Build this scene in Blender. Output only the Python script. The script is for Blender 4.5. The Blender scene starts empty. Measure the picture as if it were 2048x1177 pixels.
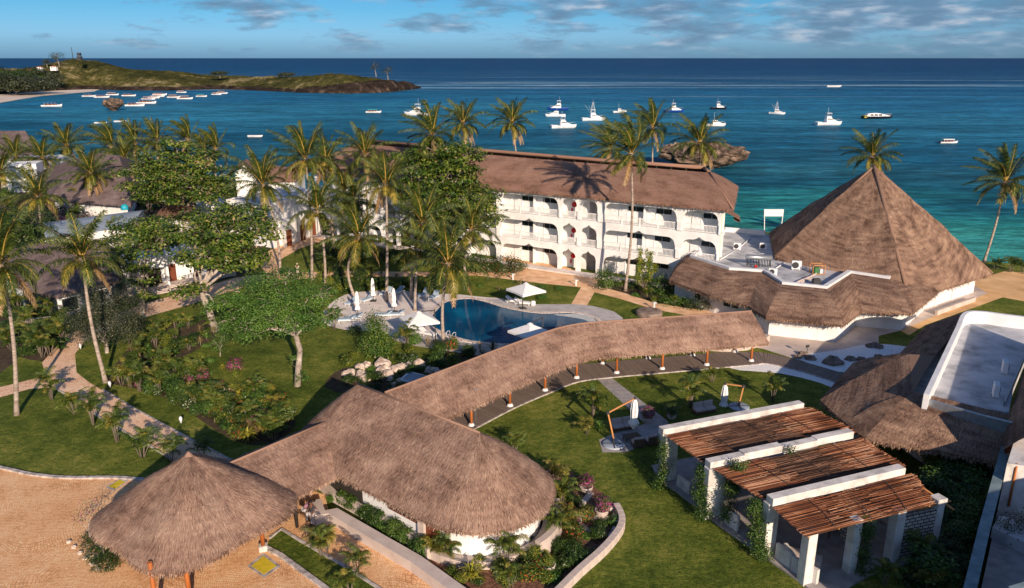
import bpy, math, random
import numpy as np
from mathutils import Vector, Matrix, geometry
R = math.radians
rng = np.random.default_rng(7)
random.seed(7)
SC = bpy.context.scene
COL = SC.collection

# ---------------------------------------------------------------- camera
FPX = 1550.0                      # focal length in photo pixels (2048 wide)
PITCH = math.atan(472.5 / FPX)
CAMH = 28.0
cam_d = bpy.data.cameras.new("camera"); cam = bpy.data.objects.new("camera", cam_d); COL.objects.link(cam)
cam.location = (0, 0, CAMH); cam.rotation_euler = (math.pi / 2 - PITCH, 0, 0)
cam_d.sensor_width = 36; cam_d.lens = 36 * FPX / 2048
cam_d.clip_start = 0.5; cam_d.clip_end = 90000
SC.camera = cam
_c, _s = math.cos(PITCH), math.sin(PITCH)

# ---------------------------------------------------------------- light
SUN_AZ, SUN_EL = R(160), R(20.5)      # azimuth clockwise from +Y
SUNDIR = Vector((math.sin(SUN_AZ) * math.cos(SUN_EL), math.cos(SUN_AZ) * math.cos(SUN_EL), math.sin(SUN_EL)))
sun_d = bpy.data.lights.new("sun", 'SUN'); sun_d.energy = 4.9; sun_d.angle = R(0.55); sun_d.color = (1.0, 0.80, 0.61)
sun = bpy.data.objects.new("sun", sun_d); COL.objects.link(sun)
sun.rotation_euler = SUNDIR.to_track_quat('Z', 'Y').to_euler()
SC.view_settings.view_transform = 'Standard'; SC.view_settings.look = 'None'
SC.view_settings.exposure = 0.42; SC.view_settings.gamma = 1
W_ = bpy.data.worlds.new("World"); SC.world = W_; W_.use_nodes = True
nt = W_.node_tree; nt.nodes.clear()
def N(nt, t, **k):
    n = nt.nodes.new(t)
    for a, b in k.items():
        if a.startswith('i_'): n.inputs[a[2:].replace('_', ' ')].default_value = b
        else: setattr(n, a, b)
    return n
def ramp(nt, fac, stops, interp='LINEAR'):
    n = nt.nodes.new('ShaderNodeValToRGB'); cr = n.color_ramp; cr.interpolation = interp
    while len(cr.elements) > 1: cr.elements.remove(cr.elements[-1])
    cr.elements[0].position = stops[0][0]; cr.elements[0].color = (*stops[0][1], 1)
    for p, c in stops[1:]:
        e = cr.elements.new(p); e.color = (*c, 1)
    nt.links.new(fac, n.inputs[0]); return n.outputs[0]
def g3(v): return (v, v, v)
L_ = nt.links.new
out = N(nt, 'ShaderNodeOutputWorld'); bg = N(nt, 'ShaderNodeBackground')
sky = N(nt, 'ShaderNodeTexSky', sky_type='NISHITA', sun_disc=False)
sky.sun_elevation = SUN_EL; sky.sun_rotation = SUN_AZ; sky.altitude = 20; sky.air_density = 1.0; sky.dust_density = 0.6; sky.ozone_density = 2.0
tc = N(nt, 'ShaderNodeTexCoord'); sep = N(nt, 'ShaderNodeSeparateXYZ'); L_(tc.outputs['Generated'], sep.inputs[0])
tint = N(nt, 'ShaderNodeMix', data_type='RGBA', blend_type='MULTIPLY'); tint.inputs[0].default_value = 1
L_(sky.outputs[0], tint.inputs[6])
tcol = ramp(nt, sep.outputs[2], [(0.0, (0.27, 0.56, 1.18)), (0.025, (0.33, 0.66, 1.3)), (0.055, (0.21, 0.56, 1.02)), (0.10, (0.15, 0.43, 0.80)), (0.4, (0.55, 0.7, 1.0)), (1.0, (0.7, 0.82, 1.05))])
L_(tcol, tint.inputs[7])
# cloud banks: noise in direction space, stretched along the horizon
mp = N(nt, 'ShaderNodeMapping'); mp.inputs['Scale'].default_value = (5.0, 5.0, 22); mp.inputs['Location'].default_value = (3.1, 0.4, 1.0)
L_(tc.outputs['Generated'], mp.inputs[0])
nz = N(nt, 'ShaderNodeTexNoise'); nz.inputs['Scale'].default_value = 2.1; nz.inputs['Detail'].default_value = 9; nz.inputs['Roughness'].default_value = 0.62
L_(mp.outputs[0], nz.inputs['Vector'])
# more cover towards the right of the view
addx = N(nt, 'ShaderNodeMath', operation='MULTIPLY_ADD'); L_(sep.outputs[0], addx.inputs[0]); addx.inputs[1].default_value = 0.20; L_(nz.outputs[0], addx.inputs[2])
addz = N(nt, 'ShaderNodeMath', operation='MULTIPLY_ADD'); L_(sep.outputs[2], addz.inputs[0]); addz.inputs[1].default_value = 1.3; L_(addx.outputs[0], addz.inputs[2])
cm = ramp(nt, addz.outputs[0], [(0.51, g3(0)), (0.58, g3(0.5)), (0.70, g3(0.9))])
cmul = N(nt, 'ShaderNodeMath', operation='MULTIPLY'); L_(cm, cmul.inputs[0])
hz = ramp(nt, sep.outputs[2], [(0.002, g3(0.25)), (0.02, g3(1)), (0.25, g3(0.8)), (0.6, g3(0.1))]); L_(hz, cmul.inputs[1])
nz2 = N(nt, 'ShaderNodeTexNoise'); nz2.inputs['Scale'].default_value = 5; nz2.inputs['Detail'].default_value = 5; L_(mp.outputs[0], nz2.inputs['Vector'])
ccol = ramp(nt, nz2.outputs[0], [(0.42, (1.25, 2.15, 3.3)), (0.52, (1.7, 2.65, 3.9)), (0.60, (2.7, 3.6, 4.8)), (0.70, (4.6, 5.0, 5.7))])
cmx = N(nt, 'ShaderNodeMix', data_type='RGBA'); L_(cmul.outputs[0], cmx.inputs[0]); L_(tint.outputs[2], cmx.inputs[6]); L_(ccol, cmx.inputs[7])
L_(cmx.outputs[2], bg.inputs[0]); bg.inputs[1].default_value = 0.086; L_(bg.outputs[0], out.inputs[0])

# ---------------------------------------------------------------- survey helpers: read a ground point off the photograph
def P(x, y, z=0.0):
    u = x - 1024; v = 588.5 - y
    d = (u, FPX * _c + v * _s, v * _c - FPX * _s)
    t = (z - CAMH) / d[2]
    return Vector((d[0] * t, d[1] * t, z))
def PW(x, y, Y):
    u = x - 1024; v = 588.5 - y
    d = (u, FPX * _c + v * _s, v * _c - FPX * _s); t = Y / d[1]
    return Vector((d[0] * t, Y, CAMH + d[2] * t))

# ---------------------------------------------------------------- object helpers
def props(o, label=None, cat=None, group=None, kind=None):
    if label: o['label'] = label
    if cat: o['category'] = cat
    if group: o['group'] = group
    if kind: o['kind'] = kind
    return o
def thing(name, label, cat, loc=(0, 0, 0), group=None, rz=0.0):
    o = bpy.data.objects.new(name, None); o.empty_display_size = 0.2; COL.objects.link(o)
    o.location = loc; o.rotation_euler = (0, 0, rz)
    return props(o, label, cat, group)
def link(me, name, parent=None, rel=True):
    o = bpy.data.objects.new(name, me); COL.objects.link(o)
    if parent is not None: o.parent = parent
    return o
def wloc(o):
    v = Vector((0, 0, 0))
    while o is not None: v += Vector(o.location); o = o.parent
    return v
def quads_mesh(name, Q, mats, mi=None, uv=None, smooth=False):
    Q = np.asarray(Q, dtype=np.float32); n = len(Q)
    me = bpy.data.meshes.new(name)
    me.vertices.add(4 * n); me.vertices.foreach_set('co', Q.reshape(-1))
    me.loops.add(4 * n); me.loops.foreach_set('vertex_index', np.arange(4 * n, dtype=np.int32))
    me.polygons.add(n); me.polygons.foreach_set('loop_start', np.arange(0, 4 * n, 4, dtype=np.int32))
    me.polygons.foreach_set('loop_total', np.full(n, 4, dtype=np.int32))
    if mi is not None: me.polygons.foreach_set('material_index', np.asarray(mi, dtype=np.int32))
    if smooth: me.polygons.foreach_set('use_smooth', np.ones(n, dtype=bool))
    if uv is not None:
        l = me.uv_layers.new(name='UVMap'); l.data.foreach_set('uv', np.asarray(uv, dtype=np.float32).reshape(-1))
    for m in mats: me.materials.append(m)
    me.update(calc_edges=True)
    return me
class MB:
    "collects shapes in world coordinates; build() links them as one mesh"
    def __init__(s): s.v = []; s.f = []; s.m = []; s.sm = []
    def add(s, vs, fs, m=0, smooth=False):
        b = len(s.v); s.v += [tuple(p) for p in vs]
        s.f += [tuple(b + i for i in f) for f in fs]; s.m += [m] * len(fs); s.sm += [smooth] * len(fs); return s
    def box(s, c, d, rz=0, m=0, bev=0):
        x, y, z = d[0] / 2, d[1] / 2, d[2] / 2; ca, sa = math.cos(rz), math.sin(rz)
        if bev:
            b = min(bev, x * .9, y * .9, z * .9); vs = []
            ring = [(x - b, -y), (x, -y + b), (x, y - b), (x - b, y), (-x + b, y), (-x, y - b), (-x, -y + b), (-x + b, -y)]
            ringi = [(px * (1 - b / x * (1 if abs(px) == x else 0)), py * (1 - b / y * (1 if abs(py) == y else 0))) for px, py in ring]
            for zz, rr in ((-z, ring), (z - b, ring), (z, ringi)):
                for (px, py) in rr: vs.append((c[0] + px * ca - py * sa, c[1] + px * sa + py * ca, c[2] + zz))
            fs = [tuple(range(7, -1, -1)), tuple(range(16, 24))]
            for k in (0, 8):
                for i in range(8): fs.append((k + i, k + (i + 1) % 8, k + 8 + (i + 1) % 8, k + 8 + i))
            return s.add(vs, fs, m)
        vs = []
        for zz in (-z, z):
            for (px, py) in ((-x, -y), (x, -y), (x, y), (-x, y)):
                vs.append((c[0] + px * ca - py * sa, c[1] + px * sa + py * ca, c[2] + zz))
        return s.add(vs, [(3, 2, 1, 0), (4, 5, 6, 7), (0, 1, 5, 4), (1, 2, 6, 5), (2, 3, 7, 6), (3, 0, 4, 7)], m)
    def beam(s, a, b, w, h, m=0):
        a, b = Vector(a), Vector(b); d = (b - a).normalized()
        up = Vector((0, 0, 1)) if abs(d.z) < 0.95 else Vector((1, 0, 0))
        sd = d.cross(up).normalized() * w / 2; u = sd.cross(d).normalized() * h / 2
        vs = [a - sd - u, a + sd - u, a + sd + u, a - sd + u, b - sd - u, b + sd - u, b + sd + u, b - sd + u]
        return s.add(vs, [(0, 1, 2, 3), (7, 6, 5, 4), (1, 0, 4, 5), (2, 1, 5, 6), (3, 2, 6, 7), (0, 3, 7, 4)], m)
    def tube(s, pts, rads, n=8, m=0, caps=True, smooth=True):
        pts = [Vector(p) for p in pts]
        if not hasattr(rads, '__len__'): rads = [rads] * len(pts)
        vs = []; ref = None
        for i, p in enumerate(pts):
            d = (pts[min(i + 1, len(pts) - 1)] - pts[max(i - 1, 0)]).normalized()
            if ref is None: ref = Vector((1, 0, 0)) if abs(d.x) < 0.9 else Vector((0, 1, 0))
            a = d.cross(ref).normalized(); b = d.cross(a).normalized(); ref = b.cross(d).normalized() * -1 if False else ref
            for k in range(n):
                t = 2 * math.pi * k / n; vs.append(p + (a * math.cos(t) + b * math.sin(t)) * rads[i])
        fs = []
        for i in range(len(pts) - 1):
            for k in range(n):
                fs.append((i * n + k, i * n + (k + 1) % n, (i + 1) * n + (k + 1) % n, (i + 1) * n + k))
        s.add(vs, fs, m, smooth)
        if caps:
            b = len(s.v) - len(vs); s.f.append(tuple(b + k for k in range(n - 1, -1, -1))); s.m.append(m); s.sm.append(False)
            e = b + (len(pts) - 1) * n; s.f.append(tuple(e + k for k in range(n))); s.m.append(m); s.sm.append(False)
        return s
    def prism(s, poly, z0, z1, m=0):
        "vertical prism over a plan outline"
        poly = [(p[0], p[1]) for p in poly]
        ar = sum(poly[i][0] * poly[(i + 1) % len(poly)][1] - poly[(i + 1) % len(poly)][0] * poly[i][1] for i in range(len(poly)))
        if ar < 0: poly = poly[::-1]
        n = len(poly); vs = [(x, y, z0) for x, y in poly] + [(x, y, z1) for x, y in poly]
        tri = geometry.tessellate_polygon([[Vector((x, y, 0)) for x, y in poly]])
        fs = []
        for t in tri:
            a, b, c_ = [Vector(poly[i] + (0,)) for i in t]
            if (b - a).cross(c_ - a).z < 0: t = (t[0], t[2], t[1])
            fs.append(tuple(n + i for i in t)); fs.append((t[2], t[1], t[0]))
        for i in range(n): fs.append((i, (i + 1) % n, n + (i + 1) % n, n + i))
        return s.add(vs, fs, m)
    def strip(s, pts, w, z0, z1, m=0, closed=False):
        "a wall / kerb following a plan polyline"
        pts = [Vector((p[0], p[1], 0)) for p in pts]; n = len(pts); vs = []
        for i, p in enumerate(pts):
            a = pts[(i - 1) % n] if (closed or i > 0) else p; b = pts[(i + 1) % n] if (closed or i < n - 1) else p
            d = (b - a).normalized(); q = Vector((-d.y, d.x, 0)) * w / 2
            for o, z in ((q, z0), (q, z1), (-q, z1), (-q, z0)): vs.append((p.x + o.x, p.y + o.y, z))
        fs = []
        for i in range(n if closed else n - 1):
            j = (i + 1) % n
            for k in range(4): fs.append((i * 4 + k, i * 4 + (k + 1) % 4, j * 4 + (k + 1) % 4, j * 4 + k))
        if not closed: fs += [(3, 2, 1, 0), ((n - 1) * 4, (n - 1) * 4 + 1, (n - 1) * 4 + 2, (n - 1) * 4 + 3)]
        return s.add(vs, fs, m)
    def ball(s, c, r, n=10, k=7, m=0, jit=0, seed=0):
        rd = random.Random(seed); r = r if hasattr(r, '__len__') else (r, r, r); vs = []
        for i in range(k + 1):
            ph = math.pi * i / k
            for j in range(n):
                t = 2 * math.pi * j / n; q = 1 + (rd.uniform(-jit, jit) if 0 < i < k else 0)
                vs.append((c[0] + r[0] * q * math.sin(ph) * math.cos(t), c[1] + r[1] * q * math.sin(ph) * math.sin(t), c[2] + r[2] * q * math.cos(ph)))
        fs = [(i * n + j, (i + 1) * n + j, (i + 1) * n + (j + 1) % n, i * n + (j + 1) % n) for i in range(k) for j in range(n)]
        return s.add(vs, fs, m, True)
    def lathe(s, c, prof, n=16, m=0):
        vs = [(c[0] + r * math.cos(2 * math.pi * k / n), c[1] + r * math.sin(2 * math.pi * k / n), c[2] + z) for r, z in prof for k in range(n)]
        fs = [(i * n + k, i * n + (k + 1) % n, (i + 1) * n + (k + 1) % n, (i + 1) * n + k) for i in range(len(prof) - 1) for k in range(n)]
        fs.append(tuple(range((len(prof) - 1) * n, len(prof) * n)))
        return s.add(vs, fs, m, len(prof) > 2)
    def mesh(s, name, mats, off=Vector((0, 0, 0))):
        me = bpy.data.meshes.new(name)
        me.from_pydata([(v[0] - off[0], v[1] - off[1], v[2] - off[2]) for v in s.v], [], s.f)
        me.polygons.foreach_set('material_index', s.m); me.polygons.foreach_set('use_smooth', s.sm)
        for mm in (mats if isinstance(mats, (list, tuple)) else [mats]): me.materials.append(mm)
        me.update(); return me
    def build(s, name, mats, parent=None):
        off = wloc(parent) if parent is not None else Vector((0, 0, 0))
        return link(s.mesh(name, mats, off), name, parent)
def solo(mb, name, mats, label, cat, group=None):
    "a thing that is one mesh, origin at its base"
    xs = [v[0] for v in mb.v]; ys = [v[1] for v in mb.v]; zs = [v[2] for v in mb.v]
    off = Vector(((min(xs) + max(xs)) / 2, (min(ys) + max(ys)) / 2, min(zs)))
    o = link(mb.mesh(name, mats, off), name); o.location = off
    return props(o, label, cat, group)
def copy_tree(o, parent=None):
    c = o.copy(); COL.objects.link(c)
    if parent is not None: c.parent = parent
    for ch in list(o.children): copy_tree(ch, c)
    return c
def spline(pts, n=6, closed=False):
    pts = [Vector(p) for p in pts]; N_ = len(pts); outp = []
    rg = range(N_ if closed else N_ - 1)
    for i in rg:
        if closed: p0, p1, p2, p3 = pts[i - 1], pts[i], pts[(i + 1) % N_], pts[(i + 2) % N_]
        else: p0, p1, p2, p3 = pts[max(i - 1, 0)], pts[i], pts[i + 1], pts[min(i + 2, N_ - 1)]
        for k in range(n):
            t = k / n
            outp.append(0.5 * ((2 * p1) + (p2 - p0) * t + (2 * p0 - 5 * p1 + 4 * p2 - p3) * t * t + (3 * p1 - p0 - 3 * p2 + p3) * t ** 3))
    if not closed: outp.append(pts[-1])
    return outp
def sheet(name, pts, z, mat, smooth=0, kind='structure', thick=0.0):
    "flat paving sheet from photo points (z=0) or world vectors"
    w = [Vector(p) if len(p) == 3 else P(*p) for p in pts]
    if smooth: w = spline(w, smooth, True)
    mb = MB(); mb.prism(w, z - 0.25, z)
    o = mb.build(name, mat); o['kind'] = kind; return o

# ---------------------------------------------------------------- materials
def bare(name):
    m = bpy.data.materials.new(name); m.use_nodes = True; nt = m.node_tree; nt.nodes.clear()
    o = N(nt, 'ShaderNodeOutputMaterial'); b = N(nt, 'ShaderNodeBsdfPrincipled'); nt.links.new(b.outputs[0], o.inputs[0])
    return m, nt, b, o
def M(name, stops, scale=2.0, rough=0.8, bump=0.0, bscale=None, stretch=(1, 1, 1), detail=6, dist=0.0, spec=0.3, coord='Object', metal=0, world=False):
    m, nt, b, o = bare(name)
    tc = N(nt, 'ShaderNodeTexCoord'); mp = N(nt, 'ShaderNodeMapping'); mp.inputs['Scale'].default_value = stretch
    if world: g = N(nt, 'ShaderNodeNewGeometry'); nt.links.new(g.outputs['Position'], mp.inputs[0])
    else: nt.links.new(tc.outputs[coord], mp.inputs[0])
    nz = N(nt, 'ShaderNodeTexNoise'); nz.inputs['Scale'].default_value = scale; nz.inputs['Detail'].default_value = detail; nz.inputs['Distortion'].default_value = dist
    nt.links.new(mp.outputs[0], nz.inputs['Vector'])
    if isinstance(stops[0], (int, float)):
        c = stops; stops = [(0.3, tuple(x * 0.8 for x in c)), (0.55, c), (0.75, tuple(min(1, x * 1.12) for x in c))]
    nt.links.new(ramp(nt, nz.outputs[0], stops), b.inputs['Base Color'])
    b.inputs['Roughness'].default_value = rough; b.inputs['Specular IOR Level'].default_value = spec; b.inputs['Metallic'].default_value = metal
    if bump:
        n2 = N(nt, 'ShaderNodeTexNoise'); n2.inputs['Scale'].default_value = bscale or scale * 4; n2.inputs['Detail'].default_value = 5
        nt.links.new(mp.outputs[0], n2.inputs['Vector'])
        bp = N(nt, 'ShaderNodeBump'); bp.inputs['Strength'].default_value = bump; bp.inputs['Distance'].default_value = 0.05
        nt.links.new(n2.outputs[0], bp.inputs['Height']); nt.links.new(bp.outputs[0], b.inputs['Normal'])
    return m
def leafmat(name, stops, trans=0.25, rough=0.5, spec=0.35):
    m, nt, b, o = bare(name)
    g = N(nt, 'ShaderNodeNewGeometry'); nz = N(nt, 'ShaderNodeTexNoise'); nz.inputs['Scale'].default_value = 0.55; nz.inputs['Detail'].default_value = 2
    nt.links.new(g.outputs['Position'], nz.inputs['Vector'])
    a = N(nt, 'ShaderNodeMath', operation='MULTIPLY_ADD'); nt.links.new(nz.outputs[0], a.inputs[0]); a.inputs[1].default_value = 1.1
    a2 = N(nt, 'ShaderNodeMath', operation='MULTIPLY_ADD'); nt.links.new(g.outputs['Random Per Island'], a2.inputs[0]); a2.inputs[1].default_value = 0.55; a2.inputs[2].default_value = -0.33
    nt.links.new(a2.outputs[0], a.inputs[2])
    c = ramp(nt, a.outputs[0], stops); nt.links.new(c, b.inputs['Base Color'])
    b.inputs['Roughness'].default_value = rough; b.inputs['Specular IOR Level'].default_value = spec
    t = N(nt, 'ShaderNodeBsdfTranslucent'); nt.links.new(c, t.inputs[0]); mx = N(nt, 'ShaderNodeMixShader'); mx.inputs[0].default_value = trans
    nt.links.new(b.outputs[0], mx.inputs[1]); nt.links.new(t.outputs[0], mx.inputs[2]); nt.links.new(mx.outputs[0], o.inputs[0])
    return m
def thatchmat(name, dark, mid, light, course=1.0, isl=False):
    m, nt, b, o = bare(name); lk = nt.links.new
    tc = N(nt, 'ShaderNodeTexCoord')
    def noise(sx, sy, sc, det=4, rough=0.6):
        mp = N(nt, 'ShaderNodeMapping'); mp.inputs['Scale'].default_value = (sx, sy, 1); lk(tc.outputs['UV'], mp.inputs[0])
        n = N(nt, 'ShaderNodeTexNoise'); n.inputs['Scale'].default_value = sc; n.inputs['Detail'].default_value = det; n.inputs['Roughness'].default_value = rough
        lk(mp.outputs[0], n.inputs['Vector']); return n.outputs[0]
    strand = noise(9, 1.3, 1.6, 6, 0.7); patch = noise(1, 1, 0.35, 5, 0.65); course_ = noise(0.35, 2.2, 0.9, 4, 0.6)
    def ma(x, k, y):
        n = N(nt, 'ShaderNodeMath', operation='MULTIPLY_ADD'); lk(x, n.inputs[0]); n.inputs[1].default_value = k
        if isinstance(y, float): n.inputs[2].default_value = y
        else: lk(y, n.inputs[2])
        return n.outputs[0]
    f = ma(strand, 1.0, ma(patch, 0.95, ma(course_, 0.45 * course, -0.70 - 0.22 * (course - 1))))
    if isl:
        g = N(nt, 'ShaderNodeNewGeometry'); f = ma(g.outputs['Random Per Island'], 0.55, ma(patch, 0.9, ma(course_, 0.4 * course, -0.42 - 0.2 * (course - 1))))
    lk(ramp(nt, f, [(0.22, dark), (0.48, mid), (0.82, light)]), b.inputs['Base Color'])
    b.inputs['Roughness'].default_value = 0.95; b.inputs['Specular IOR Level'].default_value = 0.1
    h = ma(strand, 1.0, ma(course_, 0.8, 0.0))
    bp = N(nt, 'ShaderNodeBump'); bp.inputs['Strength'].default_value = 0.9; bp.inputs['Distance'].default_value = 0.12
    lk(h, bp.inputs['Height']); lk(bp.outputs[0], b.inputs['Normal']); return m
def randmat(name, stops, rough=0.8, bump=0):
    m, nt, b, o = bare(name); g = N(nt, 'ShaderNodeNewGeometry')
    nt.links.new(ramp(nt, g.outputs['Random Per Island'], stops), b.inputs['Base Color']); b.inputs['Roughness'].default_value = rough
    b.inputs['Specular IOR Level'].default_value = 0.2; return m

WHITE = M('white_render', [(0.3, (0.68, 0.68, 0.68)), (0.6, (0.80, 0.80, 0.80))], 0.8, 0.75, 0.15, 6)
WHITE2 = M('weathered_white', [(0.25, (0.36, 0.34, 0.32)), (0.5, (0.62, 0.59, 0.56)), (0.75, (0.74, 0.72, 0.69))], 1.3, 0.85, 0.3, 8)
PARAP = M('parapet_white', [(0.3, (0.60, 0.62, 0.66)), (0.6, (0.72, 0.73, 0.75))], 0.9, 0.6, 0.1)
PINKW = M('pale_plaster', [(0.3, (0.46, 0.38, 0.34)), (0.6, (0.58, 0.49, 0.44))], 1.0, 0.8, 0.15)
GREENW = M('pale_green_render', (0.55, 0.58, 0.42), 1.0, 0.8)
CONC = M('roof_concrete', [(0.3, (0.24, 0.25, 0.27)), (0.5, (0.47, 0.48, 0.51)), (0.72, (0.62, 0.62, 0.64))], 0.6, 0.7, 0.1, 6, detail=9)
CONCB = M('blue_grey_roofing', [(0.3, (0.20, 0.25, 0.31)), (0.55, (0.32, 0.38, 0.45)), (0.75, (0.50, 0.54, 0.60))], 0.35, 0.6, 0.1, 6, detail=9)
GREYP = M('grey_floor', [(0.3, (0.24, 0.22, 0.21)), (0.6, (0.36, 0.33, 0.32))], 1.5, 0.7, 0.15)
WOODP = M('orange_brown_post', [(0.3, (0.30, 0.085, 0.022)), (0.6, (0.46, 0.15, 0.04)), (0.8, (0.56, 0.22, 0.08))], 3, 0.6, 0.2, stretch=(1, 1, 0.15))
WOODL = M('honey_timber', (0.52, 0.24, 0.09), 4, 0.6, 0.1, stretch=(1, 1, .2))
BROWN = M('brown_door', (0.16, 0.045, 0.02), 3, 0.6)
DARK = M('dark_glass', (0.012, 0.02, 0.025), 2, 0.15, spec=0.6)
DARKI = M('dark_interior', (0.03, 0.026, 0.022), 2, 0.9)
METAL = M('dark_metal', (0.05, 0.05, 0.055), 3, 0.45)
GALV = M('grey_metal', (0.33, 0.35, 0.38), 3, 0.4, metal=0.6)
RED = M('red_paint', (0.55, 0.02, 0.02), 3, 0.4)
TURQ = M('turquoise_plastic', (0.02, 0.32, 0.42), 3, 0.4)
FAB = M('white_canvas', [(0.3, (0.66, 0.67, 0.69)), (0.6, (0.76, 0.76, 0.77))], 3, 0.9, 0.15)
FABB = M('light_blue_fabric', (0.36, 0.46, 0.56), 3, 0.9)
CUSH = M('pinkish_cushion', (0.50, 0.41, 0.38), 3, 0.9)
WICK = M('brown_wicker', (0.12, 0.075, 0.05), 30, 0.8, 0.3)
THATCH = thatchmat('thatch', (0.085, 0.049, 0.036), (0.275, 0.172, 0.130), (0.51, 0.355, 0.265))
THATCHH = thatchmat('hotel_thatch', (0.11, 0.058, 0.042), (0.27, 0.155, 0.112), (0.38, 0.24, 0.18), 0.7)
THATCHD = thatchmat('grey_thatch', (0.065, 0.047, 0.047), (0.16, 0.12, 0.115), (0.27, 0.21, 0.20))
THATCHO = thatchmat('old_thatch', (0.075, 0.043, 0.032), (0.22, 0.137, 0.10), (0.42, 0.28, 0.195), 2.1)
THATCH_B = {}
for _m, _a in ((THATCH, ((0.085, 0.049, 0.036), (0.30, 0.188, 0.142), (0.60, 0.43, 0.325))), (THATCHH, ((0.12, 0.062, 0.045), (0.27, 0.155, 0.115), (0.40, 0.26, 0.19))), (THATCHD, ((0.065, 0.047, 0.047), (0.17, 0.127, 0.12), (0.29, 0.225, 0.21))), (THATCHO, ((0.075, 0.043, 0.032), (0.23, 0.143, 0.105), (0.46, 0.31, 0.215)))):
    THATCH_B[_m.name] = thatchmat(_m.name + '_straw', *_a, isl=True)
BARK = M('palm_bark', [(0.3, (0.20, 0.155, 0.125)), (0.6, (0.40, 0.33, 0.28)), (0.8, (0.52, 0.45, 0.39))], 1.2, 0.9, 0.5, 9, stretch=(1, 1, 5))
BARK2 = M('pale_bark', [(0.3, (0.18, 0.145, 0.12)), (0.6, (0.42, 0.36, 0.31)), (0.75, (0.55, 0.49, 0.44))], 2.2, 0.9, 0.5, 7)
BARKD = M('twig_bark', (0.20, 0.16, 0.13), 3, 0.9)
FR_G = leafmat('frond_green', [(0.1, (0.014, 0.030, 0.006)), (0.45, (0.042, 0.072, 0.011)), (0.8, (0.14, 0.165, 0.026))], 0.25)
FR_Y = leafmat('frond_yellow', [(0.1, (0.06, 0.075, 0.012)), (0.45, (0.15, 0.145, 0.022)), (0.8, (0.38, 0.29, 0.05))], 0.25)
FR_B = leafmat('frond_dry', [(0.1, (0.16, 0.09, 0.04)), (0.5, (0.34, 0.21, 0.10)), (0.8, (0.45, 0.30, 0.16))], 0.15)
RACH = M('frond_midrib', (0.46, 0.30, 0.07), 3, 0.5)
COCO = M('coconut', (0.34, 0.17, 0.05), 3, 0.5)
LF = {
 'dark': leafmat('leaf_dark', [(0.1, (0.010, 0.024, 0.006)), (0.45, (0.026, 0.058, 0.010)), (0.8, (0.085, 0.13, 0.024))], 0.2, 0.4, 0.4),
 'almond': leafmat('leaf_almond', [(0.1, (0.014, 0.034, 0.006)), (0.45, (0.045, 0.095, 0.012)), (0.8, (0.19, 0.23, 0.035))], 0.2, 0.45, 0.3),
 'bright': leafmat('leaf_bright', [(0.1, (0.03, 0.075, 0.012)), (0.45, (0.07, 0.16, 0.024)), (0.8, (0.16, 0.27, 0.05))], 0.3),
 'palm': leafmat('leaf_small_palm', [(0.1, (0.018, 0.045, 0.008)), (0.45, (0.055, 0.105, 0.015)), (0.8, (0.20, 0.23, 0.035))], 0.3),
 'grey': leafmat('leaf_greygreen', [(0.1, (0.014, 0.022, 0.010)), (0.45, (0.036, 0.048, 0.023)), (0.8, (0.095, 0.11, 0.06))], 0.15),
 'yellow': leafmat('leaf_yellow', [(0.1, (0.08, 0.10, 0.015)), (0.45, (0.26, 0.26, 0.03)), (0.8, (0.50, 0.44, 0.06))], 0.3),
 'pink': leafmat('petal_magenta', [(0.1, (0.22, 0.02, 0.10)), (0.5, (0.42, 0.06, 0.24)), (0.8, (0.60, 0.20, 0.40))], 0.3),
 'red': leafmat('petal_red', [(0.1, (0.35, 0.03, 0.02)), (0.8, (0.70, 0.12, 0.06))], 0.3),
 'white': leafmat('petal_white', [(0.1, (0.6, 0.6, 0.5)), (0.8, (0.8, 0.8, 0.72))], 0.3),
 'dry': leafmat('leaf_dry', [(0.1, (0.14, 0.09, 0.04)), (0.5, (0.30, 0.21, 0.10)), (0.8, (0.42, 0.34, 0.17))], 0.2),
}
# ---------------------------------------------------------------- vegetation generators (numpy quads)
def unit(v): return v / np.maximum(np.linalg.norm(v, axis=-1, keepdims=True), 1e-9)
def leaf_quads(C, Nrm, size, r, aspect=0.55):
    "one leaf-shaped quad per centre"
    n = len(C); a = unit(np.cross(Nrm, r.normal(size=(n, 3)))); b = np.cross(Nrm, a)
    s = (size * r.uniform(0.65, 1.25, n))[:, None]
    a = a * s * 0.5; b = b * s * 0.5 * aspect
    return np.stack([C - a, C - b + a * 0.15, C + a, C + b + a * 0.15], 1)
def crown_quads(blobs, per_m2, size, r, flat=0.5, cl=0.55, shell=0.62, leaves=22):
    "leaf clusters spread over ragged ellipsoid shells; blobs = [(cx,cy,cz,rx,ry,rz)]"
    out = []; centers = []
    for (cx, cy, cz, rx, ry, rz) in blobs:
        area = 4 * math.pi * ((rx * ry) ** 1.6 / 3 + (rx * rz) ** 1.6 / 3 + (ry * rz) ** 1.6 / 3) ** (1 / 1.6)
        n = max(6, int(area * per_m2)); d = unit(r.normal(size=(n, 3)))
        rad = r.uniform(shell, 1.0, n) ** 0.6 * (1 + 0.16 * np.sin(3.1 * d[:, 0] * 2 + cx) * np.cos(2.7 * d[:, 1] * 2 + cy))
        c = np.array([cx, cy, cz]) + d * np.array([rx, ry, rz]) * rad[:, None]
        keep = (d[:, 2] > -0.75)
        c = c[keep]; d = d[keep]; centers.append(c)
        k = leaves; CC = np.repeat(c, k, 0); DD = np.repeat(d, k, 0)
        off = r.normal(size=CC.shape) * cl * np.array([1, 1, flat])
        nr = unit(DD * 0.6 + np.array([0, 0, 0.7]) + r.normal(size=CC.shape) * 0.40)
        out.append(leaf_quads(CC + off, nr, size, r))
    return np.concatenate(out), np.concatenate(centers)
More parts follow.
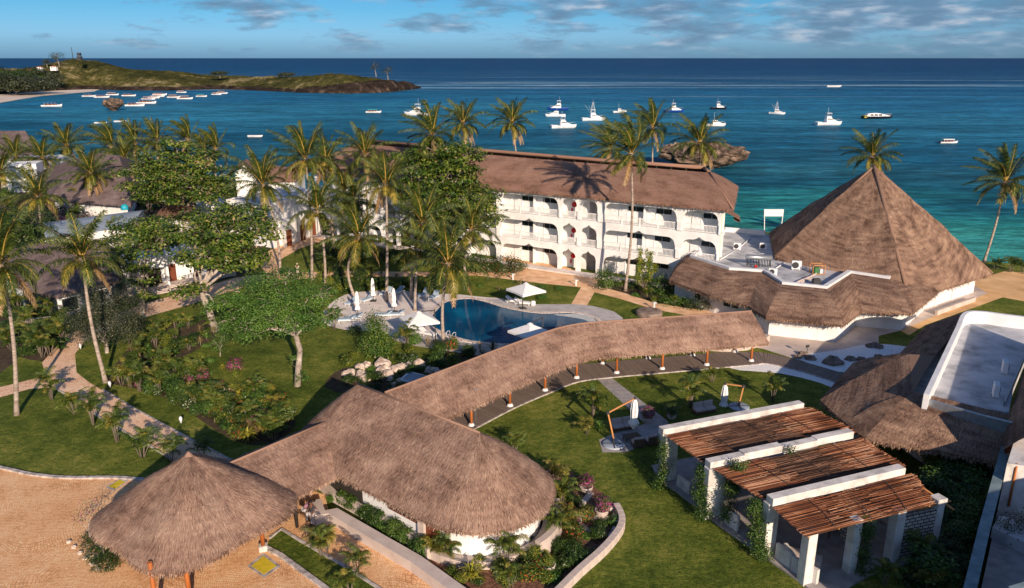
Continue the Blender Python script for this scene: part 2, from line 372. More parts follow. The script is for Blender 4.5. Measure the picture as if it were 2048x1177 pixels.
def limb(mb, a, b, r0, r1, r, n=6, wob=0.12, seg=5, m=0):
    a, b = np.array(a, float), np.array(b, float); L = np.linalg.norm(b - a); pts = []; rr = []
    for i in range(seg + 1):
        t = i / seg; p = a + (b - a) * t + (r.normal(size=3) * wob * L * 0.35 * math.sin(math.pi * t)); p[2] += 0.10 * L * math.sin(math.pi * t)
        pts.append(tuple(p)); rr.append(r0 + (r1 - r0) * t)
    mb.tube(pts, rr, n, m); return pts
def broadleaf(name, label, base, blobs, leaf='almond', size=0.32, per=1.0, r0=0.35, fork=0.4, seed=1, group=None, cl=0.55, flat=0.45, leaves=22, bark=None, shell=0.62, twigs=2, trunk_pts=None, mix=None, cat='tree'):
    r = np.random.default_rng(seed); base = Vector(base); root = thing(name, label, cat, base, group)
    B = np.array(blobs, float); Q, C = crown_quads(B, per, size, r, flat, cl, shell, leaves)
    mats = [LF[leaf]]; mi = np.zeros(len(Q), int)
    if mix: mats.append(LF[mix[0]]); mi = (r.random(len(Q)) < mix[1]).astype(int)
    me = quads_mesh('crown', Q - np.array(base), mats, mi); link(me, 'crown', root)
    mb = MB(); cen = B[:, :3].mean(0); lowest = (B[:, 2] - B[:, 5]).min()
    if trunk_pts: fp = np.array(trunk_pts[-1], float); mb.tube([tuple(base - Vector((0, 0, .3)))] + [tuple(p) for p in trunk_pts], [r0 * 1.25] + list(np.linspace(r0, r0 * .75, len(trunk_pts))), 10)
    else:
        fp = np.array([base.x + (cen[0] - base.x) * 0.35, base.y + (cen[1] - base.y) * 0.35, max(base.z + 0.4, base.z + (lowest - base.z) * fork + 0.2 * (cen[2] - base.z))])
        limb(mb, tuple(base - Vector((0, 0, .3))), fp, r0 * 1.25, r0 * 0.8, r, 10, 0.06)
    for b in B:
        tip = b[:3] - np.array([0, 0, b[5] * 0.3]); pts = limb(mb, fp, tip, r0 * 0.5, r0 * 0.16, r, 7, 0.15)
        for _ in range(3):
            d = unit(r.normal(size=3)); d[2] = abs(d[2]) * .6; e = b[:3] + d * b[3:6] * 0.85
            q = limb(mb, tip, e, r0 * 0.15, 0.02, r, 5, 0.15, 4)
            for _ in range(twigs):
                d2 = unit(d + r.normal(size=3) * .5); limb(mb, q[2], b[:3] + d2 * b[3:6] * 0.95, r0 * .08, .012, r, 4, .2, 3)
    mb.build('trunk', bark or BARK2, root)
    return root
def frond(az, el0, L, droop, wind, r, dens=34, leafl=1.0, mat=0, roll=0.0, lw=.052, rw=.075):
    "one pinnate frond from the origin: arrays of quads and material ids"
    n = 12; s = np.linspace(0, 1, n + 1); pts = [np.zeros(3)]; el = el0; d0 = np.array([math.cos(az), math.sin(az), 0])
    for i in range(n):
        e = el0 - droop * (s[i] ** 1.35); v = d0 * math.cos(e) + np.array([0, 0, math.sin(e)]); v = v + wind * s[i] * 1.1; v = v / np.linalg.norm(v)
        pts.append(pts[-1] + v * L / n)
    pts = np.array(pts); Q = []; mi = []
    side0 = np.cross(d0, [0, 0, 1]); side0 /= np.linalg.norm(side0)
    for i in range(n):
        a, b = pts[i], pts[i + 1]; t = (b - a) / np.linalg.norm(b - a); sd = side0
        w0 = rw * (1 - s[i] * .85); w1 = rw * (1 - s[i + 1] * .85); up = np.cross(sd, t) * 0.05
        Q.append([a - sd * w0, a + sd * w0, b + sd * w1, b - sd * w1]); mi.append(3)
        Q.append([a - sd * w0, b - sd * w1, b - up * (1 - s[i]), a - up * (1 - s[i])]); mi.append(3)
        Q.append([a + sd * w0, b + sd * w1, b - up * (1 - s[i]), a - up * (1 - s[i])]); mi.append(3)
    m = dens
    for k in range(m):
        q = 0.16 + 0.84 * (k + r.uniform(-.3, .3)) / m; q = min(max(q, .1), .995); x = q * n; i = min(int(x), n - 1); f = x - i
        p = pts[i] * (1 - f) + pts[i + 1] * f; t = unit(pts[i + 1] - pts[i])
        ll = leafl * (0.35 + 0.75 * math.sin(math.pi * min(1, q * 0.9 + 0.08)) ** 0.8) * r.uniform(.85, 1.1)
        for sg in (-1, 1):
            out = side0 * sg * math.cos(roll) + np.array([0, 0, math.sin(roll) * sg])
            d = unit(out * 0.85 + t * (0.55 + 0.5 * q) + np.array([0, 0, 0.12 - 0.25 * q]) + r.normal(size=3) * .07)
            d2 = unit(d * 0.75 + np.array([0, 0, -0.85]) + wind * 1.0 + r.normal(size=3) * .08)
            p1 = p + d * ll * 0.5; p2 = p1 + d2 * ll * 0.5; w = t * lw
            Q.append([p - w, p + w, p1 + w * .9, p1 - w * .9]); mi.append(mat)
            Q.append([p1 - w * .9, p1 + w * .9, p2 + w * .15, p2 - w * .15]); mi.append(mat)
    return Q, mi
def palm_crown(seed, wind=(0, 0, 0), L=4.6, n=24, yellow=0.25, dead=2, coco=True, dens=34):
    r = np.random.default_rng(seed); wind = np.array(wind, float); Q = []; mi = []
    for i in range(n):
        t = i / (n - 1); el = R(84) - t * R(100) + r.normal() * .09; az = i * 2.399963 + r.normal() * .12
        age = t + r.normal() * .12; mat = 0 if age < 1 - yellow else 1
        q, m = frond(az, el, L * (0.72 + 0.36 * math.sin(math.pi * min(1, t + .22))) * r.uniform(.9, 1.08), R(34) + R(64) * t + r.uniform(-.12, .3), wind * (1.15 - .5 * t), r, dens, 1.0, mat)
        Q += q; mi += m
    for i in range(dead):
        az = r.uniform(0, 6.28); q, m = frond(az, R(-38), L * .8, R(45), wind * .3, r, dens - 8, .7, 2); Q += q; mi += m
    Q = np.array(Q)
    me = quads_mesh('crown', Q, [FR_G, FR_Y, FR_B, RACH], mi)
    nuts = None
    if coco:
        mb = MB()
        for k in range(9):
            a = r.uniform(0, 6.28); mb.ball((math.cos(a) * .34, math.sin(a) * .34, -0.25 - r.uniform(0, .35)), (.15, .15, .19), 7, 5)
        nuts = mb.mesh('coconuts', COCO)
    return me, nuts
CROWNS = [palm_crown(11, (-.22, .05, 0), 4.7, 24, .06, 3), palm_crown(12, (-.10, .1, 0), 4.5, 22, .20, 3), palm_crown(13, (-.3, 0, .03), 4.9, 24, .18, 2),
          palm_crown(14, (-.05, 0, 0), 4.9, 24, .18, 2), palm_crown(15, (-1.0, .1, .10), 4.8, 23, .04, 2), palm_crown(16, (0.08, -.05, 0), 4.4, 20, .30, 3),
          palm_crown(17, (-.6, .12, .08), 4.7, 23, .05, 2)]
def palm(label, bx, by, cx, cy, var, sc=1.0, r0=0.19, group='coconut palms of the resort garden', rz=0.0, bend=0.0, z0=0.0, lean_y=0.0):
    b = P(bx, by, z0); top = PW(cx, cy, b.y + lean_y); root = thing('coconut_palm', label, 'palm tree', b, group)
    mb = MB(); pts = []; n = 12; q = random.Random(bx * 31 + by)
    for i in range(n + 1):
        t = i / n; p = b.lerp(top, t); p.x += bend * math.sin(math.pi * t) + (b.x - top.x) * 0.18 * math.sin(math.pi * t); p.y += .1 * math.sin(2.5 * t)
        pts.append(p)
    pts[0].z -= .3
    mb.tube(pts, [r0 * (1.45 if i == 0 else 1.0 - 0.42 * i / n) * q.uniform(.95, 1.05) for i in range(n + 1)], 9); mb.tube([top - Vector((0, 0, .5)), top + Vector((0, 0, .25))], [.17, .28], 8, 0); mb.build('trunk', BARK, root)
    cr, nut = CROWNS[var]
    c = link(cr, 'crown', root); c.location = top - b; c.scale = (sc, sc, sc); c.rotation_euler = (0, 0, rz)
    if nut: k = link(nut, 'coconuts', root); k.location = top - b; k.rotation_euler = (0, 0, rz)
    return root
# ---- small plants: a few prototypes, copied with their parts
def proto_areca(seed, stems=6, h=2.1, L=1.05, mat=0):
    r = np.random.default_rng(seed); Q = []; mi = []; mb = MB()
    for s_ in range(stems):
        a = r.uniform(0, 6.28); ln = r.uniform(.05, .3); hh = h * r.uniform(.5, 1.05) * .55; top = np.array([math.cos(a) * ln * 1.6, math.sin(a) * ln * 1.6, hh])
        mb.tube([(math.cos(a) * .08, math.sin(a) * .08, -.05), tuple(top * .6), tuple(top)], [.028, .022, .018], 5)
        for k in range(4):
            q, m = frond(r.uniform(0, 6.28), R(82) - k * R(13), L * r.uniform(.7, 1.15), R(95), np.zeros(3), r, 16, .30, mat if r.random() > .12 else 1, 0, .020, .014)
            q = np.array(q); q[:, :, :] *= 1.0; Q += list(q + top); mi += m
    Q = np.array(Q); Q[:, :, :] = Q; return quads_mesh('fronds', Q, [LF['palm'], FR_Y, FR_B, LF['palm']], mi), mb.mesh('stems', BARKD)
def proto_rosette(seed, mat, n=46, L=.8, w=.09):
    r = np.random.default_rng(seed); Q = []
    for k in range(n):
        a = r.uniform(0, 6.28); e = r.uniform(.15, 1.35); l = L * r.uniform(.6, 1.1); d = np.array([math.cos(a) * math.cos(e), math.sin(a) * math.cos(e), math.sin(e)])
        sd = np.array([-math.sin(a), math.cos(a), 0]) * w / 2; p0 = np.array([0, 0, .15 + r.uniform(0, .35)]); p1 = p0 + d * l * .55; d2 = unit(d + np.array([0, 0, -.8])); p2 = p1 + d2 * l * .45
        Q.append([p0 - sd * .5, p0 + sd * .5, p1 + sd, p1 - sd]); Q.append([p1 - sd, p1 + sd, p2 + sd * .1, p2 - sd * .1])
    mb = MB(); mb.tube([(0, 0, -.05), (0, 0, .45)], [.05, .03], 6)
    return quads_mesh('leaves', np.array(Q), [LF[mat]]), mb.mesh('stems', BARKD)
def proto_shrub(seed, mat, mix=None, rad=.55, h=.9, size=.13, per=14, lv=12):
    r = np.random.default_rng(seed); bl = [(r.uniform(-.25, .25) * rad, r.uniform(-.25, .25) * rad, h * .5, rad * r.uniform(.7, 1), rad * r.uniform(.7, 1), h * .5) for _ in range(3)]
    Q, C = crown_quads(np.array(bl), per, size, r, .8, .10, .55, lv); Q = Q[Q[:, :, 2].min(1) > -.02]
    mi = np.zeros(len(Q), int); mats = [LF[mat]]
    if mix: mats.append(LF[mix[0]]); mi = (r.random(len(Q)) < mix[1]).astype(int)
    mb = MB()
    for k in range(6):
        a = r.uniform(0, 6.28); limb(mb, (0, 0, -.05), (math.cos(a) * rad * .6, math.sin(a) * rad * .6, h * .7), .03, .008, r, 4, .1, 3)
    return quads_mesh('leaves', Q, mats, mi), mb.mesh('stems', BARKD)
PROTO = {
 'areca': proto_areca(21), 'areca2': proto_areca(22, 7, 2.8, 1.05), 'arecay': proto_areca(23, 5, 1.6, 1.25, 1),
 'dracaena': proto_rosette(24, 'bright'), 'cordy': proto_rosette(25, 'yellow', 60, .9, .10), 'bromel': proto_rosette(26, 'dark', 40, .7, .08),
 'grasst': proto_rosette(27, 'dry', 90, .75, .025), 'darkgrass': proto_rosette(40, 'dark', 90, .7, .03),
 'shrub': proto_shrub(28, 'dark'), 'shrubb': proto_shrub(29, 'bright'), 'croton': proto_shrub(30, 'almond', ('yellow', .25)),
 'bougain': proto_shrub(31, 'almond', ('pink', .42)), 'redfl': proto_shrub(32, 'almond', ('red', .12)), 'whitefl': proto_shrub(33, 'dark', ('white', .07)),
 'low': proto_shrub(34, 'bright', None, .6, .4), 'lowdark': proto_shrub(35, 'dark', None, .6, .4), 'hedge': proto_shrub(36, 'dark', ('bright', .3), .7, 1.3, .14),
}
KN = {'areca': ('areca_palm', 'small palm'), 'areca2': ('areca_palm', 'small palm'), 'arecay': ('areca_palm', 'small palm'), 'dracaena': ('strap_leaf_plant', 'plant'), 'cordy': ('yellow_leaf_plant', 'plant'),
      'bromel': ('strap_leaf_plant', 'plant'), 'grasst': ('tufted_plant', 'plant'), 'darkgrass': ('tufted_plant', 'plant'), 'bougain': ('bougainvillea', 'shrub'), 'hedge': ('rounded_bush', 'bush'), 'shrubb': ('rounded_bush', 'bush'), 'low': ('low_shrub', 'shrub'), 'lowdark': ('low_shrub', 'shrub'), 'redfl': ('flowering_shrub', 'shrub'), 'whitefl': ('flowering_shrub', 'shrub')}
KD = {'areca': 'green feathery small palm', 'areca2': 'tall feathery small palm', 'arecay': 'yellow leaved small palm', 'shrub': 'dark leafy shrub', 'shrubb': 'bright green shrub', 'croton': 'yellow flecked shrub', 'bougain': 'magenta flowering shrub', 'redfl': 'red flowering shrub', 'whitefl': 'white flowering shrub',
      'low': 'low bright green shrub', 'lowdark': 'low dark shrub', 'hedge': 'dense rounded shrub', 'dracaena': 'green strap leaved plant', 'cordy': 'yellow spiky plant', 'bromel': 'dark strap leaved plant', 'grasst': 'dry grass tuft', 'darkgrass': 'dark grass tuft'}
def plant(kind, label, x, y, sc=1.0, group=None, z=0.0, rz=None, world=None, sz=None):
    if label[0] == '*': label = KD[kind] + label[1:]; group = KD[kind] + ', ' + (group or '')
    nm, cat = KN.get(kind, ('garden_shrub', 'shrub')); loc = world if world is not None else P(x, y, z)
    root = thing(nm, label, cat, loc, group); lv, st = PROTO[kind]
    rz = random.uniform(0, 6.28) if rz is None else rz
    for me, pn in ((st, 'stems'), (lv, lv.name.split('.')[0])):
        o = link(me, pn, root); o.scale = (sc, sc, sc * (sz or 1)); o.rotation_euler = (0, 0, rz)
    return root
# ---------------------------------------------------------------- ground materials
def grassmat():
    m, nt, b, o = bare('lawn_grass'); lk = nt.links.new; g = N(nt, 'ShaderNodeNewGeometry')
    def nz(sc, det=5, r=0.6):
        n = N(nt, 'ShaderNodeTexNoise'); n.inputs['Scale'].default_value = sc; n.inputs['Detail'].default_value = det; n.inputs['Roughness'].default_value = r; lk(g.outputs['Position'], n.inputs['Vector']); return n.outputs[0]
    def ma(x, k, y):
        n = N(nt, 'ShaderNodeMath', operation='MULTIPLY_ADD'); lk(x, n.inputs[0]); n.inputs[1].default_value = k
        if isinstance(y, float): n.inputs[2].default_value = y
        else: lk(y, n.inputs[2])
        return n.outputs[0]
    f = ma(nz(0.13, 3), 0.6, ma(nz(0.7, 5), 0.5, ma(nz(2.6, 5, .8), 0.75, ma(nz(9, 3, .8), 0.5, -0.67))))
    lk(ramp(nt, f, [(0.25, (0.034, 0.056, 0.008)), (0.45, (0.090, 0.128, 0.018)), (0.60, (0.185, 0.208, 0.036)), (0.80, (0.40, 0.33, 0.10))]), b.inputs['Base Color'])
    b.inputs['Roughness'].default_value = 0.9; b.inputs['Specular IOR Level'].default_value = 0.1
    bp = N(nt, 'ShaderNodeBump'); bp.inputs['Strength'].default_value = 1.0; bp.inputs['Distance'].default_value = 0.16
    lk(ma(nz(7, 6, .75), 1.0, ma(nz(2.2, 3), 0.9, 0.0)), bp.inputs['Height']); lk(bp.outputs[0], b.inputs['Normal']); return m
GRASS = grassmat()
def cobble(name, c0, c1, c2, sc):
    m, nt, b, o = bare(name); lk = nt.links.new; g = N(nt, 'ShaderNodeNewGeometry')
    # fans of small setts: voronoi on coordinates wrapped round arcs
    n0 = N(nt, 'ShaderNodeTexNoise'); n0.inputs['Scale'].default_value = 0.22; n0.inputs['Detail'].default_value = 1; lk(g.outputs['Position'], n0.inputs['Vector'])
    mx = N(nt, 'ShaderNodeVectorMath', operation='MULTIPLY_ADD'); lk(n0.outputs[1], mx.inputs[0]); mx.inputs[1].default_value = (3, 3, 0); lk(g.outputs['Position'], mx.inputs[2])
    v = N(nt, 'ShaderNodeTexVoronoi', feature='DISTANCE_TO_EDGE'); v.inputs['Scale'].default_value = sc; v.inputs['Randomness'].default_value = 0.45; lk(mx.outputs[0], v.inputs['Vector'])
    v2 = N(nt, 'ShaderNodeTexVoronoi'); v2.inputs['Scale'].default_value = sc; v2.inputs['Randomness'].default_value = 0.45; lk(mx.outputs[0], v2.inputs['Vector'])
    n1 = N(nt, 'ShaderNodeTexNoise'); n1.inputs['Scale'].default_value = 0.5; n1.inputs['Detail'].default_value = 6; lk(g.outputs['Position'], n1.inputs['Vector'])
    w = N(nt, 'ShaderNodeTexWave', wave_type='RINGS'); w.inputs['Scale'].default_value = 0.9; w.inputs['Distortion'].default_value = 2; lk(mx.outputs[0], w.inputs['Vector'])
    s = N(nt, 'ShaderNodeSeparateColor'); lk(v2.outputs['Color'], s.inputs[0])
    a = N(nt, 'ShaderNodeMath', operation='MULTIPLY_ADD'); lk(s.outputs[0], a.inputs[0]); a.inputs[1].default_value = 0.35
    a2 = N(nt, 'ShaderNodeMath', operation='MULTIPLY_ADD'); lk(w.outputs[1], a2.inputs[0]); a2.inputs[1].default_value = 0.12; lk(n1.outputs[0], a2.inputs[2]); lk(a2.outputs[0], a.inputs[2])
    c = ramp(nt, a.outputs[0], [(0.38, c0), (0.68, c1), (0.98, c2)])
    jt = ramp(nt, v.outputs[0], [(0.0, g3(0.35)), (0.12, g3(1))])
    mm = N(nt, 'ShaderNodeMix', data_type='RGBA', blend_type='MULTIPLY'); mm.inputs[0].default_value = 1; lk(c, mm.inputs[6]); lk(jt, mm.inputs[7]); lk(mm.outputs[2], b.inputs['Base Color'])
    b.inputs['Roughness'].default_value = 0.9; b.inputs['Specular IOR Level'].default_value = 0.15
    bp = N(nt, 'ShaderNodeBump'); bp.inputs['Strength'].default_value = 0.8; bp.inputs['Distance'].default_value = 0.03; lk(v.outputs[0], bp.inputs['Height']); lk(bp.outputs[0], b.inputs['Normal'])
    return m
COBB = cobble('sett_paving', (0.60, 0.31, 0.145), (0.84, 0.47, 0.235), (0.93, 0.60, 0.34), 8.5)
PATHM = cobble('pinkish_paving', (0.60, 0.35, 0.21), (0.88, 0.56, 0.37), (0.96, 0.70, 0.50), 6.5)
PATHT = M('tan_paving', [(0.3, (0.62, 0.36, 0.20)), (0.55, (0.86, 0.53, 0.31)), (0.75, (0.93, 0.68, 0.46))], 0.8, 0.9, 0.3, 5, world=True)
SAND = M('sand', [(0.3, (0.56, 0.32, 0.14)), (0.6, (0.78, 0.48, 0.23)), (0.8, (0.88, 0.60, 0.33))], 0.35, 0.95, 0.4, 5, world=True)
BEACH = M('beach_sand', [(0.3, (0.50, 0.40, 0.32)), (0.7, (0.78, 0.68, 0.58))], 0.02, 0.95, world=True)
DECKM = M('pool_terrace', [(0.3, (0.60, 0.53, 0.50)), (0.6, (0.78, 0.70, 0.66))], 0.6, 0.8, 0.1, world=True)
DECKG = M('pool_terrace_grey', [(0.3, (0.38, 0.36, 0.36)), (0.6, (0.52, 0.49, 0.48))], 0.8, 0.7, world=True)
COPE = M('stone_coping', [(0.35, (0.40, 0.30, 0.26)), (0.6, (0.78, 0.69, 0.62))], 3.5, 0.8, 0.4, world=True)
PLAZA = M('stone_plaza', [(0.3, (0.42, 0.35, 0.31)), (0.6, (0.60, 0.50, 0.45))], 0.5, 0.75, 0.1, detail=9, world=True)
PEBB = M('white_gravel', [(0.3, (0.65, 0.65, 0.66)), (0.55, (0.86, 0.86, 0.87)), (0.7, (0.95, 0.95, 0.95))], 6, 0.9, 0.6, 12, world=True)
MULCH = M('bark_mulch', [(0.3, (0.07, 0.035, 0.022)), (0.5, (0.17, 0.08, 0.05)), (0.7, (0.30, 0.16, 0.10))], 4, 0.95, 0.9, 12, world=True)
SOIL = M('planting_soil', [(0.3, (0.03, 0.022, 0.012)), (0.55, (0.075, 0.05, 0.03)), (0.75, (0.05, 0.07, 0.018))], 1.4, 0.95, 0.9, 6, world=True)
KERBM = M('kerb_stone', [(0.35, (0.24, 0.21, 0.20)), (0.6, (0.56, 0.50, 0.47))], 2.5, 0.85, 0.3, world=True)
ROCK = M('pale_boulder', [(0.3, (0.28, 0.21, 0.17)), (0.55, (0.60, 0.49, 0.42)), (0.75, (0.74, 0.64, 0.57))], 1.6, 0.9, 0.8, 4)
ROCKD = M('dark_coral_rock', [(0.3, (0.035, 0.028, 0.024)), (0.55, (0.13, 0.10, 0.08)), (0.8, (0.34, 0.26, 0.21))], 0.25, 0.95, 0.9, 0.8)
ROCKI = M('islet_rock', [(0.36, (0.035, 0.026, 0.02)), (0.55, (0.15, 0.105, 0.078)), (0.8, (0.36, 0.27, 0.21))], 0.5, 0.95, 0.9, 1.4)

# planks
def plankmat():
    m, nt, b, o = bare('deck_boards'); lk = nt.links.new; tc = N(nt, 'ShaderNodeTexCoord')
    mp = N(nt, 'ShaderNodeMapping'); lk(tc.outputs['UV'], mp.inputs[0])
    br = N(nt, 'ShaderNodeTexBrick'); br.inputs['Scale'].default_value = 1; br.inputs['Brick Width'].default_value = 2.4; br.inputs['Row Height'].default_value = 0.16; br.inputs['Mortar Size'].default_value = 0.012
    br.inputs['Color1'].default_value = (0.235, 0.175, 0.145, 1); br.inputs['Color2'].default_value = (0.165, 0.125, 0.105, 1); br.inputs['Mortar'].default_value = (0.03, 0.022, 0.018, 1)
    lk(mp.outputs[0], br.inputs[0]); lk(br.outputs[0], b.inputs['Base Color']); b.inputs['Roughness'].default_value = 0.7; return m
PLANK = plankmat()

# ---------------------------------------------------------------- sea
def seamat():
    m, nt, b, o = bare('sea_water'); lk = nt.links.new; g = N(nt, 'ShaderNodeNewGeometry'); s = N(nt, 'ShaderNodeSeparateXYZ'); lk(g.outputs['Position'], s.inputs[0])
    mp = N(nt, 'ShaderNodeMapping'); mp.inputs['Scale'].default_value = (0.25, 1, 1); mp.inputs['Rotation'].default_value = (0, 0, R(-12)); lk(g.outputs['Position'], mp.inputs[0])
    def nz(sc, det=5, r=0.55, vec=None):
        n = N(nt, 'ShaderNodeTexNoise'); n.inputs['Scale'].default_value = sc; n.inputs['Detail'].default_value = det; n.inputs['Roughness'].default_value = r; lk(vec or mp.outputs[0], n.inputs['Vector']); return n.outputs[0]
    def ma(x, k, y, op='MULTIPLY_ADD'):
        n = N(nt, 'ShaderNodeMath', operation=op); lk(x, n.inputs[0])
        if isinstance(k, float): n.inputs[1].default_value = k
        else: lk(k, n.inputs[1])
        if y is not None:
            if isinstance(y, float): n.inputs[2].default_value = y
            else: lk(y, n.inputs[2])
        return n.outputs[0]
    # distance offshore, slanting with the coast
    d = ma(s.outputs[0], 0.16, s.outputs[1]); lg = ma(d, 2.718281828, None, 'LOGARITHM')
    f = ma(lg, 0.2, ma(nz(0.014, 4), 0.28, -1.12))     # ln(130)=4.87 .. ln(20000)=9.9
    c = ramp(nt, f, [(0.00, (0.050, 0.31, 0.28)), (0.035, (0.026, 0.235, 0.235)), (0.075, (0.010, 0.105, 0.16)), (0.11, (0.028, 0.155, 0.21)), (0.16, (0.010, 0.105, 0.19)), (0.24, (0.026, 0.19, 0.31)), (0.32, (0.014, 0.135, 0.265)), (0.44, (0.005, 0.068, 0.165)), (0.60, (0.003, 0.047, 0.135)), (0.9, (0.002, 0.034, 0.115))])
    # reef and seagrass patches
    pt = ramp(nt, nz(0.035, 6, .6), [(0.46, g3(0)), (0.60, g3(0.75))])
    near = ramp(nt, f, [(0.0, g3(0.25)), (0.08, g3(1)), (0.3, g3(0.3)), (0.5, g3(0.2))]); pk = ma(pt, near, None, 'MULTIPLY')
    mx = N(nt, 'ShaderNodeMix', data_type='RGBA'); lk(pk, mx.inputs[0]); lk(c, mx.inputs[6]); mx.inputs[7].default_value = (0.006, 0.060, 0.115, 1)
    # thin breaker lines and scattered whitecaps
    mpw = N(nt, 'ShaderNodeMapping'); mpw.inputs['Scale'].default_value = (0.10, 1.0, 1); mpw.inputs['Rotation'].default_value = (0, 0, R(-4)); lk(g.outputs['Position'], mpw.inputs[0])
    fo = ramp(nt, nz(0.10, 7, .7, mpw.outputs[0]), [(0.665, g3(0)), (0.72, g3(0.55))])
    fb = ramp(nt, f, [(0.02, g3(0.12)), (0.12, g3(0.75)), (0.2, g3(0.15))])
    mpv = N(nt, 'ShaderNodeMapping'); mpv.inputs['Scale'].default_value = (0.06, 1.0, 1); mpv.inputs['Rotation'].default_value = (0, 0, R(5)); lk(g.outputs['Position'], mpv.inputs[0])
    fo2 = ramp(nt, nz(0.014, 7, .7, mpv.outputs[0]), [(0.50, g3(0)), (0.60, g3(1))]); fb2 = ramp(nt, f, [(0.33, g3(0)), (0.37, g3(0.35)), (0.40, g3(0.5)), (0.44, g3(0.12)), (0.55, g3(0.0))])
    mx2 = N(nt, 'ShaderNodeMix', data_type='RGBA'); lk(ma(fo, fb, ma(fo2, fb2, None, 'MULTIPLY')), mx2.inputs[0]); lk(mx.outputs[2], mx2.inputs[6]); mx2.inputs[7].default_value = (0.45, 0.62, 0.70, 1)
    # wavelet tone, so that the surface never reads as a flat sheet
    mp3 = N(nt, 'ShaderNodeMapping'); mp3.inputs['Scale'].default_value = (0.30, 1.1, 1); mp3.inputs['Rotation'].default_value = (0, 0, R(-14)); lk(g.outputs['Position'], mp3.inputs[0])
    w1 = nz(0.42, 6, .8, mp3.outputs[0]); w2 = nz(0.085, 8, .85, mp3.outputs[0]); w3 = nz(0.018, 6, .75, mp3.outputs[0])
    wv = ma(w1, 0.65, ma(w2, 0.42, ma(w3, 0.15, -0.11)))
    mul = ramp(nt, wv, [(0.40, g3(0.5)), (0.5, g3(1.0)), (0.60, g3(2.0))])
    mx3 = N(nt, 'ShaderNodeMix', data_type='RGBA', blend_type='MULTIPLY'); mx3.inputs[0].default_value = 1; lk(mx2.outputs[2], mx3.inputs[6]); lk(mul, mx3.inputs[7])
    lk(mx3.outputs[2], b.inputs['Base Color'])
    b.inputs['Roughness'].default_value = 0.35; b.inputs['Specular IOR Level'].default_value = 0.05; b.inputs['IOR'].default_value = 1.1
    bp = N(nt, 'ShaderNodeBump'); bp.inputs['Strength'].default_value = 0.65; bp.inputs['Distance'].default_value = 1.0
    lk(ma(w1, 0.6, ma(w2, 2.2, 0.0)), bp.inputs['Height']); lk(bp.outputs[0], b.inputs['Normal']); return m
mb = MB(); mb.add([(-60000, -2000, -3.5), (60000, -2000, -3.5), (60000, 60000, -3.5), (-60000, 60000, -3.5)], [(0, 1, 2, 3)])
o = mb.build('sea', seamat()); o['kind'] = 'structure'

# ---------------------------------------------------------------- land sheet with its shore bank
COAST = [(-900, -200), (-700, 300), (-420, 290), (-260, 262), (-180, 232), (-120, 196), (-70, 176), (-40, 160), (-10, 146), (20, 137), (40, 129), (54, 119), (64, 110.5), (80, 104), (120, 97), (260, 80), (600, 40), (600, -200)]
land = spline([(x, y, 0) for x, y in COAST[1:-1]], 5); land = [Vector((-900, -200, 0))] + land + [Vector((600, -200, 0))]
mb = MB(); n = len(land)
tri = geometry.tessellate_polygon([land])
fs = []
for t in tri:
    a, b_, c_ = [land[i] for i in t]
    fs.append(t if (b_ - a).cross(c_ - a).z > 0 else (t[0], t[2], t[1]))
mb.add(land, fs); o = mb.build('lawn', GRASS); o['kind'] = 'structure'
mb = MB(); vs = []
for i, p in enumerate(land):
    a = land[max(i - 1, 0)]; b_ = land[min(i + 1, n - 1)]; d = (b_ - a).normalized(); q = Vector((-d.y, d.x, 0)); 
    if q.y < 0: q = -q
    vs += [(p.x, p.y, 0.003), (p.x + q.x * 2.5, p.y + q.y * 2.5, -1.2), (p.x + q.x * 8, p.y + q.y * 8, -3.2), (p.x + q.x * 14, p.y + q.y * 14, -4.2)]
mb.add(vs, [(i * 4 + k, (i + 1) * 4 + k, (i + 1) * 4 + k + 1, i * 4 + k + 1) for i in range(n - 1) for k in range(3)], 0, True)
o = mb.build('beach', BEACH); o['kind'] = 'structure'

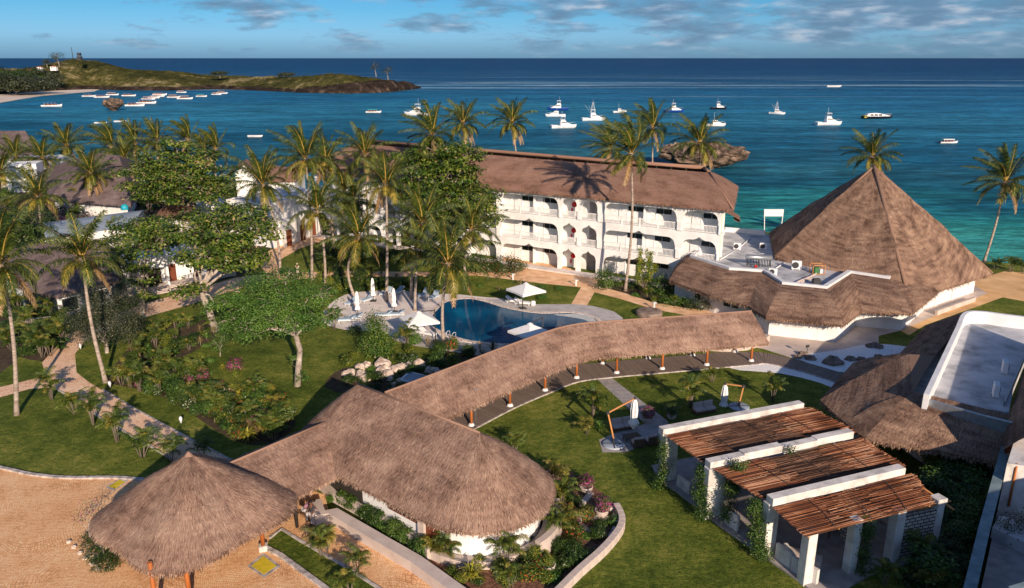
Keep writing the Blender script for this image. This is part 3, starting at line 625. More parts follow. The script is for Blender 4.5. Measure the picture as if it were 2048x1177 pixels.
# ---------------------------------------------------------------- headland
def headland():
    prof = [(-260, 140), (-100, 138), (0, 137), (60, 137), (95, 131), (140, 121), (165, 119), (200, 123), (235, 131), (270, 139), (320, 143), (400, 149), (460, 151), (500, 154), (545, 156), (600, 153), (650, 150), (700, 149), (745, 153), (785, 159), (815, 165), (840, 173)]
    basep = [(-260, 214), (-100, 200), (0, 190), (60, 186), (120, 182), (180, 180), (240, 181), (330, 182), (430, 179), (500, 181), (600, 186), (700, 188), (780, 185), (820, 180), (842, 177)]
    xs = [a for a, _ in prof]; xb = [a for a, _ in basep]; nu, nv = 330, 46; r = np.random.default_rng(3)
    V = []; 
    from mathutils import noise
    for i in range(nu + 1):
        px = -260 + (842 + 260) * i / nu; yb = np.interp(px, xb, [b for _, b in basep]); yt = np.interp(px, xs, [b for _, b in prof])
        f0 = P(px, yb, -3.5); depth = max(14, 150 * min(1, (846 - px) / 300)) * (1.0 if px > 100 else 1.0)
        crest = PW(px, yt, f0.y + depth * 0.55); hz = crest.z + 3.5
        rise = min(4.5, hz * .5)
        for j in range(nv + 1):
            t = j / nv
            if t < .06: h = rise * (t / .06) ** .5
            elif t < .55: q = (t - .06) / .49; h = rise + (hz - rise) * (1 - (1 - q) ** 1.55)
            else: q = (t - .55) / .45; h = hz * (1 - q ** 2)
            Y = f0.y + depth * t * 1.0; X = f0.x + (Y - f0.y) * (px - 1024) / 1620
            nn = noise.noise(Vector((X * .02, Y * .02, 0))) * 2.2 + noise.noise(Vector((X * .09, Y * .09, 3))) * 1.3 + noise.noise(Vector((X * .33, Y * .33, 5))) * .9
            h2 = h + (nn * min(1, h / 7) if t > .05 else nn * .3)
            V.append((X, Y, -3.6 + max(0, h2)))
    fs = [(i * (nv + 1) + j, (i + 1) * (nv + 1) + j, (i + 1) * (nv + 1) + j + 1, i * (nv + 1) + j + 1) for i in range(nu) for j in range(nv)]
    m, nt, b, o_ = bare('headland_scrub'); lk = nt.links.new; g = N(nt, 'ShaderNodeNewGeometry'); s = N(nt, 'ShaderNodeSeparateXYZ'); lk(g.outputs['Position'], s.inputs[0])
    def nz(sc, det, r=.65):
        k = N(nt, 'ShaderNodeTexNoise'); k.inputs['Scale'].default_value = sc; k.inputs['Detail'].default_value = det; k.inputs['Roughness'].default_value = r; lk(g.outputs['Position'], k.inputs['Vector']); return k.outputs[0]
    a = N(nt, 'ShaderNodeMath', operation='MULTIPLY_ADD'); lk(nz(.11, 9, .85), a.inputs[0]); a.inputs[1].default_value = 1.0; _q = N(nt, 'ShaderNodeMath', operation='MULTIPLY_ADD'); lk(nz(.018, 4), _q.inputs[0]); _q.inputs[1].default_value = .8; _q.inputs[2].default_value = .0; lk(_q.outputs[0], a.inputs[2])
    veg = ramp(nt, a.outputs[0], [(.72, (0.020, 0.026, 0.009)), (.88, (0.060, 0.062, 0.018)), (1.02, (0.135, 0.120, 0.040)), (1.16, (0.28, 0.23, 0.12))])
    rk = ramp(nt, nz(.12, 8), [(.35, (0.016, 0.012, 0.010)), (.55, (0.05, 0.037, 0.030)), (.72, (0.20, 0.15, 0.12))])
    zz = N(nt, 'ShaderNodeMath', operation='MULTIPLY_ADD'); lk(nz(.06, 4), zz.inputs[0]); zz.inputs[1].default_value = 5.5; lk(s.outputs[2], zz.inputs[2])
    # bare rock towards the tip of the headland
    tip = N(nt, 'ShaderNodeMapRange'); tip.inputs[1].default_value = -205; tip.inputs[2].default_value = -135; tip.inputs[3].default_value = 0; tip.inputs[4].default_value = -7; lk(s.outputs[0], tip.inputs[0])
    zt = N(nt, 'ShaderNodeMath', operation='ADD'); lk(zz.outputs[0], zt.inputs[0]); lk(tip.outputs[0], zt.inputs[1])
    k = ramp(nt, zt.outputs[0], [(0.0, g3(0)), (1.0, g3(1))]); kk = N(nt, 'ShaderNodeMapRange'); kk.inputs[1].default_value = 2.2; kk.inputs[2].default_value = 3.6; lk(zt.outputs[0], kk.inputs[0])
    mx = N(nt, 'ShaderNodeMix', data_type='RGBA'); lk(kk.outputs[0], mx.inputs[0]); lk(rk, mx.inputs[6]); lk(veg, mx.inputs[7]); lk(mx.outputs[2], b.inputs['Base Color']); b.inputs['Roughness'].default_value = 1; b.inputs['Specular IOR Level'].default_value = 0.05
    bp = N(nt, 'ShaderNodeBump'); bp.inputs['Strength'].default_value = 1; bp.inputs['Distance'].default_value = 2.5; lk(nz(.3, 6, .75), bp.inputs['Height']); lk(bp.outputs[0], b.inputs['Normal'])
    mb = MB(); mb.add(V, fs, 0, False); o = mb.build('headland', m); o['kind'] = 'structure'
    mb = MB(); pts = [(-300, 232), (-120, 222), (0, 207), (45, 199), (90, 192), (140, 187.5), (190, 183.5), (200, 180), (140, 177), (60, 182), (0, 186), (-120, 196), (-300, 205)]
    w = [P(x, y, -3.5) for x, y in pts]; mb.prism(w, -4.2, -3.1); o = mb.build('far_beach', BEACH); o['kind'] = 'structure'
headland()

# ---------------------------------------------------------------- paving, pool, planting beds
sheet('driveway', [(-500, 920), (0, 937), (60, 950), (130, 957), (230, 957), (300, 962), (345, 925), (460, 925), (560, 960), (650, 990), (660, 1035), (760, 1095), (918, 1180), (1010, 1240), (900, 1500), (-700, 1500)], 0.006, COBB)
sheet('garden_path', [(133, 671), (104, 703), (84, 726), (92, 752), (0, 775), (-90, 790), (-90, 812), (0, 795), (60, 778), (108, 775), (155, 802), (204, 838), (251, 865), (306, 896), (345, 925), (400, 955), (500, 958), (462, 923), (394, 886), (340, 858), (272, 821), (206, 782), (178, 765), (153, 745), (150, 708), (170, 682), (230, 655), (300, 632), (385, 608), (470, 580), (560, 556), (560, 546), (470, 556), (385, 582), (300, 604), (215, 636)], 0.004, PATHM)
HP = [(510, 520), (560, 490), (640, 470), (660, 478), (600, 497), (556, 522), (565, 546), (690, 543), (806, 544), (900, 544), (985, 540), (1000, 520), (1030, 505), (1200, 555), (1196, 572), (1250, 587), (1308, 606), (1376, 617), (1420, 622), (1490, 635), (1430, 640), (1369, 630), (1308, 619), (1240, 598), (1189, 585), (1173, 613), (1141, 611), (1162, 575), (1083, 567), (1026, 560), (951, 551), (900, 553), (772, 554), (690, 553), (565, 560), (540, 556)]
sheet('hotel_path', HP, 0.008, PATHT)
POOL = [(892, 603), (872, 618), (858, 636), (858, 652), (880, 665), (908, 676), (952, 686), (1023, 691), (1090, 688), (1150, 676), (1194, 656), (1200, 643), (1172, 630), (1138, 625), (1077, 626), (1015, 616), (968, 602), (934, 597)]
sheet('pool_terrace', [(646, 645), (650, 618), (690, 590), (738, 583), (806, 582), (860, 590), (900, 588), (960, 594), (1005, 598), (1055, 612), (1150, 611), (1205, 620), (1245, 640), (1235, 662), (1160, 690), (1050, 708), (985, 710), (894, 693), (840, 680), (782, 673), (738, 663), (690, 660)], 0.012, DECKM, 3)
sheet('pool_terrace', [(1245, 636), (1205, 617), (1150, 609), (1060, 609), (1000, 598), (960, 606), (1015, 620), (1077, 630), (1138, 629), (1180, 636), (1205, 655), (1170, 700), (1250, 690)], 0.016, DECKG, 2)
sheet('pool_terrace', [(782, 676), (840, 668), (880, 671), (952, 692), (1023, 697), (1100, 692), (1190, 668), (1200, 700), (1100, 722), (985, 716), (894, 702), (820, 690)], 0.018, DECKG, 2)
pw = spline([P(*p) for p in POOL], 4, True)
mb = MB(); mb.prism(pw, -0.3, 0.024)
m, nt, b, o_ = bare('pool_water'); lk = nt.links.new; g = N(nt, 'ShaderNodeNewGeometry')
n1 = N(nt, 'ShaderNodeTexNoise'); n1.inputs['Scale'].default_value = .22; n1.inputs['Detail'].default_value = 3; lk(g.outputs['Position'], n1.inputs['Vector'])
lk(ramp(nt, n1.outputs[0], [(.35, (0.002, 0.045, 0.115)), (.6, (0.004, 0.085, 0.19)), (.75, (0.010, 0.17, 0.31))]), b.inputs['Base Color']); b.inputs['Roughness'].default_value = 0.05; b.inputs['IOR'].default_value = 1.2; b.inputs['Specular IOR Level'].default_value = 0.3
n2 = N(nt, 'ShaderNodeTexNoise'); n2.inputs['Scale'].default_value = 2.2; n2.inputs['Detail'].default_value = 2; lk(g.outputs['Position'], n2.inputs['Vector'])
bp = N(nt, 'ShaderNodeBump'); bp.inputs['Strength'].default_value = .12; bp.inputs['Distance'].default_value = .05; lk(n2.outputs[0], bp.inputs['Height']); lk(bp.outputs[0], b.inputs['Normal'])
o = mb.build('pool_water', m); o['kind'] = 'structure'
mb = MB(); mb.strip(pw, 0.55, -0.1, 0.07, closed=True); o = mb.build('pool_coping', COPE); o['kind'] = 'structure'
# curved pool steps under the shallow end
PSTEP = M('pool_step', (0.52, 0.55, 0.55), 2, .6)
for k, (dx, zz) in enumerate(((0, .030), (9, .036), (18, .042))):
    sheet('pool_step', [(1108 + dx * 1.6, 630 - dx * .05), (1140 + dx, 629), (1168 + dx * .6, 633), (1190 + dx * .2, 644), (1194, 652), (1186, 650), (1168 + dx * .5, 640 - dx * .05), (1140 + dx, 635 - dx * .1)], zz - 0.004 * 0, PSTEP, 3)
# plaza by the pyramids, gravel garden, sand
sheet('plaza', [(1505, 640), (1480, 690), (1526, 698), (1591, 719), (1686, 745), (1720, 760), (1801, 695), (1757, 688), (1757, 672), (1800, 662), (1975, 587), (2010, 560), (1900, 560), (1700, 600), (1560, 600)], 0.010, PLAZA)
sheet('gravel_garden', [(1594, 713), (1638, 706), (1686, 699), (1737, 689), (1800, 692), (1840, 705), (1800, 740), (1686, 745), (1625, 730)], 0.020, PEBB, 3)
sheet('gravel_strip', [(1448, 731), (1475, 726), (1533, 725), (1590, 738), (1669, 762), (1720, 785), (1700, 790), (1640, 766), (1560, 747), (1480, 741)], 0.006, PEBB, 2)
sheet('sand_path', [(1801, 662), (1975, 587), (1940, 566), (1978, 552), (2010, 543), (2300, 560), (2300, 640), (2048, 603), (2005, 595), (1930, 622), (1849, 651), (1818, 671)], 0.012, SAND)
sheet('stepping_path', [(1190, 755), (1217, 751), (1250, 777), (1335, 842), (1345, 870), (1250, 905), (1205, 905), (1198, 880), (1235, 865), (1290, 848)], 0.008, GREYP)
# long beds of soil under the planting
BEDS = [[(-60, 345), (60, 340), (300, 330), (600, 395), (640, 420), (560, 470), (520, 530), (450, 560), (250, 605), (120, 640), (60, 690), (-60, 690)], [(255, 700), (300, 660), (400, 640), (450, 650), (410, 690), (340, 725), (300, 735), (345, 755), (420, 760), (500, 790), (590, 835), (560, 880), (500, 890), (430, 860), (340, 800), (260, 775), (215, 760)],
        [(90, 580), (130, 700), (60, 720), (20, 680)], [(780, 745), (900, 700), (985, 715), (900, 760), (800, 790), (740, 795), (650, 775), (690, 735)],
        [(1215, 575), (1300, 565), (1390, 590), (1440, 605), (1400, 618), (1320, 606), (1250, 588)], [(1060, 985), (1110, 930), (1150, 950), (1235, 1010), (1240, 1050), (1115, 1177), (1080, 1250), (860, 1250), (850, 1150), (880, 1110), (960, 1130), (1050, 1100), (1095, 1050)]]
for i, bd in enumerate(BEDS): sheet('planting_bed', bd, 0.003 if i else 0.002, MULCH if i == 5 else SOIL, 3)
# ---------------------------------------------------------------- thatch: ruled patches + straw blades + ragged eaves
def resample(pts, n):
    pts = np.array([tuple(p) for p in pts], float); d = np.r_[0, np.cumsum(np.linalg.norm(np.diff(pts, axis=0), axis=1))]
    if d[-1] < 1e-6: return np.repeat(pts[:1], n, 0), np.zeros(n)
    t = np.linspace(0, d[-1], n); return np.stack([np.interp(t, d, pts[:, k]) for k in range(3)], 1), t
def thatch(name, patches, mat, parent, blades=28, seed=0, edge=0.28, bl=0.42, bw=0.045, fringe=26, bulge=0.10, lump=0.05, step=1.0, hang=1.0):
    "patches: list of (top polyline, bottom polyline[, fringe?]); one mesh part with UVs in metres running down the slope"
    r = np.random.default_rng(seed + 100); Qs, UVs, BL = [], [], []; off = np.array(wloc(parent)) if parent is not None else np.zeros(3)
    u0 = 0.0; seam = {}; pre = []
    key = lambda a, b: tuple(np.round(np.r_[a, b], 2))
    for pt in patches:
        Lb = np.sum(np.linalg.norm(np.diff(np.array([tuple(p) for p in pt[1]]), axis=0), axis=1)); n = max(2, int(Lb / step) + 1, len(pt[1]))
        A, _ = resample(pt[0], n); B, tu = resample(pt[1], n); NR = unit(np.cross(np.gradient(B, axis=0), B - A)); NR *= np.where(NR[:, 2:3] > 0, 1, -1); pre.append(NR)
        for i in (0, -1): seam.setdefault(key(A[i], B[i]), []).append(NR[i])
    for pi, pt in enumerate(patches):
        top, bot = pt[0], pt[1]; fr = pt[2] if len(pt) > 2 else True
        Lb = np.sum(np.linalg.norm(np.diff(np.array([tuple(p) for p in bot]), axis=0), axis=1)); n = max(2, int(Lb / step) + 1, len(bot))
        A, _ = resample(top, n); B, tu = resample(bot, n)
        H_ = np.linalg.norm((B - A), axis=1).max(); m = max(3, int(H_ / step))
        G = np.zeros((n, m + 1, 3)); UV = np.zeros((n, m + 1, 2))
        NR = pre[pi].copy()
        for i in (0, -1): v = np.mean(seam[key(A[i], B[i])], axis=0); NR[i] = v / max(np.linalg.norm(v), .5)
        nr = NR
        for j in range(m + 1):
            t = j / m; G[:, j] = A * (1 - t) + B * t
            ph = np.sin(G[:, j, 0] * 1.7 + G[:, j, 1] * 1.1) * np.sin(G[:, j, 1] * 1.3 - G[:, j, 0] * .6 + 1)
            G[:, j] += nr * (bulge * math.sin(math.pi * t) + lump * (ph * math.sin(math.pi * t))[:, None])
            UV[:, j, 0] = u0 + tu; UV[:, j, 1] = t * np.linalg.norm(B - A, axis=1)
        q = np.stack([G[:-1, :-1], G[:-1, 1:], G[1:, 1:], G[1:, :-1]], 2).reshape(-1, 4, 3); uv = np.stack([UV[:-1, :-1], UV[:-1, 1:], UV[1:, 1:], UV[1:, :-1]], 2).reshape(-1, 4, 2)
        Qs.append(q); UVs.append(uv); BL.append(0)
        # eave thickness
        if fr:
            dv = B - A; dv[:, 2] = 0; ln = np.linalg.norm(dv, axis=1, keepdims=True); inn = -dv / np.maximum(ln, 1e-6)
            lowb = B + inn * 0.10 + np.array([0, 0, -edge]); inb = B + inn * 0.8 + np.array([0, 0, -edge * .6 + 0.15])
            BL += [0, 0]; Qs.append(np.stack([B[:-1], lowb[:-1], lowb[1:], B[1:]], 1)); UVs.append(np.stack([UV[:-1, -1], UV[:-1, -1] + [0, .2], UV[1:, -1] + [0, .2], UV[1:, -1]], 1))
            Qs.append(np.stack([lowb[:-1], inb[:-1], inb[1:], lowb[1:]], 1)); UVs.append(np.stack([UV[:-1, -1] + [0, .2], UV[:-1, -1] + [0, .8], UV[1:, -1] + [0, .8], UV[1:, -1] + [0, .2]], 1))
            # fringe straws
            k = int(Lb * fringe); s = r.uniform(0, n - 1.001, k); i = s.astype(int); f = (s - i)[:, None]
            p = B[i] * (1 - f) + B[i + 1] * f; a = A[i] * (1 - f) + A[i + 1] * f; d = unit(p - a); e = unit(B[i + 1] - B[i])
            d = unit(d + np.array([0, 0, -0.55 * hang]) + r.normal(size=p.shape) * .10 + e * r.normal(size=(k, 1)) * .08)
            l = bl * .72 * r.uniform(.5, 1.1, (k, 1)); w = e * bw * .8 * r.uniform(.6, 1.3, (k, 1)); p = p - unit(p - a) * .14 - np.array([0, 0, 1]) * r.uniform(-.03, edge, (k, 1))
            BL.append(1); Qs.append(np.stack([p - w, p + w, p + d * l + w * .25, p + d * l - w * .25], 1))
            uu = UV[i, -1] + r.uniform(-.2, .2, (k, 2)); UVs.append(np.stack([uu, uu + [.05, 0], uu + [.05, .4], uu + [0, .4]], 1))
        # straws over the surface
        e1 = np.linalg.norm(np.cross(q[:, 2] - q[:, 0], q[:, 3] - q[:, 1]), axis=1) / 2; k = int(e1.sum() * blades)
        if k > 0:
            pick = r.choice(len(q), k, p=e1 / e1.sum()); a, b_ = r.random((k, 1)), r.random((k, 1)); Q = q[pick]
            p = Q[:, 0] * (1 - a) * (1 - b_) + Q[:, 1] * (1 - a) * b_ + Q[:, 2] * a * b_ + Q[:, 3] * a * (1 - b_); U = uv[pick]
            uu = U[:, 0] * (1 - a) * (1 - b_) + U[:, 1] * (1 - a) * b_ + U[:, 2] * a * b_ + U[:, 3] * a * (1 - b_)
            nr = NR[np.clip(pick // m, 0, n - 1)]
            d = unit((Q[:, 1] - Q[:, 0]) + (Q[:, 2] - Q[:, 3])); e = unit(np.cross(d, nr)); d = unit(d + nr * r.uniform(.03, .26, (k, 1)) + e * r.normal(size=(k, 1)) * .20)
            l = bl * r.uniform(.5, 1.2, (k, 1)); w = e * bw * r.uniform(.5, 1.2, (k, 1)) * .5; p = p - d * l * .3
            BL.append(1); Qs.append(np.stack([p - w, p + w, p + d * l + w * .2, p + d * l - w * .2], 1))
            uu = uu + r.uniform(-.35, .35, (k, 2)); UVs.append(np.stack([uu, uu + [.03, 0], uu + [.03, .3], uu + [0, .3]], 1))
        u0 += tu[-1] + 1.7
    Q = np.concatenate(Qs) - off; me = quads_mesh(name, Q, [mat, THATCH_B[mat.name]], np.concatenate([np.full(len(q), b) for q, b in zip(Qs, BL)]), np.concatenate(UVs)); return link(me, name, parent)
def ridge_cap(pts, parent, mat=None, r0=.16, name='ridge'):
    mb = MB(); q = [Vector(p) + Vector((0, 0, .03)) for p in pts]; mb.tube(q, r0, 7); return mb.build(name, mat or THATCH, parent)
V3 = Vector
# ================================================================ hotel
def hotel():
    C = V3((25.5, 92.8, 0)); a = R(29.5); t = V3((-math.cos(a), math.sin(a), 0)); n = V3((-math.sin(a), -math.cos(a), 0))
    Hp = lambda u, v, z: C + t * u + n * v + V3((0, 0, z))
    root = thing('hotel_building', 'long white three storey hotel with arched balconies and a thatched roof facing the garden', 'hotel', Hp(33, -8, 0))
    LEN = 66.0; FL = [0, 3.58, 7.17, 10.7]
    def bx(mb, u0, u1, v0, v1, z0, z1, m=0):
        vs = [Hp(u, v, z) for z in (z0, z1) for (u, v) in ((u0, v0), (u1, v0), (u1, v1), (u0, v1))]
        mb.add(vs, [(3, 2, 1, 0), (4, 5, 6, 7), (0, 1, 5, 4), (1, 2, 6, 5), (2, 3, 7, 6), (3, 0, 4, 7)], m)
    bays = [(.36, 4.83, 'm'), (5.6, 15.4, 'w'), (16.37, 18.7, 's'), (19.33, 21.6, 's'), (22.1, 31.07, 'w'), (31.9, 36.4, 'm'), (37.2, 46.4, 'w'), (47.1, 49.3, 's'), (49.9, 52.1, 's'), (52.8, 61.6, 'w'), (62.3, 65.6, 'm')]
    w = MB()
    w.prism([Hp(0.1, -1.9, 0), Hp(LEN, -1.9, 0), Hp(LEN, -15, 0), Hp(3.6, -15, 0)], 0, 10.6)   # body; its front is the back wall of the balconies
    for k in range(3):
        z0, z1 = FL[k], FL[k + 1]
        bx(w, 0.0, LEN + .02, -1.9, 0.0, z1 - .28 if k < 2 else z1 - .3, z1 + (0.10 if k < 2 else 0))
        edges = [0.0] + [e for b in bays for e in (b[0], b[1])] + [LEN]
        for i in range(0, len(edges), 2):
            bx(w, edges[i], edges[i + 1], -.38, 0.0, z0, z1 - .28)
            if edges[i + 1] - edges[i] > .3 and k > 0: bx(w, edges[i] + .12, edges[i + 1] - .12, 0, .13, z0 + .1, z0 + 1.25)
        for (u0, u1, ty) in bays:
            W = u1 - u0; rc = 1.1 if W > 3 else .8; top = z0 + 2.72; cusp = .85 if W > 3 else .55; ns = max(18, int(W * 5)); pr = []
            for i in range(ns + 1):
                x = W * i / ns; z = top
                xe = min(x, W - x)
                if xe < rc: z = top - rc + rc * math.sqrt(max(0, 1 - ((rc - xe) / rc) ** 2))
                dc = abs(x - W / 2)
                if dc < cusp: z += .42 * (1 - dc / cusp) ** 1.8
                pr.append((u0 + x, z))
            vs = []
            for (u, z) in pr: vs += [Hp(u, -.003, z), Hp(u, -.003, z1 - .27), Hp(u, -.3, z), ]
            fs = []
            for i in range(ns): fs += [(i * 3, i * 3 + 3, i * 3 + 4, i * 3 + 1), (i * 3, i * 3 + 2, i * 3 + 5, i * 3 + 3)]
            w.add(vs, fs)
            if ty != 's': bx(w, u0 - .0, u0 + .18, -1.9, -.38, z0, z1 - .28); 
            if ty == 'w': bx(w, u0 + W * .47, u0 + W * .47 + .15, -1.9, -1.0, z0, z1 - .28)
    w.build('wall', WHITE, root)
    e = MB(); e.prism([Hp(-.08, -.1, 0), Hp(.1, -.1, 0), Hp(3.7, -14.9, 0), Hp(3.5, -14.9, 0)], .02, 10.5); e.build('end_wall', GREENW, root)
    pl = MB(); bx(pl, -.3, LEN, .0, 1.7, -.2, .14); pl.build('ground_terrace', DECKM, root)
    nd = 0
    for k in range(3):
        z0 = FL[k]
        for (u0, u1, ty) in bays:
            W = u1 - u0
            if ty == 's':
                if k == 0 and (u0 < 18 or 49 < u0 < 50): m = MB(); bx(m, u0 + .2, u1 - .2, -1.92, -1.86, z0 + .02, z0 + 2.4); m.build('doorway', GREYP, root)
                elif not (u0 < 18 or 49 < u0 < 50):
                    m = MB(); c = Hp(u0 + W * .5, -1.75, z0 + 1.75); m.tube([c, c + n * .22], [.36, .36], 16); m.tube([c + n * .22, c + n * .26], [.12, .12], 8); bx(m, u0 + W * .5 + .35, u0 + W * .5 + .5, -1.85, -1.7, z0 + .6, z0 + 1.2); m.build('hose_reel', RED, root)
                else:
                    m = MB(); bx(m, u0 + .5, u1 - .4, -1.93, -1.87, z0 + .1, z0 + 2.3); m.build('doorway', GREYP, root)
            else:
                ws = [(.24, 1.35), (.62, 1.5)] if ty == 'w' else [(.30, 1.1)]
                for q, ww in [(a_ + d_ * .055 * (10 / W), 1.0) for a_, b_ in ws for d_ in (-1, 1)]:
                    m = MB(); uc = u0 + W * q; bx(m, uc - ww / 2, uc + ww / 2, -1.93, -1.80, z0 + 1.62, z0 + 2.22)
                    m2 = m.build('window', DARK, root)
                ds = [.40, .80] if ty == 'w' else [.72]
                for q in ds:
                    m = MB(); uc = u0 + W * q; bx(m, uc - .5, uc + .5, -1.90, -1.83, z0 + .05, z0 + 2.15); bx(m, uc - .6, uc - .52, -1.9, -1.78, z0 + .05, z0 + 2.25); bx(m, uc + .52, uc + .6, -1.9, -1.78, z0 + .05, z0 + 2.25); bx(m, uc - .52, uc + .52, -1.9, -1.78, z0 + 2.17, z0 + 2.25); m.build('door', FAB, root)
            if k > 0:
                m = MB(); bx(m, u0, u1, -.22, -.12, z0 + 1.0, z0 + 1.09); bx(m, u0, u1, -.22, -.12, z0 + .18, z0 + .25)
                nb = int(W / .17)
                for i in range(nb): uu = u0 + W * (i + .5) / nb; bx(m, uu - .028, uu + .028, -.20, -.14, z0 + .25, z0 + 1.0)
                npst = max(1, int(W / 2.3))
                for i in range(1, npst): uu = u0 + W * i / npst; bx(m, uu - .09, uu + .09, -.26, -.08, z0 + .1, z0 + 1.16)
                m.build('railing', WHITE, root)
    # roof
    ev, ez = .75, 10.62; r1, r2 = -7.0, -10.2; ub, zb = -1.5, 10.5; zr = lambda u: 13.75 + .7 * max(0, (u - 15)) / 47
    e0, e1 = -1.5, 68.5; uR, uL = 3.9, 62.5
    near = ([Hp(uR, r1, zr(uR)), Hp(30, r1, zr(30)), Hp(uL, r1, zr(uL))], [Hp(e0, ev, ez), Hp(30, ev, ez), Hp(e1, ev, ez)])
    right = ([Hp(uR + 1.6, r2, zr(uR)), Hp(uR, r1, zr(uR))], [Hp(2.4, -17.5, ez), Hp(e0, ev, ez)])
    left = ([Hp(uL, r1, zr(uL)), Hp(uL, r2, zr(uL))], [Hp(e1, ev, ez), Hp(e1, -18, ez)])
    far = ([Hp(uL, r2, zr(uL)), Hp(uR + 1.6, r2, zr(uR))], [Hp(e1, -18, ez), Hp(2.4, -17.5, ez)])
    thatch('roof', [near, right, left, far], THATCHH, root, blades=2.0, seed=1, bl=.6, bw=.07, fringe=14, bulge=.18, step=1.3)
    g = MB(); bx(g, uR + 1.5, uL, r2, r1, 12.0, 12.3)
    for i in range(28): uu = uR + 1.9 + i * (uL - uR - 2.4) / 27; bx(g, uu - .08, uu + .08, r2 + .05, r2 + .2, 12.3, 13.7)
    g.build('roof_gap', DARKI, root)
    g = MB()
    for (a_, b_) in ((6, 11), (18, 21.5), (25, 27.5), (32, 34), (39.5, 42), (52, 60)): bx(g, a_, b_, r2 + .6, r1 - .35, 13.0, 13.25)
    g.build('roof_slab', PARAP, root)
    ridge_cap([Hp(u, r2, zr(u) + .12) for u in (uR + 1.4, 20, 40, uL)], root, THATCHH, .26); ridge_cap([Hp(uR, r1, zr(uR) + .05), Hp(uR + 1.6, r2, zr(uR) + .1)], root, THATCHH, .20)
    ridge_cap([Hp(uR, r1, zr(uR)), Hp(e0 + .1, ev - .1, ez + .1)], root, THATCHH, .13)
    thatch('canopy', [([Hp(2.0, -9.0, 8.4), Hp(2.9, -12.0, 8.4)], [Hp(-.1, -9.4, 7.4), Hp(.8, -12.6, 7.4)])], THATCHH, root, blades=12, seed=4, bl=.5)
    return Hp
HP_ = hotel()

# ================================================================ restaurant pyramid
def pyramid():
    A = V3((43.0, 92.5, 15.6)); Fv = V3((43.6, 81.2, 2.6)); Rv = V3((59.4, 92.4, 2.5)); Lv = V3((32.5, 93.0, 4.5)); BL = V3((36.5, 107.5, 4.4)); BR = V3((55.5, 109.5, 2.5))
    root = thing('pyramid_pavilion', 'tall steep pyramid thatched roof of the restaurant in front of the turquoise sea', 'building', (44, 95, 0))
    thatch('roof', [([A, A], [Lv, Fv]), ([A, A], [Fv, Rv]), ([A, A], [Rv, BR]), ([A, A], [BR, BL]), ([A, A], [BL, Lv])], THATCHO, root, blades=3.5, seed=9, bl=.7, bw=.07, fringe=16, bulge=.25, lump=.10, step=1.1)
    ridge_cap([A, A.lerp(Fv, .5) + V3((0, 0, .1)), Fv], root, THATCHO, .22); ridge_cap([A, Rv], root, THATCHO, .16); ridge_cap([A, Lv], root, THATCHO, .16)
    m = MB(); m.prism([(x * .88 + 44.5 * .12, y * .88 + 94.5 * .12) for x, y in [(43.6, 81.2), (59.4, 92.4), (55.5, 109.5), (36.5, 107.5), (33.5, 93)]], 0, 2.7); m.build('wall', WHITE, root)
    for i, q in enumerate((.25, .45, .65, .85)):
        p = Fv.lerp(Rv, q); m = MB(); m.box((p.x - .8, p.y + 1.0, 1.25), (.35, .35, 2.5), .6); m.build('post', WHITE, root)
    m = MB(); m.strip([(48.2, 83.6), (52.5, 86.7), (55.5, 88.8)], .3, 0, .55); m.build('plinth', PINKW, root)
pyramid()

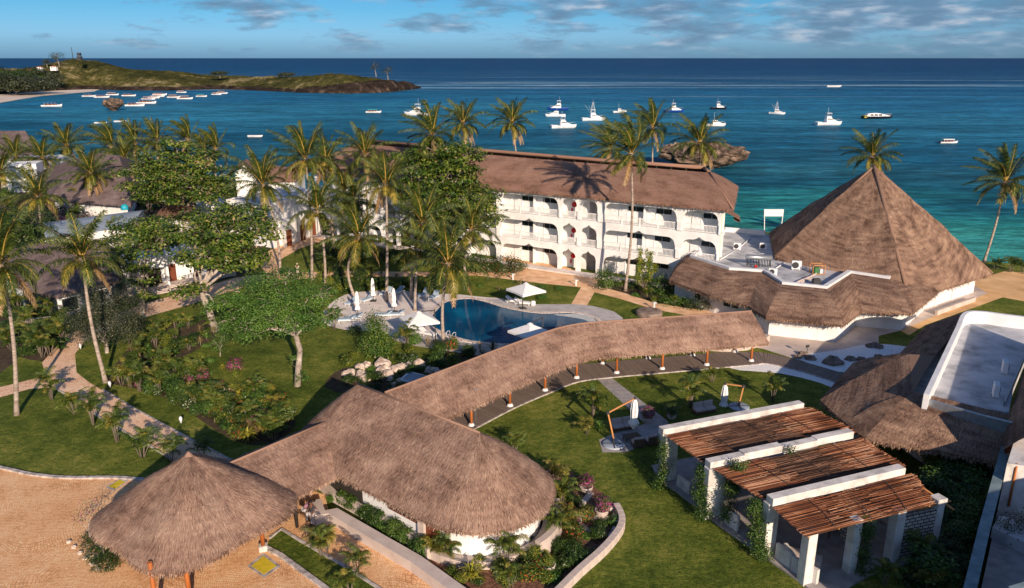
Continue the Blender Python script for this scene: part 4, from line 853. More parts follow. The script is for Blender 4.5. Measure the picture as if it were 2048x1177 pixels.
# ================================================================ service wing with flat roof and thatch skirt
def wing():
    z = 4.3; T = [(24.3, 97.5), (22.3, 93.2), (25.5, 87.5), (29.2, 86.4), (29.7, 81.4), (33.6, 79.8), (38.8, 86.0), (42.1, 83.6), (45.2, 87.6)]
    B = [(20.6, 95.0), (18.8, 89.3), (22.2, 83.0), (25.4, 79.2), (26.0, 75.3), (33.0, 72.9), (36.8, 77.4), (41.7, 76.6), (48.6, 84.4)]
    root = thing('service_wing', 'low wing with grey flat roof ringed by a white parapet and a shaggy thatch skirt', 'building', (31, 84, 0))
    top = [(30.3, 110.5), (25.5, 101.0)] + T[1:] + [(45, 95), (36.5, 107.5)]
    m = MB(); m.prism(top, 3.0, 4.05); m.build('flat_roof', CONC, root)
    pts = [(30.6, 109.5, z)] + [(x, y, z) for x, y in T[1:]]
    m = MB(); sp = []
    for i, p in enumerate(pts):
        sp.append(V3(p))
    m.strip(sp, .55, 3.6, 4.62); m.build('parapet', PARAP, root)
    m = MB(); m.strip([(30.6, 109.5), (35.8, 107.2)], .3, 4.0, 4.7); m.build('parapet', PARAP, root)
    pa = []
    for i in range(len(T) - 1): pa.append(([V3((*T[i], 4.35)), V3((*T[i + 1], 4.35))], [V3((*B[i], 2.55)), V3((*B[i + 1], 2.55))]))
    thatch('thatch_skirt', pa, THATCHO, root, blades=9, seed=12, bl=.6, bw=.06, fringe=22, bulge=.45, lump=.08, step=.9)
    Wl = [(b[0] + (t_[0] - b[0]) * .28, b[1] + (t_[1] - b[1]) * .28) for t_, b in zip(T, B)]
    m = MB(); m.prism(Wl + [(46, 92), (38, 105), (31, 108), (26, 101)], 0, 2.95); m.build('wall', WHITE, root)
    for (px, py, ww) in ((1521, 614, 1.1), (1536, 617, 1.0), (1696, 633, 1.5)):
        pass
    def onwall(i, q, zc, ww, hh, nm='window', mt=DARK):
        a, b = V3((*Wl[i], 0)), V3((*Wl[i + 1], 0)); d = (b - a).normalized(); o_ = V3((d.y, -d.x, 0)); o_ = o_ if o_.y < 0 else -o_; c = a.lerp(b, q) + o_ * .02
        rz = math.atan2(d.y, d.x); m = MB(); m.box((c.x, c.y, zc), (ww, .10, hh), rz); f = m.build(nm, mt, root)
        m = MB(); 
        for s in (-1, 1): m.box((c.x + d.x * s * (ww / 2 + .05), c.y + d.y * s * (ww / 2 + .05), zc), (.1, .16, hh + .2), rz); m.box((c.x, c.y, zc + s * (hh / 2 + .05)), (ww, .16, .1), rz)
        k = m.build('frame', WHITE, f); return f
    onwall(2, .35, 1.5, .9, .6); onwall(2, .55, 1.5, .9, .6); onwall(3, .3, 1.5, 1.5, .6); onwall(1, .6, 1.4, 1.0, .6)
    # curved white drums under the eave
    for q_ in ((28.6, 79.6, 2.1), (32.2, 77.5, 1.6), (40.6, 80.6, 1.3)): m = MB(); m.lathe((q_[0], q_[1], 0), [(q_[2], 0), (q_[2], 2.4)], 24); m.build('round_wall', WHITE, root)
    for q_ in ((28.6, 79.6, 2.3), (32.2, 77.5, 1.8)): m = MB(); m.lathe((q_[0], q_[1], 0), [(q_[2], 0), (q_[2], .25)], 24); m.build('plinth', PINKW, root)
    return z
wing()
def ac_unit(p, rz, label, w=.95, h=.8, dark=False):
    root = thing('air_conditioner', label, 'air conditioner', p, 'air conditioners on the roofs'); c, s = math.cos(rz), math.sin(rz)
    m = MB(); m.box((p.x, p.y, p.z + h / 2 + .1), (w, .38, h), rz, 0, .03); m.box((p.x - c * w * .35, p.y - s * w * .35, p.z + .05), (.08, .42, .1), rz); m.box((p.x + c * w * .35, p.y + s * w * .35, p.z + .05), (.08, .42, .1), rz); m.build('casing', PARAP, root)
    f = MB(); q = V3((p.x - c * w * .12 + s * .20, p.y - s * w * .12 - c * .20, p.z + h / 2 + .1)); f.tube([q, q + V3((s, -c, 0)) * .03], [h * .38, h * .38], 16); f.tube([q + V3((s, -c, 0)) * .03, q + V3((s, -c, 0)) * .05], [h * .12, h * .12], 10, 0); f.build('fan_grille', METAL, root)
z = 4.06
ac_unit(P(1474, 500, z), R(-20), 'white air conditioner on the flat roof beside the hotel end wall')
ac_unit(P(1526, 500, z), R(-15), 'white air conditioner on the flat roof left of the pyramid, behind the water heater')
ac_unit(P(1592, 540, z), R(-15), 'white air conditioner with dark round fan, alone in front of the pyramid thatch', 1.1, 1.0)
ac_unit(P(1545, 552, z), R(-20), 'air conditioner half hidden behind the white roof parapet')
def rooftop():
    p = P(1517, 535, 4.06); root = thing('water_heater', 'solar water heater with grey horizontal tank on black legs on the flat roof', 'water heater', p)
    m = MB(); a = p + V3((-1.5, .5, 1.15)); b = p + V3((1.5, -.1, 1.15)); m.tube([a, a.lerp(b, .02), b], [.30, .32, .32], 16); m.build('tank', GALV, root)
    m = MB()
    for q in (.08, .5, .92):
        c = a.lerp(b, q); m.beam(c, c + V3((-.1, -.5, -1.15)), .07, .07); m.beam(c, c + V3((.1, .4, -1.15)), .07, .07)
    m.beam(p + V3((-1.5, 0, .35)), p + V3((1.5, -.6, .35)), .06, .06); m.build('frame', METAL, root)
    m = MB()
    for q in range(9): c = a.lerp(b, .08 + q * .105); m.tube([c, c + V3((-.15, -1.0, -.9))], [.04, .04], 6)
    m.build('tube_collector', DARK, root)
    m = MB(); c = p + V3((-.5, -.5, .25)); m.ball(c, .2, 10, 6); m.build('expansion_vessel', RED, root)
    p = P(1634, 548, 4.06); root = thing('equipment_cage', 'brown open cage holding green and white equipment on the flat roof', 'cage', p)
    m = MB()
    for x in (-.7, .7):
        for y in (-.5, .5): m.box((p.x + x, p.y + y, p.z + .55), (.07, .07, 1.1))
    for x in (-.7, .7): m.box((p.x + x, p.y, p.z + 1.1), (.07, 1.07, .07))
    for y in (-.5, .5): m.box((p.x, p.y + y, p.z + 1.13), (1.47, .07, .07)); m.box((p.x, p.y + y, p.z + .1), (1.47, .07, .07))
    m.build('frame', WOODL, root)
    m = MB(); m.box((p.x - .2, p.y, p.z + .45), (.6, .6, .7), .2, 0, .05); m.build('pump', M('green_paint', (.05, .16, .06), 3), root)
    m = MB(); m.box((p.x + .35, p.y, p.z + .35), (.35, .5, .5), .2, 0, .05); m.build('control_box', PARAP, root)
    m = MB(); q = P(1632, 570, 4.06); m.box((q.x, q.y, q.z + .3), (.9, .6, .6), .1, 0, .06); m.box((q.x, q.y, q.z + .65), (.7, .45, .12), .1); solo(m, 'roof_vent', METAL, 'small dark grey vent box standing on the flat roof', 'vent')
    # crumpled sheet
    a = [P(1572, 577, 4.1), P(1590, 572, 4.1), P(1612, 566, 4.1), P(1630, 552, 4.1), P(1615, 549, 4.1), P(1598, 556, 4.1), P(1580, 566, 4.1)]
    m = MB(); r = random.Random(3); g = 9; vs = []
    for i in range(g):
        for j in range(g):
            s, t_ = i / (g - 1), j / (g - 1); q = a[0].lerp(a[3], s) + (a[5] - a[0]) * .35 * (t_ - .5) * 2; vs.append((q.x, q.y, 4.10 + r.uniform(0, .28) * math.sin(math.pi * t_) ** .5))
    m.add(vs, [(i * g + j, (i + 1) * g + j, (i + 1) * g + j + 1, i * g + j + 1) for i in range(g - 1) for j in range(g - 1)])
    solo(m, 'tarpaulin', CUSH, 'crumpled grey tarpaulin lying on the flat roof near the front parapet', 'tarpaulin')
    m = MB()
    for A_, B_ in (((1478, 497), (1502, 475)), ((1440, 520), (1478, 497)), ((1510, 505), (1545, 512)), ((1552, 537), (1570, 525))): m.tube([P(*A_, 4.15), P(*B_, 4.15)], [.07, .07], 6)
    solo(m, 'roof_pipes', PARAP, 'white pipes running across the flat roof beside the hotel', 'pipes')
    # blank signboard on two legs by the sea
    D = 126; L1 = PW(1529, 465, D); L2 = PW(1562, 462, D); T1 = PW(1529, 419, D); T2 = PW(1567, 420, D); b1 = PW(1529, 433, D); b2 = PW(1567, 435, D)
    root = thing('frame_sign', 'white blank board on two tall white legs standing above the sea wall', 'sign', (L1.x, D, 0))
    m = MB(); m.beam((L1.x, D, 0), (T1.x, D, T1.z), .12, .12); m.beam((T2.x - .1, D, 0), (T2.x, D, T2.z), .12, .12); m.build('post', PARAP, root)
    m = MB(); m.box(((T1.x + T2.x) / 2, D, (T1.z + b1.z) / 2), (T2.x - T1.x, .1, T1.z - b1.z)); m.build('board', PARAP, root)
rooftop()

# ================================================================ covered walkway
def walkway():
    top = spline([P(770, 786, 4.75), P(900, 737, 4.75), P(1020, 691, 4.75), P(1134, 653, 4.75), P(1240, 642, 4.75), P(1370, 633, 4.75), P(1503, 623, 4.75)], 5)
    fr = []; bk = []; n = len(top)
    for i, p in enumerate(top):
        d = (top[min(i + 1, n - 1)] - top[max(i - 1, 0)]).normalized(); q = V3((d.y, -d.x, 0)).normalized()
        fr.append(p + q * 2.95 + V3((0, 0, -2.2))); bk.append(p - q * 2.95 + V3((0, 0, -2.2)))
    fr[-1] += V3((.35, 0, 0)); bk[-1] += V3((.35, 0, 0))
    root = thing('covered_walkway', 'long curving thatched roof on orange posts over the boarded walkway between reception and restaurant', 'walkway', top[n // 2] - V3((0, 0, 4.75)))
    thatch('roof', [(top, fr), (top[::-1], bk[::-1])], THATCH, root, blades=26, seed=20, bl=.45, bw=.05, fringe=30, bulge=.12, step=.9)
    ridge_cap(top, root, THATCH, .08)
    m = MB(); m.beam(top[-1] - V3((0.3, 0, .25)), fr[-1] - V3((.5, 0, .1)), .12, .12); m.beam(top[-1] - V3((0.3, 0, .25)), bk[-1] - V3((.5, 0, .1)), .12, .12); m.build('rafter', WOODP, root)
    posts = [(943, 852), (1020, 813), (1090, 782), (1153, 757), (1233, 747), (1324, 739), (1413, 731), (1502, 723), (1060, 745), (1125, 735), (1206, 728), (1296, 718), (1385, 712), (1470, 705)]
    for q in posts:
        p = P(*q); m = MB(); m.tube([p + V3((0, 0, .2)), p + V3((0, 0, 1.5)), p + V3((0, 0, 2.95))], [.12, .11, .105], 9); o = m.build('post', WOODP, root)
        m = MB(); m.lathe((p.x, p.y, p.z - .02), [(.34, 0), (.26, .14), (.2, .26)], 10); m.build('post_base', PARAP, o)
    # boarded floor following the posts and running on to the plaza
    f = [P(880, 885), P(943, 856), P(1020, 816), P(1090, 786), P(1153, 762), P(1233, 752), P(1324, 744), P(1413, 736), P(1500, 728), P(1533, 726), P(1590, 738), P(1669, 762), P(1740, 790)]
    b = []
    f = spline(f, 4); n = len(f); mb = MB(); UV = []; vs = []; L = 0
    for i, p in enumerate(f):
        d = (f[min(i + 1, n - 1)] - f[max(i - 1, 0)]).normalized(); q = V3((-d.y, d.x, 0)); w_ = 3.3 if p.x < 22 else 3.3 - min(1.2, (p.x - 22) * .3)
        vs += [p + q * w_ + V3((0, 0, .06)), p - q * .35 + V3((0, 0, .06)), p - q * .38 + V3((0, 0, -.1))]
        if i: L += (p - f[i - 1]).length
        UV.append(L)
    Q = []; U = []
    for i in range(n - 1):
        a, c_ = i * 3, (i + 1) * 3
        for s in range(8):
            t0, t1 = s / 8, (s + 1) / 8; Q.append([vs[a].lerp(vs[a + 1], t1), vs[c_].lerp(vs[c_ + 1], t1), vs[c_].lerp(vs[c_ + 1], t0), vs[a].lerp(vs[a + 1], t0)])
            U.append([(t1 * 3.65, UV[i]), (t1 * 3.65, UV[i + 1]), (t0 * 3.65, UV[i + 1]), (t0 * 3.65, UV[i])])
        Q.append([vs[a + 2], vs[c_ + 2], vs[c_ + 1], vs[a + 1]]); U.append([(0, 0)] * 4)
    U = [[(v, u) for (u, v) in q] for q in U]
    me = quads_mesh('boardwalk', [[tuple(p) for p in q] for q in Q], [PLANK], None, [[(y, x) for (x, y) in q] for q in U]); o = link(me, 'boardwalk'); o['kind'] = 'structure'
    m = MB(); kp = [vs[i * 3 + 1] for i in range(n)]; m.strip([k for k in kp], .14, -.05, .075); o = m.build('boardwalk_edging', KERBM); o['kind'] = 'structure'
    m = MB(); m.strip([P(1415, 700), P(1450, 703), P(1490, 700), P(1522, 690), P(1535, 680)], .45, 0, .6); solo(m, 'planter_wall', PINKW, 'low curved white planter wall at the far end of the covered walkway', 'planter')
walkway()

# ================================================================ reception
def reception():
    Rr, Ll = V3((-1.96, 42.15, 6.4)), V3((-10.65, 49.45, 6.4)); d = (Ll - Rr).normalized(); n = V3((-.643, -.766, 0)); rad = 4.65; ez = 2.65
    root = thing('reception_building', 'large rounded thatched reception hall with long ridge, white curved wall below its shaggy eave', 'building', (-6, 46, 0))
    e = lambda c, s, f=1.0: V3((c.x, c.y, 0)) + n * (s * rad * f) + V3((0, 0, ez))
    arcR = []; arcL = []
    for i in range(15):
        t = math.pi * i / 14; v = n * math.cos(t) * rad + (-d) * math.sin(t) * rad; arcR.append(V3((Rr.x, Rr.y, ez)) + v)
        v = -n * math.cos(t) * rad + d * math.sin(t) * rad * .92; arcL.append(V3((Ll.x, Ll.y, ez)) + v)
    thatch('roof', [([Ll, Rr], [e(Ll, 1), e(Rr, 1)]), ([Rr, Rr], arcR), ([Rr, Ll], [e(Rr, -1), e(Ll, -1)]), ([Ll, Ll], arcL)], THATCH, root, blades=52, seed=31, bl=.42, bw=.042, fringe=55, bulge=.22, lump=.05, step=.6)
    ridge_cap([Rr, Rr.lerp(Ll, .5), Ll], root, THATCH, .07)
    wr = 3.75; m = MB(); poly = []
    for i in range(17):
        t = math.pi * i / 16; v = n * math.cos(t) * wr - d * math.sin(t) * wr; poly.append((Rr.x + v.x, Rr.y + v.y))
    for i in range(17):
        t = math.pi * i / 16; v = -n * math.cos(t) * wr + d * math.sin(t) * wr; poly.append((Ll.x + v.x, Ll.y + v.y))
    m.prism(poly, 0, 3.2); m.build('wall', WHITE, root)
    def onw(s, zc, ww, hh, nm, mt, dep=.12):
        c = Rr.lerp(Ll, s); c = V3((c.x, c.y, zc)) + n * (wr + .02); m = MB(); m.box(c, (ww, dep, hh), math.atan2(d.y, d.x)); return m.build(nm, mt, root)
    onw(.26, 1.75, 2.6, .75, 'window', BROWN); onw(.26, 1.75, 2.3, .5, 'window_pane', DARK, .16); onw(.03, 1.1, 1.1, 2.2, 'door', BROWN); onw(.78, 1.3, 4.2, 2.6, 'entrance', DARKI)
    onw(.10, 1.35, .5, 2.7, 'pillar', PINKW, .5)
    m = MB(); pts = []
    for i in range(17):
        t = R(-8) + R(150) * i / 16; v = n * math.cos(t) * 4.15 - d * math.sin(t) * 4.15; pts.append((Rr.x + v.x, Rr.y + v.y, 0))
    m.strip(pts, .5, 0, .55); m.build('plinth', PINKW, root)
    m = MB(); pts = []
    for i in range(11):
        t = R(85) + R(58) * i / 10; v = n * math.cos(t) * 4.9 - d * math.sin(t) * 4.9; pts.append((Rr.x + v.x, Rr.y + v.y, 0))
    m.strip(pts, .4, 0, 1.25); m.build('screen_wall', PINKW, root)
    # corridor roof and cone canopy
    a, b = V3((-12.2, 48.0, 4.45)), V3((-18.0, 40.9, 4.45)); dd = (b - a).normalized(); pp = V3((.77, -.63, 0))
    r2 = thing('entrance_corridor', 'short straight thatched roof joining the round canopy to the reception hall', 'building', (-15, 44, 0))
    thatch('roof', [([b, a], [b + pp * 3.5 + V3((0, 0, -1.95)), a + pp * 3.5 + V3((0, 0, -1.95))]), ([a, b], [a - pp * 3.5 + V3((0, 0, -1.95)), b - pp * 3.5 + V3((0, 0, -1.95))])], THATCH, r2, blades=45, seed=33, bl=.4, bw=.04, fringe=50, bulge=.1, step=.6)
    ridge_cap([a, b], r2, THATCH, .07)
    for q in ((-10.7, 45.0), (-13.4, 42.0), (-16.4, 46.3)):
        m = MB(); m.tube([(q[0], q[1], 0), (q[0], q[1], 2.7)], [.11, .10], 8); m.build('post', DARKI, r2)
    A = V3((-18.4, 39.5, 6.5)); r3 = thing('entrance_canopy', 'round conical thatched canopy on orange posts over the paved driveway', 'pavilion', (A.x, A.y, 0))
    loop = []
    for i in range(49):
        t = 2 * math.pi * i / 48; rr = 5.2 + .55 * math.cos(4 * (t - R(9))); loop.append(V3((A.x + math.cos(t) * rr, A.y + math.sin(t) * rr, 2.75)))
    thatch('roof', [([A, A], loop)], THATCH, r3, blades=52, seed=35, bl=.42, bw=.042, fringe=55, bulge=.10, lump=.06, step=.6)
    m = MB(); m.lathe((A.x, A.y, A.z - .20), [(.26, 0), (.18, .14), (.08, .26), (.02, .30)], 12); m.build('cap', THATCH, r3)
    q1 = P(527, 1100); q2 = P(303, 1148, 2.5); q3 = P(360, 1136, 2.5)
    for q in (q1, V3((q2.x, q2.y, 0)), V3((q3.x + .1, q3.y + .4, 0)), V3((-21.5, 40.5, 0))):
        m = MB(); m.tube([q + V3((0, 0, .25)), q + V3((0, 0, 3.2))], [.13, .12], 9); o = m.build('post', WOODP, r3)
        m = MB(); m.box((q.x, q.y, .17), (.5, .5, .34), .3, 0, .05); m.build('post_base', WHITE2, o)
    m = MB(); q = q1; m.tube([q + V3((-.35, -.15, 1.5)), q + V3((-.35, -.15, 1.85))], [.13, .13], 8); m.build('lamp', METAL, r3)
    # forecourt planter along the reception front
    w = [P(630, 1000, .7), P(640, 1026, .7), P(666, 1022, .7), P(745, 1068, .7), P(832, 1118, .7), P(925, 1185, .7), P(1010, 1245, .7)]
    m = MB(); m.strip(w, .75, 0, .7); solo(m, 'planter_wall', PINKW, 'long low pale wall edging the hedge in front of reception', 'wall')
    m = MB(); m.strip([P(640, 975), P(672, 1006), P(760, 1050), P(842, 1103), P(860, 1120)], .35, 0, .75); solo(m, 'planter_wall', PINKW, 'inner low pale wall behind the row of clipped bushes', 'wall')
reception()
def kerbs():
    m = MB(); m.strip(spline([P(-300, 915), P(-100, 922), P(0, 937), P(60, 950), P(130, 957), P(230, 957), P(300, 961), P(345, 950)], 5), .28, 0, .13); o = m.build('kerb', KERBM); o['kind'] = 'structure'
    m = MB(); m.strip([P(528, 1096), P(560, 1112), P(655, 1182), P(800, 1290)], .30, 0, .14); o = m.build('kerb', KERBM); o['kind'] = 'structure'
    m = MB(); m.strip([P(540, 1078), P(563, 1060), P(600, 1083), P(690, 1135), P(760, 1180), P(900, 1275)], .18, 0, .10); o = m.build('kerb', KERBM); o['kind'] = 'structure'
    sheet('grass_strip', [(537, 1083), (563, 1062), (600, 1085), (690, 1137), (760, 1182), (900, 1280), (800, 1285), (655, 1178), (560, 1108), (535, 1097)], 0.03, GRASS)
    m = MB(); m.strip([P(206, 780), P(272, 820), P(340, 857), P(394, 885), P(462, 921)], .14, 0, .07); m.strip([P(108, 776), P(155, 803), P(204, 839), P(251, 866), P(306, 897), P(345, 920)], .14, 0, .07); o = m.build('kerb', KERBM); o['kind'] = 'structure'
    Y = M('yellow_paint', (.62, .47, .03), 3, .8)
    for (pts, lab) in (([(193 + 310, 1133), (527, 1113), (553, 1133), (528, 1150)], 'yellow painted manhole cover with grey rim beside the kerb near the orange post'), ([(217, 974), (238, 961), (251, 964), (231, 979)], 'yellow painted manhole cover by the lawn kerb left of the canopy')):
        w_ = [P(*p) for p in pts]; c = sum(w_, V3()) / 4; root = thing('manhole_cover', lab, 'manhole cover', c)
        m = MB(); m.prism([c + (p - c) * 1.35 for p in w_], -.05, .022); m.build('rim', KERBM, root); m = MB(); m.prism(w_, 0, .035); m.build('lid', Y, root)
kerbs()

# ================================================================ pergola
REED = randmat('reed_sticks', [(0, (.040, .018, .012)), (.35, (.13, .045, .022)), (.75, (.30, .11, .048)), (.97, (.52, .31, .20))], .8)
_n = REED.node_tree; _r = [x for x in _n.nodes if x.type == 'VALTORGB'][0]; _g = [x for x in _n.nodes if x.type == 'NEW_GEOMETRY'][0]; _z = N(_n, 'ShaderNodeTexNoise'); _z.inputs['Scale'].default_value = .45; _z.inputs['Detail'].default_value = 5; _n.links.new(_g.outputs['Position'], _z.inputs['Vector'])
_a = N(_n, 'ShaderNodeMath', operation='MULTIPLY_ADD'); _n.links.new(_z.outputs[0], _a.inputs[0]); _a.inputs[1].default_value = 1.1; _a.inputs[2].default_value = -.58; _b = N(_n, 'ShaderNodeMath', operation='ADD'); _n.links.new(_a.outputs[0], _b.inputs[0]); _n.links.new(_g.outputs['Random Per Island'], _b.inputs[1]); _n.links.new(_b.outputs[0], _r.inputs[0])
REEDD = randmat('reed_sticks_grey', [(0, (.025, .014, .011)), (.5, (.085, .045, .030)), (.95, (.22, .12, .08))], .8)
def stonemat():
    m, nt, b, o = bare('stone_blocks'); lk = nt.links.new; tc = N(nt, 'ShaderNodeTexCoord'); br = N(nt, 'ShaderNodeTexBrick'); br.inputs['Scale'].default_value = 1; br.inputs['Brick Width'].default_value = .42; br.inputs['Row Height'].default_value = .22; br.inputs['Mortar Size'].default_value = .035; br.inputs['Mortar Smooth'].default_value = .3
    br.inputs['Color1'].default_value = (.62, .57, .52, 1); br.inputs['Color2'].default_value = (.42, .38, .35, 1); br.inputs['Mortar'].default_value = (.05, .045, .04, 1); lk(tc.outputs['UV'], br.inputs[0]); lk(br.outputs[0], b.inputs['Base Color']); b.inputs['Roughness'].default_value = .9
    bp = N(nt, 'ShaderNodeBump'); bp.inputs['Distance'].default_value = .05; bp.invert = True; lk(br.outputs['Fac'], bp.inputs['Height']); lk(bp.outputs[0], b.inputs['Normal']); return m
def pergola():
    root = thing('pergola', 'white masonry pergola with three long beams and brown reed roofing on the lawn', 'pergola', (17, 43, 0))
    d = V3((.935, .355, 0)).normalized(); q = V3((-d.y, d.x, 0)); rz = math.atan2(d.y, d.x)
    beams = [(V3((10.1, 47.6, 3.75)), 11.8), (V3((12.2, 43.15, 3.75)), 11.4), (V3((14.75, 39.0, 3.75)), 9.9)]
    r = random.Random(5)
    for k, (a, L) in enumerate(beams):
        m = MB(); segs = [(0, L)] if k != 1 else [(0, 2.6), (2.62, 5.6), (5.62, 8.3), (8.32, L)]
        for i, (s0, s1) in enumerate(segs):
            c = a + d * (s0 + s1) / 2; off = [0, .12, -.02, .07][i % 4] if k == 1 else 0
            m.box((c.x + q.x * off, c.y + q.y * off, c.z + off * .5), (s1 - s0, .62, .5), rz, 0, .03)
        m.build('beam', WHITE2, root)
    pil = [(V3((10.75, 47.75, 0)), .75, 1.0), (V3((12.75, 43.3, 0)), .6, 1.3), (V3((15.0, 39.3, 0)), .55, .8), (V3((16.3, 36.7, 0)), .6, .6), (V3((19.15, 37.6, 0)), .55, .55), (V3((22.0, 38.6, 0)), .62, .62), (V3((24.85, 39.7, 0)), .55, .55), (V3((20.6, 51.6, 0)), .6, .6), (V3((22.3, 47.1, 0)), .6, .6), (V3((23.6, 42.5, 0)), .6, .6)]
    for i, (p, a, b_) in enumerate(pil):
        h = 3.52 if i not in (6,) else 3.3; m = MB(); m.box((p.x, p.y, h / 2), (b_, a, h), rz, 0, .03)
        if i == 6: m.box((p.x, p.y, h + .12), (.7, .7, .3), rz, 0, .05)
        m.build('pillar', WHITE2, root)
    # reed panels: hundreds of sticks laid side by side
    panels = [((10.5, 47.25), (12.15, 43.65), (23.3, 47.7), (21.6, 51.5), 3.62, 0), ((12.6, 42.75), (14.5, 39.5), (24.4, 43.1), (23.3, 46.9), 3.60, 1), ((14.95, 38.6), (15.75, 35.9), (24.1, 39.0), (24.6, 42.3), 3.50, 2)]
    for (a, b_, c, e, zz, k) in panels:
        a, b_, c, e = [V3((*p, zz)) for p in (a, b_, c, e)]; m = MB(); W = (a - b_).length; n = int(W / .021)
        for i in range(n):
            t = (i + .5) / n; s0 = a.lerp(b_, t); s1 = e.lerp(c, t); L = (s1 - s0).length; x = -r.uniform(0, .25)
            while x < L:
                l = r.uniform(1.6, 4.2); x1 = min(x + l, L + r.uniform(-.05, .30)); u = (s1 - s0).normalized()
                yw = r.uniform(-.05, .05); lift = r.uniform(0, .035) + .06 * math.sin(x * .9 + k)
                p0 = s0 + u * x + q * r.uniform(-.04, .04) + V3((0, 0, lift)); p1 = s0 + u * x1 + q * (yw + r.uniform(-.04, .04)) + V3((0, 0, lift + r.uniform(-.02, .03)))
                w_ = r.uniform(.010, .017); up = V3((0, 0, w_))
                m.add([p0 - q * w_, p0 + up, p0 + q * w_, p1 - q * w_, p1 + up, p1 + q * w_], [(0, 1, 4, 3), (1, 2, 5, 4), (0, 3, 5, 2)], 1 if (k < 2 and .20 < (x + x1) / 2 / L < .76) else 0)
                x = x1 - r.uniform(-.02, .3)
        m.build('reed_roof', [REED, REEDD], root)
        for f in (.22, .5, .78):
            m = MB(); p0 = a.lerp(e, f); p1 = b_.lerp(c, f); m.tube([p0 + V3((0, 0, .12)), p0.lerp(p1, .5) + V3((.1, 0, .14)), p1 + V3((0, 0, .12))], [.02] * 3, 5); m.build('tie_wire', METAL, root)
        for f in (.02, .25, .5, .75, .98): m = MB(); p0 = a.lerp(e, f); p1 = b_.lerp(c, f); m.tube([p0 - V3((0, 0, .08)), p1 - V3((0, 0, .08))], [.06, .05], 6); m.build('rafter', WOODL, root)
        m = MB(); m.add([a - V3((0, 0, .03)), b_ - V3((0, 0, .03)), c - V3((0, 0, .03)), e - V3((0, 0, .03)), a - V3((0, 0, .05)), b_ - V3((0, 0, .05)), c - V3((0, 0, .05)), e - V3((0, 0, .05))], [(0, 1, 2, 3), (7, 6, 5, 4), (0, 4, 5, 1), (1, 5, 6, 2), (2, 6, 7, 3), (3, 7, 4, 0)]); m.build('reed_backing', M('reed_backing', (.13, .06, .032), 5, .9), root)
    m = MB(); p = V3((23.4, 45.6, 3.4)); m.tube([p, V3((25.6, 39.3, 2.95))], [.07, .06], 7); m.build('pole', WOODL, root); m = MB(); m.tube([V3((23.4, 39.1, 3.1)), V3((25.7, 39.9, 3.15))], [.07, .06], 7); m.build('pole', WOODL, root)
    sm = stonemat(); A, B = V3((22.4, 38.9, 0)), V3((24.6, 39.6, 0)); L = (B - A).length; h = 2.9; n = V3(((B - A).y, -(B - A).x, 0)).normalized()
    def slab(A, B, h, th, nm):
        n = V3(((B - A).y, -(B - A).x, 0)).normalized() * th / 2; L = (B - A).length; Q = []; U = []
        z = V3((0, 0, h)); f = [(A + n, B + n, B + n + z, A + n + z), (B - n, A - n, A - n + z, B - n + z)]
        for ff in f: Q.append([tuple(p) for p in ff]); U.append([(0, 0), (L, 0), (L, h), (0, h)])
        for ff, w_ in (((A - n, A + n, A + n + z, A - n + z), th), ((B + n, B - n, B - n + z, B + n + z), th)): Q.append([tuple(p) for p in ff]); U.append([(0, 0), (w_, 0), (w_, h), (0, h)])
        Q.append([tuple(p) for p in (A + n + z, B + n + z, B - n + z, A - n + z)]); U.append([(0, 0), (L, 0), (L, th), (0, th)])
        Q = np.array(Q) - np.array(wloc(root)); link(quads_mesh(nm, Q, [sm], None, U), nm, root)
    slab(A, B, h, .45, 'stone_wall'); slab(V3((20.0, 40.6, 0)), V3((21.8, 41.3, 0)), 1.0, .4, 'stone_wall')
    m = MB(); 
    for (a, b_, hh) in (((13.4, 42.4), (13.9, 41.4), 1.15), ((15.4, 38.8), (15.9, 37.8), 1.1), ((11.3, 46.8), (11.9, 45.6), .9)): m = MB(); m.strip([a, b_], .2, 0, hh); m.build('low_wall', WHITE2, root)
    m = MB(); m.prism([P(1318, 965), P(1352, 985), P(1440, 1055), P(1520, 1110), P(1625, 1185), P(1660, 1200), P(1740, 1152), P(1895, 1108), V3((26.5, 41.5, 0)), V3((24, 50, 0)), V3((22, 54, 0)), V3((10, 49.5, 0))], -.2, .10); m.build('floor', GREYP, root)
    return d, q
PD, PQ = pergola()
def pergola_inside():
    d, q = PD, PQ; rz = math.atan2(d.y, d.x)
    m = MB(); p = V3((16.6, 38.2, .1)); m.box((p.x, p.y, .35 + .1), (2.2, .8, .7), rz - .9, 0, .03); solo(m, 'stone_counter', PINKW, 'cream stone counter block beside the front left pillar of the pergola', 'counter')
    m = MB(); m.box((17.3, 38.9, .55), (.5, .5, .9), rz, 0, .12); m.ball((17.2, 38.6, 1.1), (.26, .26, .2), 10, 6, 0, .1); solo(m, 'pot', CUSH, 'pale pot on the counter under the pergola', 'pot')
    m = MB(); m.strip([(15.9, 38.9), (16.0, 37.6), (16.9, 36.4)], .25, .1, 1.0); solo(m, 'parapet', WHITE2, 'low white parapet wall between the left pillars of the pergola', 'wall')
    for i, (x, y) in enumerate(((18.6, 41.0), (20.2, 42.6), (18.0, 44.6), (14.5, 46.3))):
        root = thing('dining_table', ['wooden table under the front bay', 'wooden table in the shade of the middle bay', 'wooden table deep under the pergola', 'wooden table behind the left pillars'][i] + ' of the pergola', 'table', (x, y, .1), 'tables under the pergola')
        m = MB(); m.box((x, y, .84), (1.4, .9, .06), rz, 0, .02); m.build('tabletop', WICK, root)
        for sx in (-.6, .6):
            for sy in (-.35, .35): m = MB(); m.box((x + sx, y + sy, .45), (.07, .07, .7)); m.build('leg', WICK, root)
pergola_inside()

